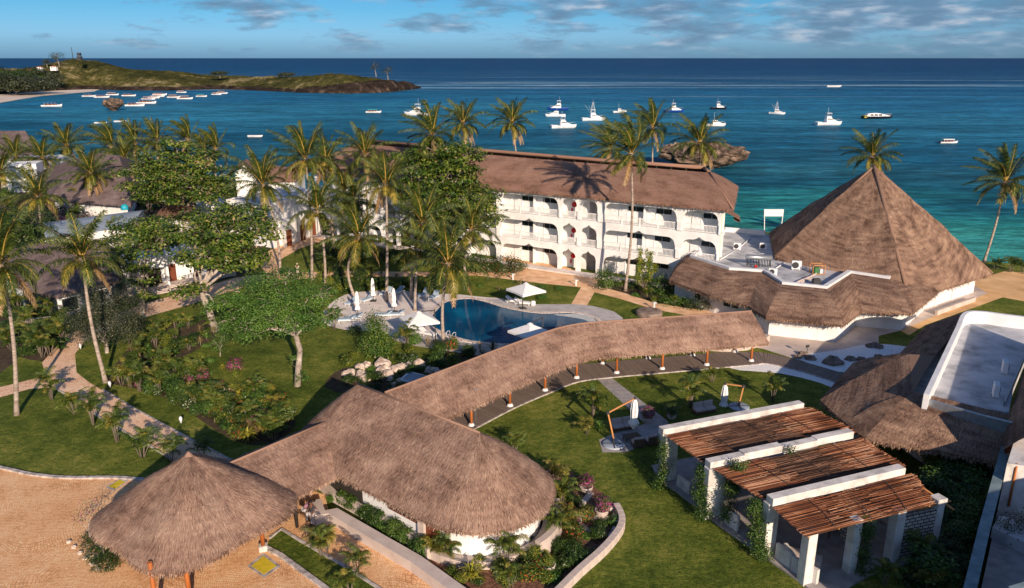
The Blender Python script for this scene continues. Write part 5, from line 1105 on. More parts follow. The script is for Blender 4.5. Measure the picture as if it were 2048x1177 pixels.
# ================================================================ right hand buildings
def right_side():
    root = thing('spa_building', 'building at right edge with grey flat roof, tall white parapet and thatched lean-to roofs', 'building', (35, 56, 0))
    A, B, C_, D = P(1852, 790, 4.6), P(1931, 640, 4.6), P(2075, 650, 4.6), P(2020, 815, 4.6)
    mid = P(1900, 690, 4.6)
    fl = [A, P(1880, 735, 4.6), B, P(1945, 634, 4.6), P(2080, 642, 4.6), P(2030, 760, 4.6), D]
    m = MB(); m.prism([(p.x, p.y) for p in fl], 3.2, 4.2); m.build('flat_roof', CONC, root)
    pts = spline([P(1853, 790, 5.3), P(1882, 728, 5.3), P(1914, 660, 5.3), P(1930, 628, 5.3), P(1960, 624, 5.3), P(2010, 630, 5.3), P(2090, 640, 5.3)], 5)
    m = MB(); m.strip(pts, .35, 3.4, 5.35); m.build('parapet', PARAP, root)
    m = MB(); m.strip([P(1846, 792, 4.9), P(1960, 825, 4.9), P(2030, 842, 4.9)], .3, 3.4, 4.75); m.build('parapet', GALV, root)
    m = MB(); m.strip([P(2058, 690, 4.7), P(2010, 800, 4.7)], .12, 4.0, 4.6); m.build('roof_edge', GALV, root)
    E = [P(1935, 622, 2.6), P(1852, 651, 2.6), P(1795, 712, 2.6), P(1706, 726, 2.6), P(1640, 800, 2.6)]
    K = P(1818, 709, 4.6); A2 = P(1827, 783, 4.6); Bt = P(1918, 655, 4.6); Kb = P(1870, 712, 4.6)
    F1, F2, F3, F4 = P(1690, 845, 2.6), P(1730, 878, 2.6), P(1850, 897, 2.6), P(2025, 930, 2.6); A3 = P(2030, 832, 4.6)
    thatch('thatch_roof', [([Bt, Kb], [E[0], E[1], E[2]]), ([Kb, K], [E[2], E[3]]), ([K, K], [E[3], E[4]]), ([K, A2], [E[4], P(1655, 815, 2.6), F1])], THATCHO, root, blades=22, seed=41, bl=.5, bw=.05, fringe=30, bulge=.25, step=.8)
    thatch('thatch_roof', [([A2, A2], [F1, F2]), ([A2, A3], [F2, F3, F4])], THATCHO, root, blades=30, seed=43, bl=.5, bw=.05, fringe=36, bulge=.3, step=.8)
    m = MB(); m.add([K, Kb, A2 + V3((.6, .8, 0)), A2], [(0, 1, 2, 3)]); m.build('roof_infill', THATCHO, root)
    m = MB(); m.prism([P(1850, 930), P(2010, 960), (36, 52), (45, 66), (42, 70), (33, 60), (29, 53)], 0, 3.3); m.build('wall', WHITE2, root)
    for q in ((1712, 860), (1728, 855), (1800, 905), (1690, 815)): p = P(*q); m = MB(); m.tube([p, p + V3((0, 0, 3.0))], [.11, .1], 8); m.build('post', BROWN, root)
    m = MB(); m.prism([P(1690, 845), P(1660, 900), P(1700, 905), P(1735, 850)], 0, .0501); m.build('plinth', CONC, root)
    for i, q in enumerate(((2008, 745), (1990, 792))): ac_unit(P(*q, 4.25), R(62), ['upper', 'lower'][i] + ' of the two white air conditioners on the grey flat roof at right', 1.0, .9)
    # second dark roof at the very edge
    r2 = thing('edge_building', 'dark thatched roof cut by the right edge of the picture', 'building', (42, 55, 0))
    thatch('thatch_roof', [([P(2110, 640, 7), P(2110, 850, 7)], [P(2066, 690, 4.4), P(2013, 850, 4.4), P(2008, 900, 4.2)])], THATCHO, r2, blades=25, seed=45, bl=.5, bw=.05, fringe=20)
    m = MB(); m.prism([(37.5, 49), (52, 66), (56, 62), (42, 46)], 0, 4.0); m.build('wall', WHITE2, r2)
    # terrace in the bottom right corner
    BT = M('blue_grey_coping', [(0.3, (.10, .15, .17)), (.6, (.20, .27, .30))], 1.2, .7)
    r3 = thing('terrace_wall', 'blue grey topped parapet wall of the terrace in the bottom right corner', 'wall', (27, 38, 0))
    w = [P(1935, 1200, 3.3), P(1968, 1060, 3.3), P(2012, 895, 3.3)]; m = MB(); m.strip(w, .55, 3.2, 3.4); m.build('coping', BT, r3); m = MB(); m.strip(w, .38, 0, 3.2); m.build('wall', WHITE2, r3)
    r4 = thing('terrace_building', 'white building corner with grey terrace floor and orange pipe at bottom right', 'building', (31, 38, 0))
    m = MB(); m.prism([P(1962, 1180, 1.4), P(1990, 1050, 1.4), P(2040, 1000, 1.4), P(2300, 1060, 1.4), P(2300, 1400, 1.4), P(1950, 1260, 1.4)], 0, 1.4); m.build('floor', GREYP, r4)
    a, b_ = P(1998, 1010, 1.4), P(2040, 900, 1.4); m = MB(); m.prism([P(1995, 1020, 1.4), P(2030, 905, 1.4), P(2300, 905, 1.4), P(2300, 1070, 1.4)], 0, 4.6); m.build('wall', WHITE2, r4)
    m = MB(); m.prism([(22.6, 21.5), (44, 29), (41.5, 36), (34, 33.2), (33.0, 31.5), (20.6, 27)], 0, 6.9); m.build('unseen_shade_block', WHITE2, r4); m = MB(); m.strip([(22.6, 21.5), (44, 29), (41.5, 36), (34, 33.2), (33.0, 31.5), (20.6, 27)], .3, 6.9, 7.1, closed=True); m.build('coping', BT, r4)  # unseen block and coping, added out of view to shade the pergola yard
    p = P(2014, 1010, 1.8); m = MB(); m.tube([p + V3((0, -.15, 0)), p + V3((.0, -.12, 2.6)), p + V3((.1, .05, 2.8))], [.07, .07, .07], 8); m.build('pipe', WOODP, r4)
    m = MB(); m.prism([P(1985, 1055, 2.1), P(2048, 1085, 2.1), P(2200, 1150, 2.1), P(2200, 1100, 2.1), P(2000, 1030, 2.1)], 1.4, 2.1); m.build('planter', CONC, r4)
right_side()

# ================================================================ left hand villas
def hip(root, e, rdg, mat, seed, z=None, blades=2.5, **k):
    "e = eave corners front-left, front-right, back-right, back-left; rdg = two ridge ends"
    a, b, c, d = e; l, r_ = rdg
    thatch('roof', [([l, r_], [a, b]), ([r_, r_], [b, c]), ([r_, l], [c, d]), ([l, l], [d, a])], mat, root, blades=blades, seed=seed, bl=.7, bw=.08, fringe=8, bulge=.3, step=1.3, **k)
def shr(pts, f):
    c = sum(pts, V3()) / len(pts); return [c + (p - c) * f for p in pts]
def left_side():
    v = thing('thatched_villa', 'large grey thatched villa with white arches behind the palms at left', 'villa', (-78, 148, 0), 'villas at left')
    e = [P(98, 398, 3), P(262, 412, 3), P(300, 345, 3), P(85, 342, 3)]; hip(v, e, [P(196, 306, 10), P(238, 312, 10)], THATCHD, 51)
    m = MB(); m.prism([(p.x, p.y) for p in shr(e, .9)], 0, 3.3); m.build('wall', WHITE, v)
    for x in (110, 128, 150, 168, 198, 222): p = P(x, 408, 1.5); m = MB(); m.box((p.x, p.y - .6, 1.2), (1.8, .3, 2.4), .4, 0, .1); m.build('opening', DARKI, v)
    v = thing('thatched_villa', 'dark thatched villa with a short ridge in the far upper left corner', 'villa', (-115, 175, 0), 'villas at left')
    e = [P(-90, 350, 3), P(82, 320, 3), P(75, 300, 3), P(-80, 290, 3)]; hip(v, e, [P(-30, 262, 9.5), P(50, 262, 9.5)], THATCHD, 52)
    m = MB(); m.prism([(p.x, p.y) for p in shr(e, .85)], 0, 3.3); m.build('wall', WHITE, v)
    v = thing('white_villa', 'small white two storey block with dark windows beside the leftmost palms', 'villa', P(40, 372), 'villas at left')
    a = P(36, 385); m = MB(); m.box((a.x, a.y + 3, 3.0), (7, 6, 6), .3); m.build('wall', WHITE, v)
    for zz in (1.5, 4.3):
        for x in (-1.6, 1.6): m = MB(); m.box((a.x + x, a.y + .1 + x * .3, zz), (1.3, .25, 1.3), .3); m.build('window', DARK, v)
    v = thing('white_villa', 'low white wall and flat roofed villa in front of the far left thatched roof', 'villa', P(75, 340), 'villas at left')
    a = P(70, 352); m = MB(); m.box((a.x, a.y, 2.2), (16, 7, 4.4), .2); m.box((a.x, a.y, 4.5), (16.4, 7.4, .3), .2); m.build('wall', WHITE, v)
    # blue-grey curved sheet roof
    v = thing('long_shed', 'long low building with curved blue grey sheet roof and white front wall', 'building', P(170, 480), None)
    a, b, c, d = P(92, 482, 3.6), P(270, 452, 3.6), P(292, 420, 3.6), P(84, 446, 3.6); m = MB(); vs = []
    for i in range(9):
        t = i / 8; h = .7 * math.sin(math.pi * t); l = a.lerp(d, t); r_ = b.lerp(c, t); vs += [l + V3((0, 0, h)), r_ + V3((0, 0, h)), l + V3((0, 0, h - .15)), r_ + V3((0, 0, h - .15))]
    fs = []
    for i in range(8): k = i * 4; fs += [(k, k + 1, k + 5, k + 4), (k + 2, k + 6, k + 7, k + 3), (k, k + 4, k + 6, k + 2), (k + 1, k + 3, k + 7, k + 5)]
    m.add(vs, fs + [(0, 2, 3, 1), (32, 33, 35, 34)], 0, False); m.build('roof', CONCB, v)
    m = MB(); m.prism([(p.x, p.y) for p in shr([a, b, c, d], .95)], 0, 3.55); m.build('wall', WHITE, v)
    m = MB(); m.strip([a + V3((0, -.3, 0)), b + V3((0, -.3, 0))], .3, 2.4, 3.7); m.build('parapet', WHITE, v)
    m = MB(); p = P(125, 404, 4.6); q = P(251, 412, 4.4); m.box((q.x, q.y, 4.2), (2.4, .5, 3.0), 0); 
    m = MB(); p = P(250, 420, 4.2); m.lathe((p.x, p.y, p.z), [(.55, 0), (.6, .3), (.55, .7), (.25, .9), (.06, .95)], 14); solo(m, 'water_tank', TURQ, 'turquoise plastic water tank behind the blue grey shed roof', 'water tank')
    # shaded bungalow with pillars lower left
    v = thing('thatched_bungalow', 'shaded thatched bungalow with white pillars and dark glass doors at lower left', 'bungalow', (-52, 90, 0), 'villas at left')
    e = [P(30, 572, 2.9), P(238, 562, 2.9), P(250, 515, 2.9), P(-30, 520, 2.9)]; e.insert(1, P(112, 592, 2.9))
    l, r_ = P(70, 487, 6.2), P(205, 480, 6.2)
    thatch('roof', [([l, l.lerp(r_, .4)], [e[0], e[1]]), ([l.lerp(r_, .4), r_], [e[1], e[2]]), ([r_, r_], [e[2], e[3]]), ([r_, l], [e[3], e[4]]), ([l, l], [e[4], e[0]])], THATCHD, v, blades=6, seed=53, bl=.6, bw=.07, fringe=14)
    w = shr(e, .86); m = MB(); m.prism([(p.x, p.y) for p in w], 0, 3.0); m.build('wall', WHITE, v)
    for q in (.15, .38, .62, .85): p = w[0].lerp(w[1], q); m = MB(); m.box((p.x, p.y - .1, 1.15), (1.5, .3, 2.3), -.6); m.build('door', DARK, v)
    for q in (.2, .7): p = w[1].lerp(w[2], q); m = MB(); m.box((p.x, p.y - .1, 1.3), (1.6, .3, 1.4), .95); m.build('window', DARK, v)
    # white house with steps behind the big trees
    v = thing('white_house', 'white flat roofed house with shaded porch and brown doors behind the almond trees', 'house', P(310, 570), 'villas at left')
    a = P(262, 590); b = P(440, 555); dd = (b - a).normalized(); nn = V3((dd.y, -dd.x, 0)); L = (b - a).length; rz = math.atan2(dd.y, dd.x)
    def lb(m, s0, s1, o0, o1, z0, z1): c = a + dd * (s0 + s1) / 2 + nn * (o0 + o1) / 2; m.box((c.x, c.y, (z0 + z1) / 2), (s1 - s0, abs(o1 - o0), z1 - z0), rz)
    m = MB(); lb(m, 0, L, -7, -1.2, .4, 3.6); lb(m, 1, 4.6, -1.2, .6, 2.9, 4.4); lb(m, .9, 1.2, -.2, .5, .4, 2.9); lb(m, 4.4, 4.7, -.2, .5, .4, 2.9); m.build('wall', WHITE, v)
    m = MB(); lb(m, 1.3, 4.3, -1.25, -1.1, .4, 2.8); m.build('porch_opening', DARKI, v)
    for s in (5.2, 8.5, 12): m = MB(); lb(m, s, s + 1.0, -1.25, -1.12, .4, 2.6); m.build('door', BROWN, v)
    m = MB()
    for k in range(4): lb(m, 1.2, 4.8, .6 + k * .4, 1.0 + k * .4, -.1, .45 - k * .1)
    m.build('steps', PINKW, v)
    m = MB(); lb(m, -2, L + 2, -1.2, .6, -.2, .4); m.build('plinth', PINKW, v)
    # two-tier flat roofed block
    v = thing('tiered_house', 'white two tier house with grey flat roof and brown door frames at the palm lawn', 'house', P(560, 490), 'villas at left')
    def roofblock(pts, z, nm, h0=0, pr=.5):
        w = [P(*p, z) for p in pts]; m = MB(); m.prism([(p.x, p.y) for p in w], h0, z - .02); m.build('wall', WHITE, v)
        m = MB(); m.prism([(p.x, p.y) for p in shr(w, .97)], z - .02, z + .06); m.build('roof', CONC, v)
        m = MB(); m.strip(w, .3, z - .3, z + pr * .5, closed=True); m.build('parapet', WHITE, v); return w
    roofblock([(454, 402), (577, 372), (622, 384), (541, 412)], 6.6, 'upper')
    w = roofblock([(541, 432), (616, 412), (636, 420), (566, 446)], 3.9, 'lower')
    for q, ww in ((.12, 1.0), (.5, 1.0), (.82, .9)):
        p = w[0].lerp(w[3], q) if False else w[3].lerp(w[2], q); m = MB(); m.box((p.x, p.y - .2, 1.25), (ww, .3, 2.5), .9); m.build('door', BROWN, v)
    for q in (.25, .6): p = w[0].lerp(w[3], q); m = MB(); m.box((p.x, p.y - .1, 1.25), (1.0, .3, 2.4), -.7); m.build('door', BROWN, v)
    # gabled cottages
    v = thing('gabled_cottage', 'white gable end cottage with thatched roof seen above the trees left of the hotel', 'cottage', (-52, 146, 0), 'villas at left')
    D = 150; g0, g1, ga = PW(470, 346, D), PW(512, 352, D), PW(487, 331, D)
    m = MB(); vs = [V3((g0.x, D, 0)), V3((g1.x, D, 0)), V3((g1.x, D, g1.z)), V3((ga.x, D, ga.z)), V3((g0.x, D, g0.z))]; bk = [p + V3((-2, 8, 0)) for p in vs]
    m.add(vs + bk, [(0, 1, 2, 3, 4), (9, 8, 7, 6, 5), (0, 4, 9, 5), (1, 6, 7, 2)]); m.build('wall', WHITE, v)
    up = V3((0, 0, .25)); thatch('roof', [([vs[3] + V3((.2, -.7, .25)), bk[3] + up], [vs[4] + V3((-1.2, -.7, -.3)), bk[4] + V3((-1.2, 0, -.3))]), ([bk[3] + up, vs[3] + V3((.2, -.7, .25))], [bk[2] + V3((1.2, 0, -.3)), vs[2] + V3((1.2, -.7, -.3))])], THATCHH, v, blades=3, seed=55, bl=.6, bw=.07, fringe=8)
    v = thing('thatched_cottage', 'small brown thatched cottage roof just left of the hotel against the sea', 'cottage', (-42, 146, 0), 'villas at left')
    D = 148; l, r_ = PW(540, 328, D), PW(568, 337, D + 1); a, b = PW(528, 362, D - 6), PW(592, 360, D - 6)
    hip(v, [a, b, b + V3((-1, 12, 0)), a + V3((-1, 12, 0))], [l, r_], THATCHH, 56)
    w = shr([a, b, b + V3((-1, 12, 0)), a + V3((-1, 12, 0))], .86); m = MB(); m.prism([(p.x, p.y) for p in w], 0, a.z); m.build('wall', WHITE, v)
    v = thing('thatched_cottage', 'small hipped thatched roof poking out between the two big almond trees', 'cottage', P(350, 470), 'villas at left')
    e = [P(312, 430, 3.2), P(378, 440, 3.2), P(402, 424, 3.2), P(330, 412, 3.2)]; hip(v, e, [P(343, 407, 6.2), P(386, 417, 5.6)], THATCHH, 57)
    m = MB(); m.prism([(p.x, p.y) for p in shr(e, .86)], 0, 3.4); m.build('wall', WHITE, v)
    v = thing('roof_parapet_house', 'white house with rounded parapet edge between the almond tree crowns', 'house', P(420, 450), 'villas at left')
    w = [P(393, 415, 4), P(440, 411, 4), P(447, 402, 4), P(394, 405, 4)]; m = MB(); m.prism([(p.x, p.y) for p in w], 0, 3.7); m.build('wall', WHITE, v); m = MB(); m.strip(w, .5, 3.7, 4.5, closed=True); m.build('parapet', WHITE, v)
    m = MB(); m.strip([P(-20, 655), P(40, 650), P(105, 700 - 58)], .4, 0, .5); solo(m, 'garden_wall', PINKW, 'low pale garden wall in front of the shaded bungalow', 'wall')
left_side()
# ================================================================ boats
HULLW = M('boat_white', (0.80, 0.80, 0.80), 1, 0.35); HULLB = M('boat_blue', (0.01, 0.06, 0.30), 1, 0.3); HULLK = M('boat_black', (0.01, 0.012, 0.018), 1, 0.3); HULLG = M('boat_yellow', (.45, .38, .05), 1, .5)
CANB = M('boat_canopy_blue', (0.05, 0.10, 0.25), 1, 0.6); CANR = M('boat_canopy_rose', (0.50, 0.36, 0.36), 1, 0.6); CANO = M('boat_canopy_orange', (0.55, 0.30, 0.12), 1, 0.6); CANT = M('boat_canopy_turquoise', (0.03, 0.35, 0.34), 1, 0.6)
def hull(mb, L, B, D, z0=0, sheer=.35, m=0, deck=1):
    st = [(-.5, .86, .0), (-.3, .98, .0), (0, 1, .02), (.22, .84, .12), (.38, .5, .4), (.47, .2, .75), (.5, .03, 1.0)]; vs = []
    for s, w, r_ in st:
        zt = D * (1 + sheer * r_ + .1 * (1 if s < -.3 else 0)); x = s * L; h = w * B / 2
        vs += [(x + (.03 * L if s > .3 else 0), h, z0 + zt), (x, h * .86, z0 + D * .35), (x - (.06 * L * r_), h * .35, z0 - D * .25 * (1 - r_)), (x - (.06 * L * r_), -h * .35, z0 - D * .25 * (1 - r_)), (x, -h * .86, z0 + D * .35), (x + (.03 * L if s > .3 else 0), -h, z0 + zt)]
    n = len(st); fs = []
    for i in range(n - 1):
        for k in range(5): fs.append((i * 6 + k, i * 6 + k + 1, (i + 1) * 6 + k + 1, (i + 1) * 6 + k))
    fs.append((5, 4, 3, 2, 1, 0)); mb.add(vs, fs, m)
    dk = [(v[0], v[1] * .97, v[2] - .08 * D) for i in range(n) for v in (vs[i * 6], vs[i * 6 + 5])]
    mb.add(dk, [(i * 2, i * 2 + 1, (i + 1) * 2 + 1, (i + 1) * 2) for i in range(n - 1)], deck)
def place(root, loc, rz): root.location = loc; root.rotation_euler = (0, 0, rz)
def cruiser(label, x, y, L, rz, hm=None, tower=False, bridge=True, group='motor boats moored in the bay'):
    loc = P(x, y, -3.5); r = thing('motor_boat', label, 'boat', (0, 0, 0), group); m = MB(); hull(m, L, L * .32, L * .115); m.build('hull', [hm or HULLW, HULLW], r)
    B, D = L * .32, L * .115; m = MB(); z = D
    st = [(-.16, .72, 0), (-.16, .72, .15), (.02, .72, .17), (.14, .62, .12), (.27, .40, .0)]
    vs = []; h = L * .17
    prof = [(-.14, .0), (-.14, 1.0), (.06, 1.0), (.15, .55), (.32, .12), (.34, 0)]
    for sg, k in ((1, 1), (-1, 1)):
        for (s, q) in prof: vs.append((s * L, sg * B * (.36 - .10 * q), z + q * h))
    n = len(prof); m.add(vs, [tuple(range(n)), tuple(range(2 * n - 1, n - 1, -1))] + [(i, n + i, n + i + 1, i + 1) for i in range(n - 1)]); m.build('cabin', HULLW, r)
    m = MB(); m.box((0.0 * L, 0, z + h * .66), (.24 * L, B * .605, h * .30)); m.build('window', DARK, r)
    if bridge:
        m = MB(); m.box((-.04 * L, 0, z + h * 1.12), (.17 * L, B * .5, h * .3), 0, 0, .05); m.build('flybridge', HULLW, r)
        m = MB(); m.box((-.04 * L, 0, z + h * 1.95), (.19 * L, B * .52, h * .08)); [m.box((-.04 * L + a * .08 * L, b * B * .22, z + h * 1.6), (.05, .05, h * .75)) for a in (-1, 1) for b in (-1, 1)]; m.build('canopy', HULLW, r)
    m = MB(); top = h * (3.6 if tower else 2.4)
    if tower:
        for a in (-1, 1):
            for b in (-1, 1): m.beam((-.04 * L + a * .09 * L, b * B * .28, z + h), (-.04 * L + a * .02 * L, b * B * .08, z + top), .07, .07)
        m.box((-.04 * L, 0, z + top), (.09 * L, B * .28, .08)); m.beam((-.04 * L, 0, z + top), (-.04 * L, 0, z + top + h * .8), .05, .05)
        m.beam((-.1 * L, B * .3, z + h), (-.3 * L, B * .9, z + h * 3.0), .05, .05); m.beam((-.1 * L, -B * .3, z + h), (-.3 * L, -B * .9, z + h * 3.0), .05, .05)
    else: m.beam((-.06 * L, 0, z + h), (-.07 * L, 0, z + top + h * .8), .05, .05)
    m.build('mast', HULLW, r)
    m = MB(); pts = [(-.05 * L, B * .47, D * 1.5), (.25 * L, B * .40, D * 1.75), (.5 * L, 0, D * 2.0), (.25 * L, -B * .40, D * 1.75), (-.05 * L, -B * .47, D * 1.5)]; m.tube(pts, [.035] * 5, 5); m.build('bow_rail', HULLW, r)
    place(r, loc, rz); return r
def canopyboat(label, x, y, L, rz, cm, group='canopied tour boats in the bay', hm=None):
    loc = P(x, y, -3.5); r = thing('tour_boat', label, 'boat', (0, 0, 0), group); m = MB(); hull(m, L, L * .26, L * .085, sheer=.8); m.build('hull', [hm or HULLW, BROWN], r)
    D, B = L * .085, L * .26; m = MB(); m.box((-.05 * L, 0, D * 1.0 + L * .135), (.62 * L, B * .82, .22)); m.build('canopy', cm, r)
    m = MB()
    for a in (-.32, -.14, .05, .22):
        for b in (-1, 1): m.box((a * L, b * B * .36, D * .9 + L * .067), (.07, .07, L * .14))
    m.build('canopy_posts', HULLW, r); m = MB(); m.box((-.05 * L, 0, D + L * .03), (.56 * L, B * .6, L * .06)); m.build('benches', BROWN, r); m = MB(); m.box((-.52 * L, 0, D), (.35, .35, .9)); m.build('outboard_motor', HULLK, r)
    place(r, loc, rz); return r
cruiser('white sport fishing boat with flybridge, nearest the headland tip', 834, 232, 14.5, R(168))
cruiser('blue hulled cabin cruiser, the farther of the cluster of three', 1116, 221, 13, R(178), HULLB)
cruiser('small white open cruiser just below the blue hulled boat', 1111, 234, 11, R(182), None, False, False)
cruiser('white fishing boat with flybridge nearest the shore, bow to the right', 1127, 257, 12, R(12))
cruiser('white sport fisher with a tall tuna tower and outriggers', 1187, 242, 12.5, R(10), None, True)
cruiser('small white boat alone to the right of the tuna tower boat', 1239, 226, 8.5, R(15), None, False, False)
cruiser('blue and white cruiser with flybridge behind the hotel palm', 1348, 225, 12, R(5), HULLB)
cruiser('dark hulled white cabin boat farthest out in the middle', 1437, 219, 10.5, R(8), HULLK)
cruiser('white boat with open deck half behind the palm left of the dark islet', 1430, 253, 10, R(5), None, False, False)
cruiser('white boat with two thin masts and a small cabin', 1554, 229, 9, R(-35), None, True)
cruiser('white flybridge motor yacht with stern platform, middle right of the bay', 1657, 251, 13, R(8))
canopyboat('white boat with a flat roof on posts, alone at the far right', 1897, 287, 7, R(4), HULLW, 'small boats at the right of the bay')
def yacht(x, y):
    L = 16.5; r = thing('motor_yacht', 'sleek black and white motor yacht with tinted windows and yellow stern cover', 'boat', (0, 0, 0), 'motor boats moored in the bay')
    m = MB(); hull(m, L, L * .26, L * .085, sheer=.5); m.build('hull', [HULLK, HULLW], r)
    m = MB(); z = L * .085; vs = []; prof = [(-.42, 0), (-.36, 1.0), (-.05, 1.25), (.1, .95), (.30, .35), (.40, 0)]
    for sg in (1, -1):
        for s, q in prof: vs.append((s * L, sg * L * .26 * (.40 - .08 * q), z + q * 1.35))
    n = len(prof); m.add(vs, [tuple(range(n)), tuple(range(2 * n - 1, n - 1, -1))] + [(i, n + i, n + i + 1, i + 1) for i in range(n - 1)]); m.build('cabin', HULLW, r)
    m = MB()
    for s0, s1 in ((-.30, -.18), (-.16, -.03), (-.01, .12)): m.add([(s0 * L, sg * L * .26 * .385 * (1), z + .25) for sg in (1, -1)] + [(s1 * L, sg * L * .26 * .385, z + .25) for sg in (1, -1)] + [(s1 * L - .3, sg * L * .26 * .345, z + 1.1) for sg in (1, -1)] + [(s0 * L + .1, sg * L * .26 * .345, z + 1.1) for sg in (1, -1)], [(0, 2, 4, 6), (1, 7, 5, 3)])
    m.build('window', DARK, r)
    m = MB(); m.box((-.45 * L, 0, z * .9), (.10 * L, L * .22, 1.1), 0, 0, .1); m.build('stern_cover', HULLG, r)
    m = MB(); m.tube([(.1 * L, L * .11, z + .5), (.35 * L, L * .09, z + 1.0), (.52 * L, 0, z + 1.3), (.35 * L, -L * .09, z + 1.0), (.1 * L, -L * .11, z + .5)], [.04] * 5, 5); m.build('bow_rail', HULLW, r)
    place(r, P(x, y, -3.5), R(6))
yacht(1754, 238)
canopyboat('small white boat with turquoise canopy left of the white fishing boat', 747, 226, 9, R(2), CANT, 'small boats at the right of the bay')
TB = [(104, 214, 13, 4, CANB, 'white tour boat with blue grey roof, nearest the left beach'), (178, 194, 11, 0, CANB, 'pale tour boat leftmost in the far row under the headland'), (204, 196, 12, 2, CANB, 'low white tour boat second from the left in the far row'), (225, 191, 11, 0, CANR, 'rose roofed tour boat close under the headland rocks'), (258, 193, 11.5, 2, CANB, 'white tour boat right of the rose roofed one'),
      (270, 213, 12.5, 4, CANB, 'white tour boat just right of the mushroom rock'), (293, 208, 13.5, 2, CANB, 'long white tour boat behind the one beside the mushroom rock'), (297, 200, 10.5, 0, CANR, 'rose roofed boat in the middle of the boat cluster'), (308, 197, 9.5, -3, CANB, 'small boat tucked behind the cluster of tour boats'), (320, 191, 12, 0, CANB, 'dark roofed tour boat at the back of the cluster'), (316, 194, 11, 2, CANO, 'orange banded boat beside the dark roofed one'),
      (348, 196, 10.5, 0, CANO, 'orange roofed boat right of the boat cluster'), (370, 199, 12, 2, CANR, 'rose roofed white boat in front of the orange roofed one'), (363, 186, 9, 0, CANR, 'lone pale roofed boat tight under the headland'), (403, 194, 9, 0, CANT, 'turquoise roofed boat between the pairs'), (433, 190, 8.5, 2, CANO, 'left boat of the farthest right pair'), (444, 188, 10, 0, CANO, 'orange roofed boat at the right end of the far row')]
for x, y, L, a, cmx, lab in TB: canopyboat(lab, x, y, L, R(a), cmx)
m = MB(); p = P(1668, 175, -3.5); m2 = MB(); hull(m2, 16, 4, 1.4)
o = solo(m2, 'skiff', [HULLW, HULLW], 'tiny white skiff far out near the breaker line', 'boat'); o.location = p
for x, y, lab in ((202, 248, 'white motor launch wake boat left of the bay centre'), (241, 245, 'second low white launch, right of its twin in the bay'), (511, 275, 'tiny pale skiff in the open water left of centre')):
    m2 = MB(); hull(m2, 6, 1.7, .6); o = solo(m2, 'skiff', [HULLW, HULLW], lab, 'boat'); o.location = P(x, y, -3.5)

# ================================================================ rocks in the sea
def rockblob(name, c, rx, ry, h, mat, label, undercut=.75, seed=1, cat='rock', n=44, k=22, green=False):
    from mathutils import noise
    m = MB(); vs = []
    for i in range(k + 1):
        ph = math.pi * i / k
        for j in range(n):
            t = 2 * math.pi * j / n; x, y, z = math.sin(ph) * math.cos(t), math.sin(ph) * math.sin(t), math.cos(ph)
            prof = 1.0 if z > 0 else 1 - (1 - undercut) * min(1, -z * 1.6)
            q = 1 + .26 * noise.noise(Vector((x * 2 + seed, y * 2, z * 2))) + .16 * noise.noise(Vector((x * 5 + seed, y * 5, z * 7)))
            zz = z if z < 0 else z ** 1.0 * (.55 if not green else .6)
            vs.append((x * rx * prof * q, y * ry * prof * q, (zz + .75) * h * .7 * (1 + .28 * noise.noise(Vector((x * 3, y * 3, seed))) + .14 * noise.noise(Vector((x * 9, y * 9, seed))))))
    m.add(vs, [(i * n + j, (i + 1) * n + j, (i + 1) * n + (j + 1) % n, i * n + (j + 1) % n) for i in range(k) for j in range(n)], 0, False)
    o = solo(m, name, mat, label, cat); o.location = c - Vector((0, 0, .25 * h * .7)); return o
rockblob('mushroom_rock', P(228, 222, -3.5), 6.3, 5.5, 7.4, ROCKI, 'undercut mushroom shaped rock standing in the bay near the tour boats', .42, 2)
rockblob('rock_islet', P(1408, 334, -3.9), 12.8, 8, 7.6, ROCKI, 'rugged brown coral rock islet just offshore behind the hotel', .88, 5, 'rock', 90, 40)
# ================================================================ garden boulders
def boulder(label, x, y, r_, seed, group, sq=.8, name='boulder'):
    from mathutils import noise
    m = MB(); vs = []; n, k = 12, 8
    for i in range(k + 1):
        ph = math.pi * i / k
        for j in range(n):
            t = 2 * math.pi * j / n; d = Vector((math.sin(ph) * math.cos(t), math.sin(ph) * math.sin(t), math.cos(ph))); q = 1 + .38 * noise.noise(d * 1.6 + Vector((seed, 0, 0))) + .15 * noise.noise(d * 4 + Vector((seed, 3, 0)))
            vs.append((d.x * r_ * q, d.y * r_ * q * .9, max(-.3 * r_, d.z * r_ * q * sq)))
    m.add(vs, [(i * n + j, (i + 1) * n + j, (i + 1) * n + (j + 1) % n, i * n + (j + 1) % n) for i in range(k) for j in range(n)], 0, False)
    o = solo(m, name, ROCK if name == 'boulder' else ROCKG, label, name, group); o.location = P(x, y) - Vector((0, 0, .15 * r_)); return o
ROCKG = M('brown_grey_stone', [(0.3, (0.10, 0.075, 0.06)), (0.6, (0.28, 0.21, 0.17))], 1.6, 0.9, 0.6, 5)
for i, (x, y, r_) in enumerate([(700, 748, .55), (720, 740, .62), (733, 734, .55), (723, 753, .6), (729, 760, .62), (765, 733, .85), (768, 746, .75), (772, 757, .8), (793, 741, .6), (805, 738, .6), (815, 735, .5), (838, 733, .65), (860, 743, .5), (870, 746, .6), (888, 749, .55), (785, 776, .5), (799, 765, .45), (808, 768, .5), (830, 765, .45), (843, 764, .5), (690, 720 + 30, .4)]):
    boulder('pale rounded boulder in the rockery between lawn and pool', x, y, r_, i * 3.1, 'boulders of the rockery')
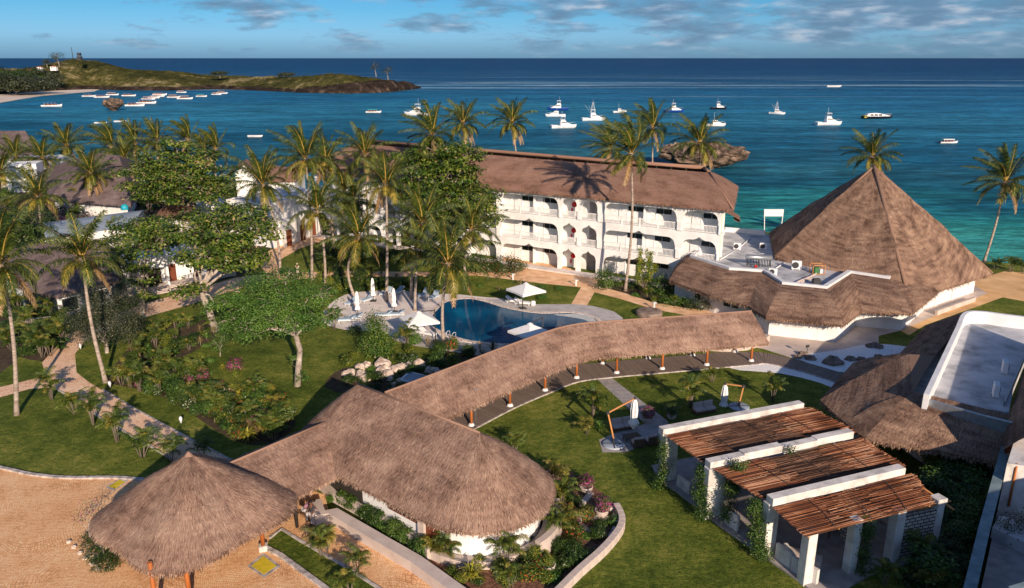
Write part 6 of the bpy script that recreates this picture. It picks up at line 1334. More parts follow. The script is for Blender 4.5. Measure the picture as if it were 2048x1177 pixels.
for i, (x, y, r_, lab) in enumerate([(1663, 727, .95, 'largest dark boulder, lying alone in the white gravel'), (1700, 720, .55, 'grey boulder right of the largest one in the white gravel'), (1722, 722, .5, 'flat brown stone by the thatched roof edge in the gravel'), (1620, 719, .55, 'rounded stone at the left tip of the gravel garden'), (1607, 711, .5, 'brown stone beside the garden lamp'), (1596, 716, .42, 'outermost small stone left of the gravel'), (1740, 694, .5, 'left of the three reddish stones at the back of the gravel'), (1750, 692, .48, 'middle of the three reddish stones behind the gravel'), (1757, 696, .5, 'right one of the three reddish stones behind the gravel'), (1757, 715, .42, 'small stone half under the grey thatch by the gravel')]):
    boulder(lab, x, y, r_, 50 + i * 2.3, 'stones of the gravel garden', .6, 'stone')

# ================================================================ parasols, loungers, garden furniture
def parasol_open(label, x, y, z, w, rz, pole):
    "x,y = photo position of the canopy centre at height z; pole = ground point of the mast"
    c = P(x, y, z); root = thing('cantilever_parasol', label, 'parasol', P(*pole), 'open white parasols round the pool'); h = w / 2; m = MB(); ca, sa = math.cos(rz), math.sin(rz)
    def q(px, py, pz): return (c.x + px * ca - py * sa, c.y + px * sa + py * ca, c.z + pz)
    cor = [q(-h, -h, 0), q(h, -h, 0), q(h, h, 0), q(-h, h, 0)]; md = [q(0, -h * .97, .03), q(h * .97, 0, .03), q(0, h * .97, .03), q(-h * .97, 0, .03)]; ap = q(0, 0, .78)
    vs = cor + md + [ap]; fs = []
    for i in range(4): fs += [(i, 4 + i, 8), (4 + i, (i + 1) % 4, 8)]
    low = [(v[0], v[1], v[2] - .22) for v in cor + md]; vs += low
    for i in range(4): fs += [(i, 9 + i, 13 + i, 4 + i), (4 + i, 13 + i, 9 + (i + 1) % 4, (i + 1) % 4)]
    m.add(vs, fs); m.lathe(q(0, 0, .72), [(.35, 0), (.2, .1), (.05, .18)], 8); m.build('canopy', FAB, root)
    p = P(*pole); m = MB(); m.tube([p, p + Vector((0, 0, z + .9))], [.06, .05], 8); m.beam(p + Vector((0, 0, z + .8)), Vector(ap) + Vector((0, 0, .05)), .07, .09); m.build('mast', METAL, root)
    m = MB()
    for i in range(4): m.beam(Vector(cor[i]) - Vector((0, 0, .04)), Vector(ap) - Vector((0, 0, .08)), .03, .04)
    m.build('ribs', METAL, root); m = MB(); m.box((p.x, p.y, .06), (.8, .8, .12), .4); m.build('base', METAL, root)
parasol_open('open white square parasol over the loungers on the far pool side', 1052, 580, 2.5, 3.3, R(35), (1045, 618))
parasol_open('open white parasol at the near left corner of the pool beside the tall palm', 838, 639, 2.6, 3.3, R(25), (871, 684))
parasol_open('open white parasol overhanging the pool, its near edge behind the walkway roof', 1060, 663, 2.6, 3.1, R(40), (1085, 700))
def closed(label, x, y, h=2.7, pole=None, dark=True):
    p = P(x, y); root = thing('folded_parasol', label, 'parasol', p, 'folded white parasols'); m = MB(); prof = []; n = 16; vs = []
    prof = [(.05, h), (.11, h * .93), (.17, h * .75), (.20, h * .5), (.15, h * .42), (.24, h * .30), (.27, h * .26)]
    for (r_, z) in prof:
        for k in range(n): a = 2 * math.pi * k / n; rr = r_ * (1 + (.22 if k % 2 else -.12)); vs.append((p.x + rr * math.cos(a), p.y + rr * math.sin(a), p.z + z))
    m.add(vs, [(i * n + k, (i + 1) * n + k, (i + 1) * n + (k + 1) % n, i * n + (k + 1) % n) for i in range(len(prof) - 1) for k in range(n)] + [tuple(range(n))]); m.build('canopy', FAB, root)
    m = MB(); m.tube([p, p + Vector((0, 0, h * 1.02))], [.04, .03], 7); m.build('pole', METAL, root); m = MB(); m.box((p.x, p.y, .07), (.7, .7, .1)); m.build('base', METAL, root); return root
closed('folded white parasol leftmost on the pool terrace', 716, 632, 2.9); closed('folded white parasol standing farthest back on the pool terrace', 747, 603, 2.9); closed('folded white parasol third from the left, nearest the pool', 789, 625, 2.9)
def lounger(label, x, y, rz, mat=FABB, group='loungers on the pool terrace'):
    root = thing('sun_lounger', label, 'sun lounger', (0, 0, 0), group); m = MB(); m.box((-.3, 0, .36), (1.35, .68, .12), 0, 0, .04); m.build('mattress', mat, root)
    m = MB(); m.beam((.35, 0, .38), (.98, 0, .78), .68, .10); m.build('backrest', mat, root); m = MB(); m.box((0, .33, .26), (1.95, .05, .08)); m.box((0, -.33, .26), (1.95, .05, .08)); m.box((-.95, 0, .26), (.05, .7, .08)); m.build('frame', PARAP, root)
    for sx in (-.85, .75):
        for sy in (-.3, .3): m = MB(); m.box((sx, sy, .13), (.06, .06, .26)); m.build('leg', PARAP, root)
    place(root, P(x, y), rz); return root
LG = [(704, 609, 60, FABB, 'pale blue lounger leftmost of the far row'), (735, 603, 55, FABB, 'pale blue lounger between the two left folded parasols'), (772, 590, 60, FABB, 'pale blue lounger at the back right of the folded parasols'), (795, 588, 55, FABB, 'pale blue lounger last of the back row'),
      (694, 644, 10, FABB, 'pale blue lounger in the near left corner of the terrace'), (708, 640, 10, FABB, 'second pale blue lounger in the near left corner'), (768, 634, 5, FABB, 'left lounger of the pair under the nearest folded parasol'), (792, 633, 5, FABB, 'right lounger of the pair under the nearest folded parasol'),
      (848, 593, 70, FABB, 'lounger in palm shadow left of the pool'), (868, 598, 70, FABB, 'lounger in palm shadow nearest the pool edge'), (838, 668, 150, FAB, 'white lounger under the near left open parasol'), (856, 672, 150, FAB, 'second white lounger beside the tall palm trunk'),
      (1028, 606, 165, FAB, 'white lounger under the far open parasol'), (1045, 610, 165, FAB, 'second white lounger under the far open parasol')]
for x, y, a, mt, lab in LG: lounger(lab, x, y, R(a), mt)
m = MB(); p = P(1066, 612); m.box((p.x, p.y, .35), (.5, .4, .5), .3, 0, .04); solo(m, 'side_table', FAB, 'white towel covered side table beside the far loungers', 'table')
def gardenset():
    def cantilever(label, base, elbow, top, canx, cany):
        b = P(*base); e = PW(elbow[0], elbow[1], b.y - .1); t = PW(top[0], top[1], b.y + .4); root = thing('cantilever_parasol', label, 'parasol', b, 'wooden arm parasols on the lawn')
        m = MB(); m.beam(b + Vector((0, 0, .5)), e, .11, .11); m.beam(e, t, .11, .09); m.build('arm', WOODL, root); m = MB(); m.beam(b, b + Vector((0, 0, .55)), .15, .15); m.build('mast_socket', METAL, root); m = MB(); m.box(tuple(e), (.2, .2, .2)); m.build('bracket', METAL, root); m = MB(); m.box(tuple(t), (.16, .16, .18)); m.build('bracket', METAL, root)
        m = MB(); m.lathe((b.x, b.y, .02), [(.85, 0), (.85, .08), (.8, .1)], 20); m.build('base_plate', CONCB, root); m = MB(); m.beam((b.x - .8, b.y, .13), (b.x + .8, b.y, .13), .08, .04); m.beam((b.x, b.y - .8, .135), (b.x, b.y + .8, .135), .08, .04); m.build('base_cross', METAL, root)
        n = 14; vs = []; H_ = t.z - .15; prof = [(.07, H_ + .1), (.17, H_ - .15), (.24, H_ - .8), (.20, H_ - 1.5), (.36, H_ - 1.85), (.22, H_ - 2.1), (.04, H_ - 2.4)]
        for (r_, z) in prof:
            for k in range(n): a = 2 * math.pi * k / n; rr = r_ * (1 + (.25 if k % 2 else -.15)); vs.append((t.x + rr * math.cos(a), t.y + rr * math.sin(a), z))
        m = MB(); m.add(vs, [(i * n + k, (i + 1) * n + k, (i + 1) * n + (k + 1) % n, i * n + (k + 1) % n) for i in range(len(prof) - 1) for k in range(n)]); m.build('canopy', FAB, root)
    cantilever('folded white parasol hanging from a bent wooden arm left of the pergola', (1227, 890), (1216, 826), (1270, 797), 0, 0)
    cantilever('folded white parasol on a wooden arm behind the pergola', (1478, 815), (1487, 773), (1451, 768), 0, 0)
    def sofa(label, x, y, rz, L=1.7, mat=CUSH, z=0.0, grp='lounge furniture on the lawn terraces'):
        root = thing('garden_sofa', label, 'sofa', (0, 0, 0), grp); m = MB(); m.box((0, 0, .2), (L, .8, .24), 0, 0, .02); m.box((0, .36, .5), (L, .1, .5), 0, 0, .02); m.build('frame', WICK, root)
        k = 2 if L > 1.2 else 1
        for i in range(k):
            cx = -L / 2 + L * (i + .5) / k; m = MB(); m.box((cx, -.04, .40), (L / k - .03, .7, .17), 0, 0, .05); m.build('seat_cushion', mat, root); m = MB(); m.box((cx, .26, .66), (L / k - .03, .17, .46), 0, 0, .06); m.build('back_cushion', mat, root)
        place(root, P(x, y, z), rz)
    sofa('pink grey two seat sofa under the bent arm parasol', 1246, 858, R(18), 1.9)
    sofa('pink grey sofa on the lawn behind the pergola', 1408, 825, R(20), 1.9)
    sofa('dark wicker armchair nearest the round parasol base', 1275, 893, R(190), .85); sofa('dark wicker armchair close to the pergola wall', 1302, 888, R(200), .85)
    sofa('dark sofa with turquoise cushions on the restaurant plaza', 1716, 645, R(-20), 2.6, M('dark_cushion', (.10, .06, .05), 3, .9), 0, 'plaza seating')
    p = P(1263, 880); root = thing('coffee_table', 'low brown rectangular coffee table between the sofa and armchairs', 'table', p); m = MB(); m.box((p.x, p.y, .36), (1.3, .75, .06), .3, 0, .01); m.build('tabletop', WICK, root)
    for sx in (-.55, .55):
        for sy in (-.28, .28): m = MB(); m.box((p.x + sx * .95 - sy * .3, p.y + sy * .95 + sx * .3, .17), (.07, .07, .34)); m.build('leg', WICK, root)
gardenset()
def pot(label, x, y, r_, kind, sc=1.0, mat=None, rzp=None):
    p = P(x, y); m = MB(); m.lathe((p.x, p.y, 0), [(r_ * .6, 0), (r_ * .95, r_ * .5), (r_, r_ * 1.0), (r_ * 1.05, r_ * 1.1), (r_ * .9, r_ * 1.1), (r_ * .85, r_ * .95)], 16); solo(m, 'plant_pot', mat or PINKW, label, 'pot', 'plant pots')
    plant(kind, 'plant growing in the ' + label, x, y, sc, None, 0, None, Vector((p.x, p.y, r_ * .95)))
for a in [('low pale pot of magenta flowers beside the reception roof, farthest back', 1172, 985, .45, 'bougain', .9), ('pale pot of magenta flowers in the middle of the mulch bed', 1203, 1032, .45, 'bougain', .95), ('squat pale pot on a stone slab nearer reception', 1150, 1052, .4, 'bougain', .8),
          ('pale bowl pot at the lower left of the mulch bed', 1070, 1128, .42, 'croton', .8), ('round pale pot lowest in the mulch bed', 1096, 1142, .42, 'croton', .7), ('pale pot with purple flowers behind the folded lawn parasol', 1296, 845, .4, 'bougain', 1.0), ('pale pot with dark bush between lawn sofa and slabs', 1343, 838, .4, 'shrub', 1.0)]: pot(*a)
BRN = M('dark_red_glaze', (.10, .02, .015), 3, .3)
pot('dark red vase of dried flowers against the curved white wall', 1613, 674, .42, 'redfl', .9, BRN); pot('grey pot with green plant right of the curved white wall', 1651, 668, .4, 'shrubb', .8, CONC)
for i, (x, y, w_, l, a, lab) in enumerate([(1187, 1032, .9, 1.9, .9, 'large tilted pale stone slab in the mulch bed'), (1160, 1060, 1.0, 1.2, .5, 'square pale stone slab under the squat pot'), (1067, 1140, 1.0, .8, .6, 'pale stone slab under the bowl pot'), (1172, 1000, .4, 1.8, -.5, 'narrow pale stone slab behind the flower pots')]):
    m = MB(); p = P(x, y); m.box((p.x, p.y, .06), (w_, l, .10), a, 0, .02); solo(m, 'stone_slab', PINKW, lab, 'stone slab')
# curved bench wall of stepped blocks at the bed's outer edge
bw = spline([P(1232, 1020), P(1243, 1045), P(1238, 1070), P(1205, 1110), P(1160, 1150), P(1110, 1200)], 3)
for i in range(len(bw) - 1):
    a, b = bw[i], bw[i + 1]; c = (a + b) / 2; m = MB(); m.box((c.x, c.y, .26), ((b - a).length * .99, .42, .52), math.atan2((b - a).y, (b - a).x), 0, .02)
    if i % 3 != 1: q = Vector(((b - a).y, -(b - a).x, 0)).normalized() * -.35; m.box((c.x - abs(q.x) * 1, c.y + q.y * .3, .16), ((b - a).length * .8, .35, .32), math.atan2((b - a).y, (b - a).x), 0, .02)
    solo(m, 'bench_block', PINKW, 'pale stone block in the curved bench wall round the mulch bed', 'bench', 'blocks of the curved bench wall')
ac_unit(P(1058, 1092, 0), R(60), 'white outdoor air conditioner beside the rounded reception wall', .9, .8)
# garden lamps
def lamp_drop(label, x, y, h=.75):
    p = P(x, y); m = MB(); root = thing('garden_lamp', label, 'garden lamp', p, 'white garden lamps'); m.lathe((p.x, p.y, p.z + .18), [(.02, 0), (.10, .22), (.14, .40), (.11, .52), (.03, .60)], 12); m.build('shade', PARAP, root); m = MB(); m.tube([p - Vector((0, 0, .05)), p + Vector((0, 0, .2))], [.02, .02], 6); m.build('stake', METAL, root)
for x, y, l in ((162, 702, 'white teardrop garden lamp at the bend of the path'), (221, 779, 'white teardrop garden lamp beside the leaning palm base'), (363, 851, 'white teardrop garden lamp on the grass by the lower path'), (287, 638, 'white teardrop garden lamp near the house steps')): lamp_drop(l, x, y)
for x, y, l in ((1026, 560, 'small white bollard lamp left on the tan hotel path'), (1152, 572, 'small white bollard lamp by the path to the pool'), (1308, 618, 'small white bollard lamp above the dark round table')):
    p = P(x, y); root = thing('bollard_lamp', l, 'lamp', p, 'bollard lamps'); m = MB(); m.box((p.x, p.y, .35), (.16, .16, .7)); m.build('post', PARAP, root); m = MB(); m.box((p.x, p.y, .76), (.42, .42, .08), .3); m.build('cap', PARAP, root)
p = P(1613, 712); root = thing('path_lamp', 'dark slim path lamp with tilted head between the gravel stones', 'lamp', p); m = MB(); m.tube([p, p + Vector((0, 0, .9))], [.03, .03], 6); m.build('stem', METAL, root); m = MB(); m.box((p.x, p.y, 1.0), (.35, .12, .22), .4); m.build('head', METAL, root)
m = MB(); p = P(1298, 630); m.lathe((p.x, p.y, 0), [(1.5, 0), (1.5, .45), (1.3, .5)], 22); solo(m, 'round_seat', ROCKG, 'round brown stone seat on the lawn above the walkway roof', 'seat')
p = P(825, 768); m = MB(); w_ = [P(800, 770), P(818, 754), P(866, 765), P(850, 786)]; m.prism(w_, 0, .55); root = thing('skylight', 'low white framed skylight box in the rockery beside the walkway', 'skylight', p); m.build('frame', PARAP, root); c = sum(w_, Vector()) / 4; m = MB(); m.prism([c + (q - c) * .82 for q in w_], .3, .58); m.build('pane', CONCB, root)
# pool handrails
for i, (x, y) in enumerate(((893, 680), (905, 683))):
    p = P(x, y); m = MB(); m.tube([p, p + Vector((0, 0, .8)), p + Vector((.15, .2, .9)), p + Vector((.3, .6, .75)), p + Vector((.3, .6, 0))], [.03] * 5, 6); solo(m, 'pool_handrail', PARAP, ['left', 'right'][i] + ' white handrail at the near pool edge by the palm trunk', 'handrail')
# roof antenna of the reception
m = MB(); p = P(952, 858, 0); m.tube([p, p + Vector((0, 0, 3.4))], [.03, .025], 6); m.box((p.x, p.y, 3.4), (.35, .05, .05)); solo(m, 'mast_pole', GALV, 'thin grey pole beside the last walkway post', 'pole')

# ================================================================ far shore details
def farhouse(label, x, y, D, w, h, roof):
    p = PW(x, y, D); root = thing('far_house', label, 'house', p, 'far houses on the headland'); m = MB(); m.box((p.x, p.y, p.z + h / 2 - 1.2), (w, w * .6, h + 2.4)); m.build('wall', WHITE, root)
    m = MB(); z = p.z + h; a = w * .56; b = w * .34; m.add([(p.x - a, p.y - b, z), (p.x + a, p.y - b, z), (p.x + a, p.y + b, z), (p.x - a, p.y + b, z), (p.x - a * .5, p.y, z + h * .5), (p.x + a * .5, p.y, z + h * .5)], [(0, 1, 5, 4), (1, 2, 5), (2, 3, 4, 5), (3, 0, 4), (3, 2, 1, 0)]); m.build('roof', roof, root)
    m = MB(); 
    for s in (-.25, .2): m.box((p.x + s * w, p.y - w * .3, p.z + h * .5), (w * .14, .4, h * .45))
    m.build('window', DARKI, root)
RT = M('terracotta_roof', (.36, .10, .05), 2, .8)
farhouse('white house with terracotta roof highest up at the left of the headland', 57, 143, 830, 7, 1.6, RT); farhouse('second terracotta roofed house right of the first on the headland', 80, 138, 830, 5, 1.6, RT); farhouse('terracotta roofed house beside the tall ragged tree on the headland', 108, 137, 835, 6, 1.6, RT); farhouse('small white beach hut where the beach meets the headland', 78, 178, 730, 6, 3.5, WHITE)
m = MB(); p = PW(160, 121, 850); m.box((p.x, p.y, p.z + 2), (4, 4, 4)); m.box((p.x, p.y, p.z + 6), (3.2, 3.2, 3)); m.tube([(p.x - 7, p.y, p.z), (p.x - 7, p.y, p.z + 13)], [.35, .25], 6); solo(m, 'lookout', METAL, 'dark lookout hut with aerial mast on the headland crest', 'hut')

# ================================================================ people
SKIN = M('skin', (0.16, 0.08, 0.05), 4, 0.6); CL1 = M('beige_uniform', (0.62, 0.55, 0.47), 4, 0.9); CL2 = M('mauve_shirt', (0.32, 0.17, 0.24), 4, 0.9); CL3 = M('dark_trousers', (0.04, 0.045, 0.06), 4, 0.9); HAIR = M('black_hair', (0.01, 0.008, 0.007), 4, 0.7); CL4 = M('pale_shirt', (.45, .44, .46), 4, .9)
def person(label, loc, face, joints, top, trousers, hat=None):
    "joints: dict of local points (x right, y forward, z up); body grown over a skeleton with the Skin modifier"
    root = thing('person', label, 'person', loc); J = joints
    def skin(name, edges, rad, mat, sub=1):
        ids = []; vs = []
        for a, b in edges:
            for k in (a, b):
                if k not in ids: ids.append(k); vs.append(J[k])
        me = bpy.data.meshes.new(name); me.from_pydata(vs, [(ids.index(a), ids.index(b)) for a, b in edges], []); o = bpy.data.objects.new(name, me); COL.objects.link(o); o.parent = root
        o.modifiers.new('skin', 'SKIN'); o.modifiers.new('sub', 'SUBSURF').levels = sub; o.modifiers['sub'].render_levels = sub
        for i, k in enumerate(ids): r_ = rad.get(k, .05); me.skin_vertices[0].data[i].radius = r_ if isinstance(r_, tuple) else (r_, r_); me.skin_vertices[0].data[i].use_root = (i == 0)
        me.materials.append(mat); return o
    E = [('pel', 'wai'), ('wai', 'che'), ('che', 'nek'), ('nek', 'hea'), ('hea', 'crn')]
    for s in 'lr': E += [('che', 'sh' + s), ('sh' + s, 'el' + s), ('el' + s, 'wr' + s), ('wr' + s, 'ha' + s), ('pel', 'hi' + s), ('hi' + s, 'kn' + s), ('kn' + s, 'an' + s), ('an' + s, 'to' + s)]
    for s in 'lr':
        w = Vector(J['wr' + s]); h = Vector(J['ha' + s]); d = (h - w).normalized(); sd = d.cross(Vector((0, 1, 0))); sd = sd.normalized() if sd.length > .1 else Vector((1, 0, 0))
        for k in range(4): J['f%s%d' % (s, k)] = tuple(h + d * (.075 - .008 * abs(k - 1.4)) + sd * (.026 * (k - 1.5)) + Vector((0, .012, -.01))); E.append(('ha' + s, 'f%s%d' % (s, k)))
        J['th' + s] = tuple(w + d * .05 + sd * (-.06)); E.append(('wr' + s, 'th' + s))
    rad = {'pel': (.15, .11), 'wai': (.135, .10), 'che': (.16, .11), 'nek': .055, 'hea': (.085, .10), 'crn': (.075, .085), 'shl': .06, 'shr': .06, 'ell': .042, 'elr': .042, 'wrl': .03, 'wrr': .03, 'hal': (.035, .018), 'har': (.035, .018), 'hil': .095, 'hir': .095, 'knl': .06, 'knr': .06, 'anl': .042, 'anr': .042, 'tol': (.045, .03), 'tor': (.045, .03)}
    for k in list(J):
        if k[0] == 'f' or k[:2] == 'th': rad[k] = .009
    skin('body', E, rad, SKIN)
    g = {k: (tuple(x + .014 for x in v) if isinstance(v, tuple) else v + .016) for k, v in rad.items()}
    skin('shirt', [('pel', 'wai'), ('wai', 'che'), ('che', 'shl'), ('che', 'shr'), ('shl', 'ell'), ('shr', 'elr')], g, top); skin('trousers', [('pel', 'hil'), ('hil', 'knl'), ('knl', 'anl'), ('pel', 'hir'), ('hir', 'knr'), ('knr', 'anr')], g, trousers)
    h = Vector(J['hea']); c = Vector(J['crn']); u = (c - h).normalized(); m = MB(); q = h.lerp(c, .7) + Vector((0, -.02, 0)); m.ball(tuple(q + u * .03), (.098, .108, .09), 12, 8); o = link(m.mesh('hair' if not hat else 'hat', hat or HAIR), 'hair' if not hat else 'hat', root)
    m = MB(); m.ball(tuple(h + Vector((0, .105, .01))), (.014, .02, .022), 6, 4)
    for s in (-1, 1): m.ball(tuple(h + Vector((s * .093, 0, .01))), (.012, .022, .032), 6, 4)
    o = link(m.mesh('face', SKIN), 'face', root); m = MB()
    for s in (-1, 1): m.ball(tuple(h + Vector((s * .034, .094, .035))), (.012, .008, .008), 6, 4)
    m.box(tuple(h + Vector((0, .096, -.045))), (.045, .01, .010)); link(m.mesh('eyes_and_mouth', HAIR), 'eyes_and_mouth', root)
    for s in 'lr':
        m = MB(); a = Vector(J['an' + s]); t_ = Vector(J['to' + s]); m.box(tuple(a.lerp(t_, .45) - Vector((0, 0, .035))), (.10, .27, .08), math.atan2((t_ - a).y, (t_ - a).x) - math.pi / 2, 0, .02); link(m.mesh('shoe', HAIR), 'shoe', root)
    root.rotation_euler = (0, 0, face); return root
std = dict(pel=(0, 0, .95), wai=(0, 0, 1.12), che=(0, 0, 1.38), nek=(0, .01, 1.52), hea=(0, .03, 1.64), crn=(0, .02, 1.72), shl=(-.19, 0, 1.43), shr=(.19, 0, 1.43), ell=(-.25, .02, 1.17), elr=(.25, .02, 1.17), wrl=(-.14, .26, 1.28), wrr=(.12, .28, 1.32), hal=(-.08, .32, 1.36), har=(.06, .34, 1.40), hil=(-.09, 0, .88), hir=(.09, 0, .88), knl=(-.10, .02, .50), knr=(.10, .03, .50), anl=(-.11, 0, .09), anr=(.11, 0, .09), tol=(-.12, .16, .04), tor=(.12, .16, .04))
person('person in beige uniform and pale hat standing on the garden path, hands at chest', P(596, 553), R(170), dict(std), CL1, CL1, CL1)
bend = dict(std); bend.update(pel=(0, -.1, .93), wai=(0, 0, 1.08), che=(0, .26, 1.20), nek=(0, .38, 1.24), hea=(0, .47, 1.26), crn=(0, .55, 1.28), shl=(-.19, .28, 1.20), shr=(.19, .28, 1.20), ell=(-.22, .38, .95), elr=(.22, .38, .95), wrl=(-.16, .55, .80), wrr=(.16, .55, .80), hal=(-.14, .62, .75), har=(.14, .62, .75), hil=(-.09, -.1, .87), hir=(.09, -.1, .87))
person('person in a mauve shirt bending forward at the entrance beside the hedge', P(614, 1042), R(-60), bend, CL2, CL4)
s2 = dict(std); s2.update(wrl=(-.27, .18, .98), wrr=(.27, .18, .98), hal=(-.27, .24, .90), har=(.27, .24, .90))
person('person in grey clothes standing just right of the bending person at the entrance', P(626, 1052), R(140), s2, CL3, CL4)
# ================================================================ coconut palms (ground point, crown point, crown variant)
PALMS = [
 (33, 830, 3, 532, 3, 1.05, 'tall leaning palm cut by the left edge of the picture', .5, 0),
 (212, 765, 165, 520, 5, 1.0, 'slender palm leaning left with its base beside the white lamp and path', -.4, 0),
 (85, 480, 76, 395, 2, 1.25, 'bushy palm with yellow lower fronds left of the blue grey shed', 0, 0),
 (197, 432, 181, 348, 0, 1.2, 'palm standing in front of the large grey thatched villa', 0, 0),
 (45, 368, 32, 315, 0, 1.3, 'palm beside the small white villa at far left', 0, 0), (8, 400, 2, 345, 1, 1.2, 'palm crown at the left edge above the dark trees', 0, 0),
 (125, 345, 133, 294, 0, 1.5, 'tall palm behind the far left villas, its crown against the bay', 0, 0), (88, 370, 85, 318, 0, 1.3, 'palm between the two far left thatched villas', 0, 0),
 (225, 350, 222, 296, 4, 1.6, 'windblown palm streaming left over the far villa ridge', 0, 0), (272, 345, 270, 290, 6, 1.5, 'palm with orange stalk right of the windblown one', 0, 0), (252, 370, 250, 318, 5, 1.3, 'low palm in front of the bay palms over the villa ridge', 0, 0),
 (322, 345, 314, 284, 6, 1.4, 'palm poking above the left part of the big almond tree', 0, 0), (378, 350, 376, 282, 4, 1.4, 'windblown palm poking above the almond tree middle', 0, 0), (432, 372, 431, 300, 4, 1.3, 'dark windblown palm at the right shoulder of the almond tree', 0, 0), (410, 372, 409, 310, 6, 1.1, 'dark palm crown half sunk in the almond tree', 0, 0),
 (561, 547, 526, 372, 3, 1.15, 'palm with orange stalk in front of the gabled cottage, leaning left', .3, 0),
 (624, 560, 611, 320, 2, 1.1, 'tall slender palm left of the hotel end', .3, 0), (651, 572, 636, 424, 5, 1.1, 'palm on the lawn with curved trunk in front of the tall slender one', .2, 0),
 (668, 500, 652, 325, 1, 1.05, 'palm in front of the hotel left end, second from left', 0, 0), (690, 505, 688, 385, 3, .95, 'shorter palm against the left hotel facade', 0, 0), (738, 505, 730, 312, 3, 1.05, 'tall palm whose crown overlaps the left hotel roof', 0, 0),
 (773, 603, 772, 372, 1, 1.0, 'tall straight palm rising from the pool terrace edge', .2, 0), (712, 600, 718, 477, 2, 1.1, 'wide palm with long golden fronds over the pool terrace', -1.0, 0), (712, 525, 708, 405, 5, .95, 'palm behind the wide golden one near the hotel', 0, 0),
 (823, 598, 845, 448, 2, 1.1, 'palm leaning right beside the twin trunks left of the pool', -.2, 0), (830, 622, 836, 500, 5, .85, 'short palm next to the leaning trunk left of the pool', 0, 0),
 (887, 686, 896, 530, 3, 1.15, 'largest palm in front of the pool, standing by its near edge', -.2, 0), (930, 570, 943, 462, 5, 1.1, 'palm with drooping golden fronds behind the pool', -.2, 0),
 (866, 520, 864, 272, 6, 1.1, 'very tall palm rising above the dense tree and hotel roof', 0, 0), (930, 446, 926, 250, 0, 1.1, 'palm behind the hotel roof, left one against the sea', .3, 0), (1032, 446, 1024, 248, 0, 1.1, 'palm behind the hotel roof, right one against the sea', .5, 0),
 (1250, 582, 1262, 310, 4, 1.1, 'tall palm in front of the hotel, its crown streaming left over the roof', .5, 0), (1302, 452, 1305, 258, 6, 1.15, 'palm behind the hotel roof left of the rock islet', 0, 0), (1398, 452, 1399, 290, 0, 1.3, 'bushy palm behind the hotel roof in front of the rock islet', 0, 0), (1222, 452, 1220, 300, 4, 1.2, 'dark palm behind the hotel roof beside the streaming crown', 0, 0),
 (1748, 500, 1744, 316, 0, 1.05, 'palm standing behind the pyramid roof tip', 0, 0), (1967, 526, 2010, 366, 6, 1.25, 'leaning palm on the beach at the right edge', .5, 0),
]
for bx, by, cx, cy, var, sc, lab, bend, rz in PALMS: palm(lab, bx, by, cx, cy, var, sc, bend=bend, r0=.19 if by > 420 else .24)

# ================================================================ broadleaf trees
def B_(x, y, Y, rx, ry, rz):
    p = PW(x, y, Y); return (p.x, p.y, p.z, rx, ry, rz)
base = P(375, 475); Y = base.y
broadleaf('almond_tree', 'largest spreading almond tree between the villas and the bay', base, [B_(330, 318, Y, 4.0, 4, 1.6), B_(390, 322, Y - 1, 4.2, 4, 2.0), B_(290, 342, Y, 3.6, 3.5, 1.3), B_(432, 352, Y, 3.0, 3.2, 1.9), B_(350, 355, Y - 3, 5.0, 4, 1.7), B_(405, 378, Y - 3, 4.0, 3.3, 1.5), B_(320, 372, Y - 3, 3.2, 3, 1.0), B_(250, 346, Y, 2.4, 2.0, .6), B_(365, 392, Y - 4, 4.4, 3, 1.1), B_(310, 388, Y - 4, 3.0, 2.6, .9), B_(425, 392, Y - 4, 3.0, 2.6, 1.0), B_(270, 372, Y - 2, 2.2, 2, .8), B_(350, 286, Y, 2.6, 2.2, .6), B_(448, 372, Y, 1.6, 2, 1.0)], 'almond', .52, .42, .40, .35, 61, 'broadleaf trees', cl=.75, flat=.28, leaves=30, mix=('dry', .06))
base = P(433, 662); Y = base.y
fork = [PW(418, 620, Y), PW(400, 580, Y)]
broadleaf('almond_tree', 'big almond tree with thick forked pale trunk beside the garden path', base, [B_(385, 455, Y + 4, 3.0, 3, 1.6), B_(430, 432, Y + 5, 2.9, 3, 1.2), B_(485, 430, Y + 5, 2.7, 3, 1.1), B_(440, 470, Y + 2, 3.6, 3, 1.6), B_(500, 470, Y + 3, 2.8, 2.6, 1.6), B_(400, 510, Y, 2.8, 2.4, 1.4), B_(460, 515, Y + 1, 3.0, 2.4, 1.4), B_(525, 450, Y + 4, 1.5, 1.5, 1.0), B_(375, 580, Y - 1, 1.8, 1.6, .8), B_(430, 610, Y - 1.2, 1.4, 1.0, .6), B_(505, 515, Y + 2, 2.0, 1.8, 1.2)], 'almond', .42, .75, .36, .3, 62, 'broadleaf trees', cl=.5, flat=.3, leaves=28, trunk_pts=fork, mix=('dry', .05), twigs=4)
base = P(285, 625); Y = base.y
broadleaf('almond_tree', 'almond tree shading the white house porch, left of the forked trunk', base, [B_(262, 462, Y + 4, 2.6, 2.6, 1.0), B_(300, 448, Y + 5, 2.6, 2.6, .9), B_(240, 488, Y + 2, 2.2, 2.2, 1.0), B_(325, 478, Y + 3, 2.4, 2.4, 1.1), B_(280, 500, Y + 1, 2.8, 2.4, 1.0), B_(245, 528, Y, 1.6, 1.8, 1.2), B_(285, 555, Y - .5, 1.5, 1.4, 1.4), B_(290, 590, Y - .5, 1.0, 1.1, .8)], 'almond', .42, .75, .28, .3, 63, 'broadleaf trees', cl=.5, flat=.3, leaves=28, mix=('dry', .05), twigs=4)
base = P(370, 560)
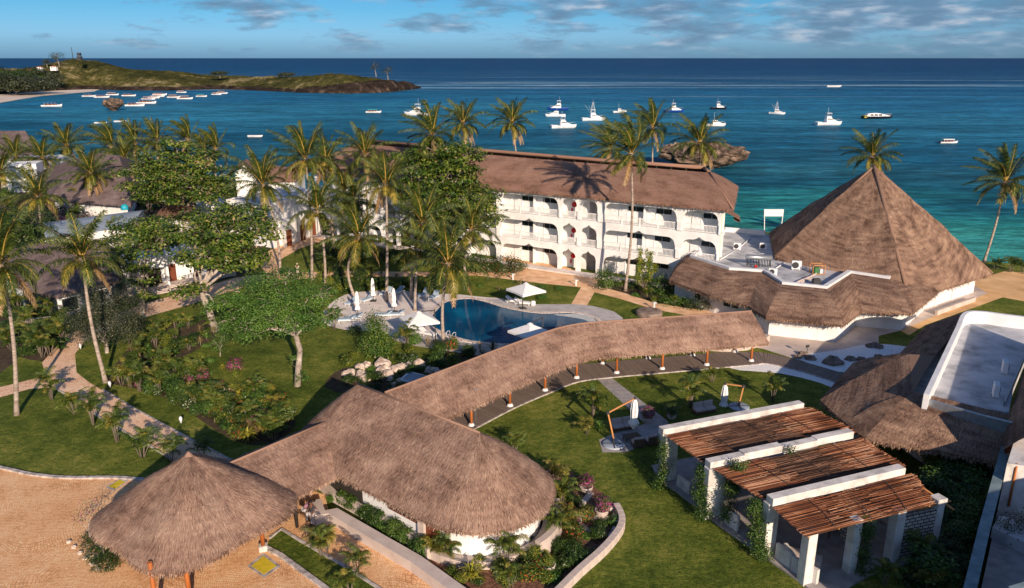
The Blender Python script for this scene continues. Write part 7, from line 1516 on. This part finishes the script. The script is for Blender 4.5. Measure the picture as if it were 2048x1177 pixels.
broadleaf('bare_tree', 'sparse brown half bare tree between the two almond crowns', base, [B_(355, 470, base.y, 2.6, 2, 2.4), B_(345, 445, base.y, 2.0, 2, 1.6), B_(385, 490, base.y, 1.6, 1.6, 1.8)], 'dry', .16, .9, .2, .3, 64, 'broadleaf trees', cl=.5, leaves=12, twigs=9)
base = P(594, 772); Y = base.y; fork = [PW(597, 735, Y), PW(600, 700, Y), PW(592, 672, Y)]
broadleaf('flame_tree', 'bright green feathery tree on the lawn with a gnarled pale trunk', base, [B_(500, 590, Y + 1, 2.6, 2.6, 1.3), B_(555, 570, Y + 2, 2.9, 3, 1.4), B_(615, 590, Y + 1, 2.6, 2.6, 1.3), B_(640, 630, Y, 1.7, 2, 1.0), B_(480, 640, Y, 2.0, 2, 1.1), B_(530, 630, Y - .5, 2.6, 2.4, 1.3), B_(590, 635, Y - .5, 2.2, 2, 1.2), B_(450, 605, Y + 1, 1.6, 1.6, .9), B_(500, 665, Y - .5, 1.7, 1.5, .8), B_(545, 600, Y, 2.6, 2.4, 1.4), B_(570, 555, Y + 2, 1.8, 1.5, .8)], 'bright', .20, 1.35, .27, .3, 65, 'broadleaf trees', cl=.42, flat=.35, leaves=40, trunk_pts=fork, shell=.4, twigs=3)
broadleaf('tree_sprout', 'leafy green sprouts at the foot of the gnarled lawn tree', P(600, 766), [B_(602, 752, Y - .5, .6, .5, .5), B_(585, 720, Y - .3, .35, .3, .5)], 'bright', .16, 6, .04, .2, 66, cl=.15, leaves=14)
base = P(214, 706); Y = base.y
broadleaf('olive_tree', 'dense grey green round tree beside the path behind the slender palm', base, [B_(175, 625, Y, 2.0, 2, 2.0), B_(235, 620, Y, 2.3, 2, 2.2), B_(205, 595, Y + 1, 2.0, 2, 1.6), B_(210, 655, Y - .8, 2.4, 2, 1.6), B_(255, 655, Y, 1.4, 1.4, 1.4), B_(165, 660, Y, 1.4, 1.4, 1.3)], 'grey', .15, 3.0, .18, .3, 67, 'broadleaf trees', cl=.38, flat=.8, leaves=34, shell=.5)
base = P(885, 524); Y = base.y
broadleaf('almond_tree', 'tall dense dark almond tree in front of the hotel facade', base, [B_(875, 300, Y, 4.0, 3, 1.6), B_(830, 320, Y, 2.4, 2, 1.0), B_(925, 310, Y, 3.0, 3, 1.4), B_(845, 355, Y - 1, 3.6, 3, 2.2), B_(905, 350, Y - 1, 4.0, 3, 2.2), B_(860, 395, Y - 2, 4.4, 3.4, 2.4), B_(925, 400, Y - 2, 4.2, 3, 2.4), B_(965, 395, Y - 1, 2.4, 2, 1.8), B_(895, 430, Y - 2, 4.0, 3, 2.0), B_(960, 430, Y - 1, 2.6, 2, 1.6), B_(800, 310, Y, 1.2, 1, .6), B_(820, 380, Y - 1, 2.0, 2, 1.8), B_(880, 330, Y, 3, 3, 2)], 'almond', .50, .62, .35, .45, 68, 'broadleaf trees', cl=.6, flat=.35, leaves=28, twigs=3, mix=('dry', .04))
base = P(749, 716); Y = base.y
broadleaf('young_tree', 'young bushy tree on the lawn edge in front of the pool terrace', base, [B_(750, 690, Y, 1.4, 1.2, 1.2), B_(752, 660, Y, 1.1, 1, 1.2), B_(748, 640, Y, .6, .6, .8), B_(768, 690, Y, .8, .8, .9)], 'bright', .18, 5.0, .08, .2, 69, 'small garden trees', cl=.35, flat=.8, leaves=26, mix=('almond', .5))
base = P(440, 713); Y = base.y
broadleaf('young_tree', 'small thin tree alone in the middle of the left lawn', base, [B_(437, 690, Y, .8, .7, .8), B_(445, 672, Y, .6, .6, .7)], 'bright', .15, 4, .05, .2, 70, 'small garden trees', cl=.25, leaves=16)
# dark grove at far left
for i, (bx, by, lst, lab) in enumerate([(20, 520, [(20, 455, 4, 3), (55, 450, 3.5, 2.4), (0, 490, 3.5, 2.6), (60, 490, 3.2, 2.2)], 'dark dense tree at the left edge below the bushy palm'), (55, 545, [(50, 520, 3, 2), (20, 530, 3, 2), (75, 505, 2.4, 1.6)], 'dark tree clump in front of the shaded bungalow'), (180, 530, [(165, 500, 2.4, 1.6), (140, 490, 2.2, 1.4)], 'dark shrubby tree behind the shaded bungalow ridge'),
                                       (255, 412, [(252, 388, 2.6, 2.0), (268, 400, 2.0, 1.4)], 'bushy tree with pinkish top beside the turquoise tank'), (180, 462, [(175, 440, 2.0, 1.4)], 'small dark tree against the blue grey shed'), (20, 330, [(15, 310, 5, 3), (50, 320, 4, 2.4)], 'dark tree mass behind the leftmost villas'), (110, 440, [(112, 425, 2.4, 1.6), (140, 420, 2.2, 1.4)], 'low dark tree in front of the large grey villa'), (310, 250, [], '')]):
    if not lst: continue
    b = P(bx, by); broadleaf('broadleaf_tree', lab, b, [B_(x, y, b.y + k * .5, r_, r_ * .8, h) for k, (x, y, r_, h) in enumerate(lst)], 'dark' if i != 3 else 'almond', .34, 1.1, .2, .3, 80 + i, 'trees at far left', cl=.5, leaves=20, mix=('pink', .10) if i in (3, 6) else None)
# tall candelabra plant and shrubs in front of the hotel
base = P(1288, 585); r = np.random.default_rng(91); root = thing('candelabra_tree', 'tall yellow green candelabra shaped plant beside the hotel palm', 'tree', base); Q = []
mb = MB()
for k in range(9):
    a = r.uniform(0, 6.28); rr = r.uniform(.1, 1.2); p0 = Vector((0, 0, .5)); p1 = Vector((math.cos(a) * rr, math.sin(a) * rr * .7, r.uniform(1.2, 3.0))); tp = Vector((p1.x * 1.15, p1.y * 1.15, r.uniform(4.2, 6.6) - rr * .9)); mb.tube([p0, p1 * .6 + Vector((0, 0, .3)), p1], [.12, .08, .06], 6)
    for j in range(14):
        t = j / 13; c = p1.lerp(tp, t); C = np.tile(np.array(c), (26, 1)) + r.normal(size=(26, 3)) * np.array([.22, .22, .18]) * (1.1 - .5 * t); Q.append(leaf_quads(C, unit(r.normal(size=(26, 3)) + np.array([0, -.3, .4])), .20, r))
link(quads_mesh('crown', np.concatenate(Q), [LF['yellow'], LF['bright']], (r.random(sum(len(q) for q in Q)) < .5).astype(int)), 'crown', root); link(mb.mesh('trunk', BARKD), 'trunk', root)
def bushmass(label, x, y, blobs, leaf='dark', seed=1, size=.2, mix=None, per=3.0, cl=.3, name='garden_shrub', cat='shrub', group=None, leaves=22):
    b = P(x, y); bl = [(b.x + dx, b.y + dy, dz, rx, ry, rz_) for dx, dy, dz, rx, ry, rz_ in blobs]
    return broadleaf(name, label, b, bl, leaf, size, per, .06, .2, seed, group, cl=cl, flat=.8, leaves=leaves, mix=mix, shell=.45, cat=cat, twigs=1)
bushmass('large rounded shrub with orange flowers in front of the hotel ground floor', 1010, 548, [(0, 0, 1.3, 2.2, 1.4, 1.4), (-2.6, .3, 1.1, 2, 1.4, 1.2), (1.6, .2, 1.0, 1.4, 1, 1.1), (-5, 0, .9, 1.8, 1.2, .9)], 'dark', 101, .22, ('red', .03))
bushmass('round green shrub left of the hotel palm trunk', 1216, 580, [(0, 0, 1.3, 1.7, 1.4, 1.4), (-.8, 0, 2.0, .9, .9, .8)], 'dark', 102, .2, ('bright', .3))
bushmass('loose shrubs right of the candelabra plant', 1318, 590, [(0, 0, 1.0, 1.6, 1.2, 1.0), (1.4, .3, .7, 1.2, 1, .7), (.2, .5, 1.7, .8, .8, .8)], 'dark', 103, .2, ('bright', .4))
bushmass('low bright shrub in front of the loose shrubs on the path edge', 1372, 612, [(-1.8, 0, .45, 1.4, .8, .5), (0, 0, .5, 1.0, .7, .5)], 'bright', 104, .2)
bushmass('dark hedge dotted with white flowers under the wing windows', 1430, 622, [(-2.0, .2, .8, 1.3, .8, .85), (0, 0, .8, 1.6, .8, .85), (1.9, -.1, .7, 1.3, .7, .75)], 'dark', 105, .2, ('white', .08))
bushmass('shrubs against the hotel behind the large almond tree', 900, 530, [(0, 0, 1.0, 2.4, 1.4, 1.1), (3, 0, .8, 1.8, 1.2, .9), (-4, .5, 1.0, 2.4, 1.4, 1.1)], 'dark', 106, .25)
bushmass('dark shrubs between the palm trunks near the hotel left end', 760, 520, [(-3, 0, 1.0, 2.4, 1.4, 1.1), (2, 0, .9, 2.4, 1.4, 1.0), (-8, .5, .8, 2.4, 1.2, 1.0)], 'dark', 107, .25)
bushmass('magenta bougainvillea hedge in front of the blue grey shed', 130, 452, [(0, 0, .9, 2.6, 1.2, .8), (4, .5, 1.0, 2.4, 1.2, .8)], 'almond', 108, .25, ('pink', .5), name='bougainvillea')
bushmass('rounded dark planting under the cone canopy, edged with pale stones', 205, 1112, [(0, 0, .25, 1.0, .8, .35), (-.9, 1.0, .22, .8, .8, .3), (.8, -.9, .22, .9, .8, .3), (-1.5, 1.8, .2, .6, .6, .25), (.2, .9, .3, .8, .8, .35)], 'dark', 109, .09, None, 12, .12, leaves=26)
for i, (x, y) in enumerate(((138, 1085), (148, 1096), (160, 1108), (172, 1118), (184, 1130), (196, 1140))): boulder('small pale edging stone round the dark planting by the canopy', x, y, .16, 200 + i, 'edging stones by the canopy')
bushmass('pink flowering frangipani on thin stems left of the cone canopy', 182, 1082, [(0, 0, 1.9, .5, .4, .6), (-.5, .1, 1.5, .35, .3, .4), (.4, 0, 2.3, .4, .35, .5)], 'dark', 110, .10, ('pink', .3), 5, .2, 'frangipani', 'tree', leaves=10)
bushmass('dark bush at the gravel edge below the spa building', 1905, 1010, [(0, 0, 1.0, 1.8, 1.4, 1.0), (-1.2, -1.5, .7, 1.4, 1.2, .8), (.6, 1.6, 1.0, 1.4, 1.2, 1.1)], 'dark', 111, .18)
_t = P(2030, 1050, 2.3); _g = P(2030, 1050)
bushmass('leafy bush growing in the terrace planter at bottom right', 2030, 1050, [(_t.x - _g.x, _t.y - _g.y, 2.4, 1.3, .7, .6), (_t.x - _g.x + 1.6, _t.y - _g.y - .6, 2.4, 1.1, .7, .55)], 'dark', 112, .15)
bushmass('dark undergrowth between the pergola and the terrace wall', 1900, 1120, [(0, 0, .4, 1.2, 1.2, .5), (.4, 2.5, .4, 1.0, 1.4, .5), (-.5, -2, .4, 1.0, 1.0, .4)], 'dark', 113, .16)
# climbing vines on the pergola
def vine(label, blobs, seed, mix=None):
    c = Vector((blobs[0][0], blobs[0][1], 0)); return broadleaf('climbing_vine', label, c, blobs, 'dark', .12, 18, .03, .1, seed, 'vines on the pergola', cl=.15, flat=1.2, leaves=22, mix=('bright', .35), shell=.3, cat='vine', twigs=1)
vine('vine hanging on the back left pillar of the pergola', [(10.2, 46.9, 2.6, .25, .3, .9), (10.2, 46.7, 1.3, .3, .35, .9), (10.0, 46.6, .4, .4, .5, .5)], 121)
vine('vine curtain between the first and second pergola bays', [(12.0, 43.6, 2.8, .35, .5, .7), (12.0, 43.2, 1.6, .45, .5, 1.0), (12.1, 42.9, .6, .5, .5, .7)], 122)
vine('vine curtain on the third left pillar of the pergola', [(14.2, 39.6, 2.8, .35, .5, .7), (14.3, 39.2, 1.6, .5, .5, 1.1), (14.5, 38.9, .5, .5, .6, .6)], 123)
vine('vine inside the second bay of the pergola', [(13.6, 42.3, 2.5, .4, .4, .8), (13.5, 42.2, 1.0, .4, .4, .9)], 124)
vine('vine hanging from the front edge between pergola pillars', [(19.8, 37.6, 2.8, .4, .3, .7), (19.8, 37.5, 1.6, .35, .3, .9), (19.8, 37.4, .6, .3, .3, .6)], 125)
vine('small vine patch lying on the second pergola beam', [(13.9, 42.6, 3.95, .6, .35, .16)], 126); vine('tiny vine tuft at the right end of the second reed panel', [(17.9, 44.6, 3.9, .3, .2, .12)], 127)

# ================================================================ small planting
S = random.Random(77)
def scatter(kinds, pts, label, group, sc=(.8, 1.2)):
    for (x, y) in pts: plant(S.choice(kinds), label, x, y, S.uniform(*sc), group)
def inside(poly, n, md=7, seed=0):
    r = random.Random(seed); xs = [p[0] for p in poly]; ys = [p[1] for p in poly]; out = []; t = 0
    while len(out) < n and t < 6000:
        t += 1; x, y = r.uniform(min(xs), max(xs)), r.uniform(min(ys), max(ys)); c = False
        for i in range(len(poly)):
            (x1, y1), (x2, y2) = poly[i - 1], poly[i]
            if (y1 > y) != (y2 > y) and x < (x2 - x1) * (y - y1) / (y2 - y1) + x1: c = not c
        if c and all((x - a) ** 2 + ((y - b) * 1.4) ** 2 > md * md for a, b in out): out.append((x, y))
    return sorted(out, key=lambda p: p[1])
U = [(255, 685), (300, 650), (400, 640), (445, 645), (420, 685), (350, 720), (300, 735), (255, 730)]
for i, (x, y) in enumerate(inside(U, 52, 9, 1)): k = S.choice(['areca', 'areca2', 'grasst', 'shrub', 'croton', 'dracaena', 'lowdark']); plant(k, '* in the upper part of the left planting bed', x, y, S.uniform(.75, 1.15), 'upper left bed planting')
Lb = [(225, 770), (262, 740), (345, 745), (430, 765), (500, 790), (585, 835), (560, 885), (495, 885), (430, 855), (340, 800)]
for i, (x, y) in enumerate(inside(Lb, 118, 9.5, 2)): k = S.choice(['areca', 'areca2', 'arecay', 'bougain', 'shrub', 'croton', 'dracaena', 'redfl', 'whitefl', 'cordy', 'shrub', 'hedge', 'darkgrass', 'redfl', 'grasst']); plant(k, '* in the dense bed between lower path and lawn', x, y, S.uniform(.8, 1.25), 'lower left bed planting')
for (x, y, k, sc, lab) in [(262, 770, 'arecay', 1.5, 'golden leaved small palm at the left end of the dense bed'), (320, 790, 'areca2', 1.1, 'tall green small palm in front of the golden one'), (375, 770, 'areca', 1.4, 'leafy small palm in the middle of the dense bed'), (415, 800, 'dracaena', 1.6, 'large strap leaved plant in the dense bed'), (545, 870, 'areca', 1.2, 'small palm by the dark end of the reception roof'), (470, 740, 'bougain', 1.3, 'purple flowering shrub at the lawn edge of the dense bed')]: plant(k, lab, x, y, sc)
AR = [(103, 800, 'areca2', 1.25, 'small palm by the path fork, first of the row'), (150, 828, 'areca', 1.2, 'second small palm of the row along the lower path'), (188, 850, 'areca2', 1.3, 'third small palm of the row along the lower path'), (235, 884, 'areca2', 1.35, 'fourth small palm of the row, taller than its neighbours'), (285, 915, 'areca', 1.3, 'fifth small palm of the row on the lawn corner'), (342, 922, 'areca', 1.15, 'small palm half hidden behind the canopy tip'), (405, 915, 'areca', .9, 'small palm just right of the canopy apex'),
      (642, 1112, 'areca2', .9, 'tall yellow green small palm on the grass strip'), (652, 1106, 'arecay', 1.1, 'thin yellow small palm behind the tall one on the grass strip'), (716, 1150, 'areca2', .85, 'small palm farther down the grass strip'), (700, 1190, 'areca', 1.0, 'small palm cut by the bottom edge'),
      (872, 1118, 'arecay', 1.0, 'yellow green clump left of the curved reception wall'), (898, 1125, 'areca2', .9, 'green clump at the foot of the curved reception wall'), (1012, 1138, 'areca2', 1.15, 'tall dark small palm in front of the curved reception wall'), (1022, 1175, 'areca', .9, 'small palm in front of the tall dark one at the bottom'),
      (942, 1165, 'cordy', 1.25, 'bright yellow spiky plant at the bottom of the mulch bed'), (1112, 1085, 'areca2', 1.1, 'tall bamboo like palm right of the reception roof'), (1125, 1020, 'areca2', 1.15, 'tall palm brushing the right eave of reception'), (1112, 965, 'arecay', 1.1, 'yellow green small palm behind the reception roof edge'), (1135, 1060, 'arecay', 1.2, 'low yellow palm beside the stone slab'),
      (1185, 835, 'areca2', 1.3, 'slender single fan leaved palm on the lawn left of the parasol'), (1172, 870, 'arecay', 1.0, 'yellow green plant under the slender lawn palm'), (1198, 862, 'dracaena', 1.0, 'green strap plant by the parasol terrace'), (1380, 815, 'areca2', 1.3, 'dark small palm between the slab path and lawn sofa'), (1425, 765, 'areca', .9, 'small palm by the gravel strip edge'), (1545, 803, 'areca2', 1.1, 'small palm behind the pergola long beam'), (1030, 905, 'areca', .9, 'small palm on the lawn behind the reception roof'),
      (985, 708, 'darkgrass', 1.6, 'dark grass clump at the pool end of the walkway roof'), (960, 705, 'grasst', 1.3, 'pale grass clump below the pool terrace'), (935, 712, 'shrub', 1.3, 'dark shrub below the pool terrace'), (905, 700, 'redfl', 1.4, 'shrub with red flowers by the near pool edge'), (880, 705, 'shrub', 1.3, 'large dark shrub by the near pool edge'), (855, 695, 'grasst', 1.3, 'pale grass beside the near parasol'),
      (815, 700, 'areca2', 1.4, 'tall leafy plant right of the young bushy tree'), (830, 690, 'shrubb', 1.4, 'green shrub behind the tall leafy plant'), (668, 660, 'areca2', 1.2, 'small palm at the left corner of the pool terrace'), (1770, 1170, 'areca', 1.0, 'small palm at the bottom right by the pergola slab'), (1850, 1180, 'arecay', 1.1, 'light green small palm at the bottom edge in the dark yard'), (1620, 850, 'shrub', .8, 'small shrub under the spa roof tip'),
      (2020, 545, 'areca', 1.3, 'beach shrub palm behind the sand at right'), (2045, 548, 'areca', 1.2, 'beach shrub palm at the right edge behind the sand'), (1990, 540, 'areca', 1.0, 'small beach palm beside the leaning palm foot')]
for (x, y, k, sc, lab) in AR: plant(k, lab, x, y, sc)
for i, (x, y) in enumerate([(672, 1002), (690, 1008), (706, 1020), (722, 1030), (738, 1040), (755, 1050), (772, 1061), (790, 1072), (808, 1084), (828, 1096), (842, 1108)]): plant('hedge' if i % 3 else 'shrubb', '* in the clipped row in front of reception', x, y, S.uniform(.72, .9), 'clipped bushes in front of reception')
MB_ = inside([(1075, 960), (1110, 935), (1150, 955), (1230, 1010), (1235, 1050), (1115, 1165), (1060, 1177), (1050, 1110), (1095, 1060)], 36, 15, 5)
for (x, y) in MB_: k = S.choice(['low', 'lowdark', 'croton', 'redfl', 'low', 'shrub']); plant(k, '* in the mulch bed inside the curved bench wall', x, y, S.uniform(.7, 1.1), 'shrubs of the mulch bed')
for (x, y) in inside([(870, 1140), (1040, 1120), (1050, 1177), (880, 1177)], 9, 20, 6): plant(S.choice(['low', 'lowdark', 'croton']), '* at the bottom edge below reception', x, y, S.uniform(.6, 1.0), 'shrubs below reception')
for (x, y) in inside([(690, 750), (760, 720), (880, 720), (900, 760), (800, 790), (700, 790)], 40, 13, 7): k = S.choice(['lowdark', 'darkgrass', 'shrub', 'low', 'bromel', 'shrub']); plant(k, '* among the pale boulders of the rockery', x, y, S.uniform(.6, 1.0), 'rockery planting')
for (x, y) in inside([(640, 545), (900, 560), (880, 585), (740, 578), (640, 605)], 34, 15, 8): plant(S.choice(['grasst', 'shrub', 'croton', 'lowdark']), '* on the bank between garden path and pool terrace', x, y, S.uniform(1.0, 1.5), 'bank planting above the pool')
for (x, y) in inside([(955, 575), (1010, 555), (1130, 580), (1140, 600), (1060, 600), (990, 592)], 9, 24, 9): plant(S.choice(['grasst', 'low']), '* on the lawn behind the far parasol', x, y, S.uniform(.7, 1.1), 'tufts behind the far parasol')
for (x, y) in inside([(1215, 580), (1300, 570), (1400, 598), (1390, 612), (1300, 606), (1240, 590)], 16, 15, 10): plant(S.choice(['low', 'shrub', 'croton', 'areca']), '* in the bed under the tall palm by the hotel', x, y, S.uniform(.7, 1.2), 'bed under the tall hotel palm')
for (x, y) in inside([(10, 600), (60, 600), (125, 620), (132, 700), (80, 725), (10, 700)], 58, 9, 11): plant(S.choice(['areca', 'shrub', 'areca2', 'dracaena', 'lowdark']), '* in the shaded bed beside the left bungalow', x, y, S.uniform(.9, 1.5), 'bed beside the left bungalow')
for (x, y) in inside([(300, 690), (420, 690), (560, 790), (590, 830), (400, 750)], 18, 16, 12): plant(S.choice(['grasst', 'low', 'redfl', 'cordy', 'croton']), '* along the upper rim of the dense bed', x, y, S.uniform(.6, .9), 'rim of the dense bed')
for (x, y) in inside([(1830, 960), (1900, 940), (1960, 960), (1930, 1080), (1890, 1080)], 10, 20, 13): plant(S.choice(['areca', 'shrub', 'hedge']), '* in the shaded yard between pergola and terrace wall', x, y, S.uniform(1.0, 1.6), 'shrubs of the shaded yard')
# headland trees
for i, (x, y, D, rr, h, lab, sp) in enumerate([(118, 128, 850, 7, 9, 'tall ragged tree on the headland left of the lookout', 1), (94, 130, 850, 2.6, 4, 'small dark tree left of the ragged one on the headland', 0), (752, 149, 800, 4.0, 9, 'left windswept tree on the headland tip', 1), (776, 157, 790, 4.0, 9, 'right windswept tree on the headland tip', 1), (440, 151, 860, 8, 3, 'flat grey bush on the headland crest, left', 0), (575, 154, 850, 8, 3, 'flat grey bush on the headland crest, right', 0)]):
    b = PW(x, y, D); b.z -= 2.5; broadleaf('headland_tree', lab, b, [(b.x, b.y, b.z + 2 + h, rr, rr * .7, h * .45), (b.x - rr * .5, b.y, b.z + 2 + h * .7, rr * .7, rr * .5, h * .3)], 'grey', 1.0, .16 if sp else .4, .3, .6, 140 + i, 'trees on the headland', cl=1.4, leaves=9 if sp else 16, twigs=5)
for i, (x, y, D) in enumerate([(12, 165, 700), (40, 160, 720), (66, 168, 715), (-20, 160, 700), (30, 178, 690), (60, 150, 790), (85, 155, 790), (0, 150, 760)]):
    b = P(x, y + 18, -3); b = PW(x, y, D); b.z = 0; broadleaf('shore_tree', 'dark tree in the grove behind the far left beach', b, [(b.x, b.y, max(6, PW(x, y, D).z), 13, 9, 7), (b.x + 9, b.y + 4, max(5, PW(x, y, D).z - 2), 9, 7, 5)], 'dark' if i % 2 else 'grey', 1.6, .10, .6, .4, 160 + i, 'grove behind the far left beach', cl=2.2, leaves=22, twigs=1)

for (x, y) in inside([(0, 350), (300, 350), (480, 380), (560, 440), (540, 480), (440, 555), (250, 590), (130, 600), (0, 520)], 110, 15, 21): plant(S.choice(['hedge', 'shrub', 'croton', 'lowdark', 'hedge', 'areca2', 'bougain']), '* among the villas and trees at left', x, y, S.uniform(1.4, 2.4), 'shrubs among the villas')
for (x, y) in inside([(650, 660), (780, 680), (880, 700), (980, 712), (900, 745), (780, 720), (690, 735)], 16, 17, 22): plant(S.choice(['hedge', 'shrub', 'darkgrass', 'croton', 'whitefl']), '* on the slope between pool terrace and rockery', x, y, S.uniform(.8, 1.3), 'shrubs below the pool terrace')
for (x, y) in inside([(1840, 920), (1960, 930), (1990, 960), (1930, 1130), (1880, 1177), (1800, 1177), (1900, 1100), (1900, 1000)], 26, 16, 23): plant(S.choice(['hedge', 'shrub', 'lowdark', 'areca']), '* in the shaded strip beside the terrace wall', x, y, S.uniform(1.0, 1.7), 'shrubs of the shaded yard')
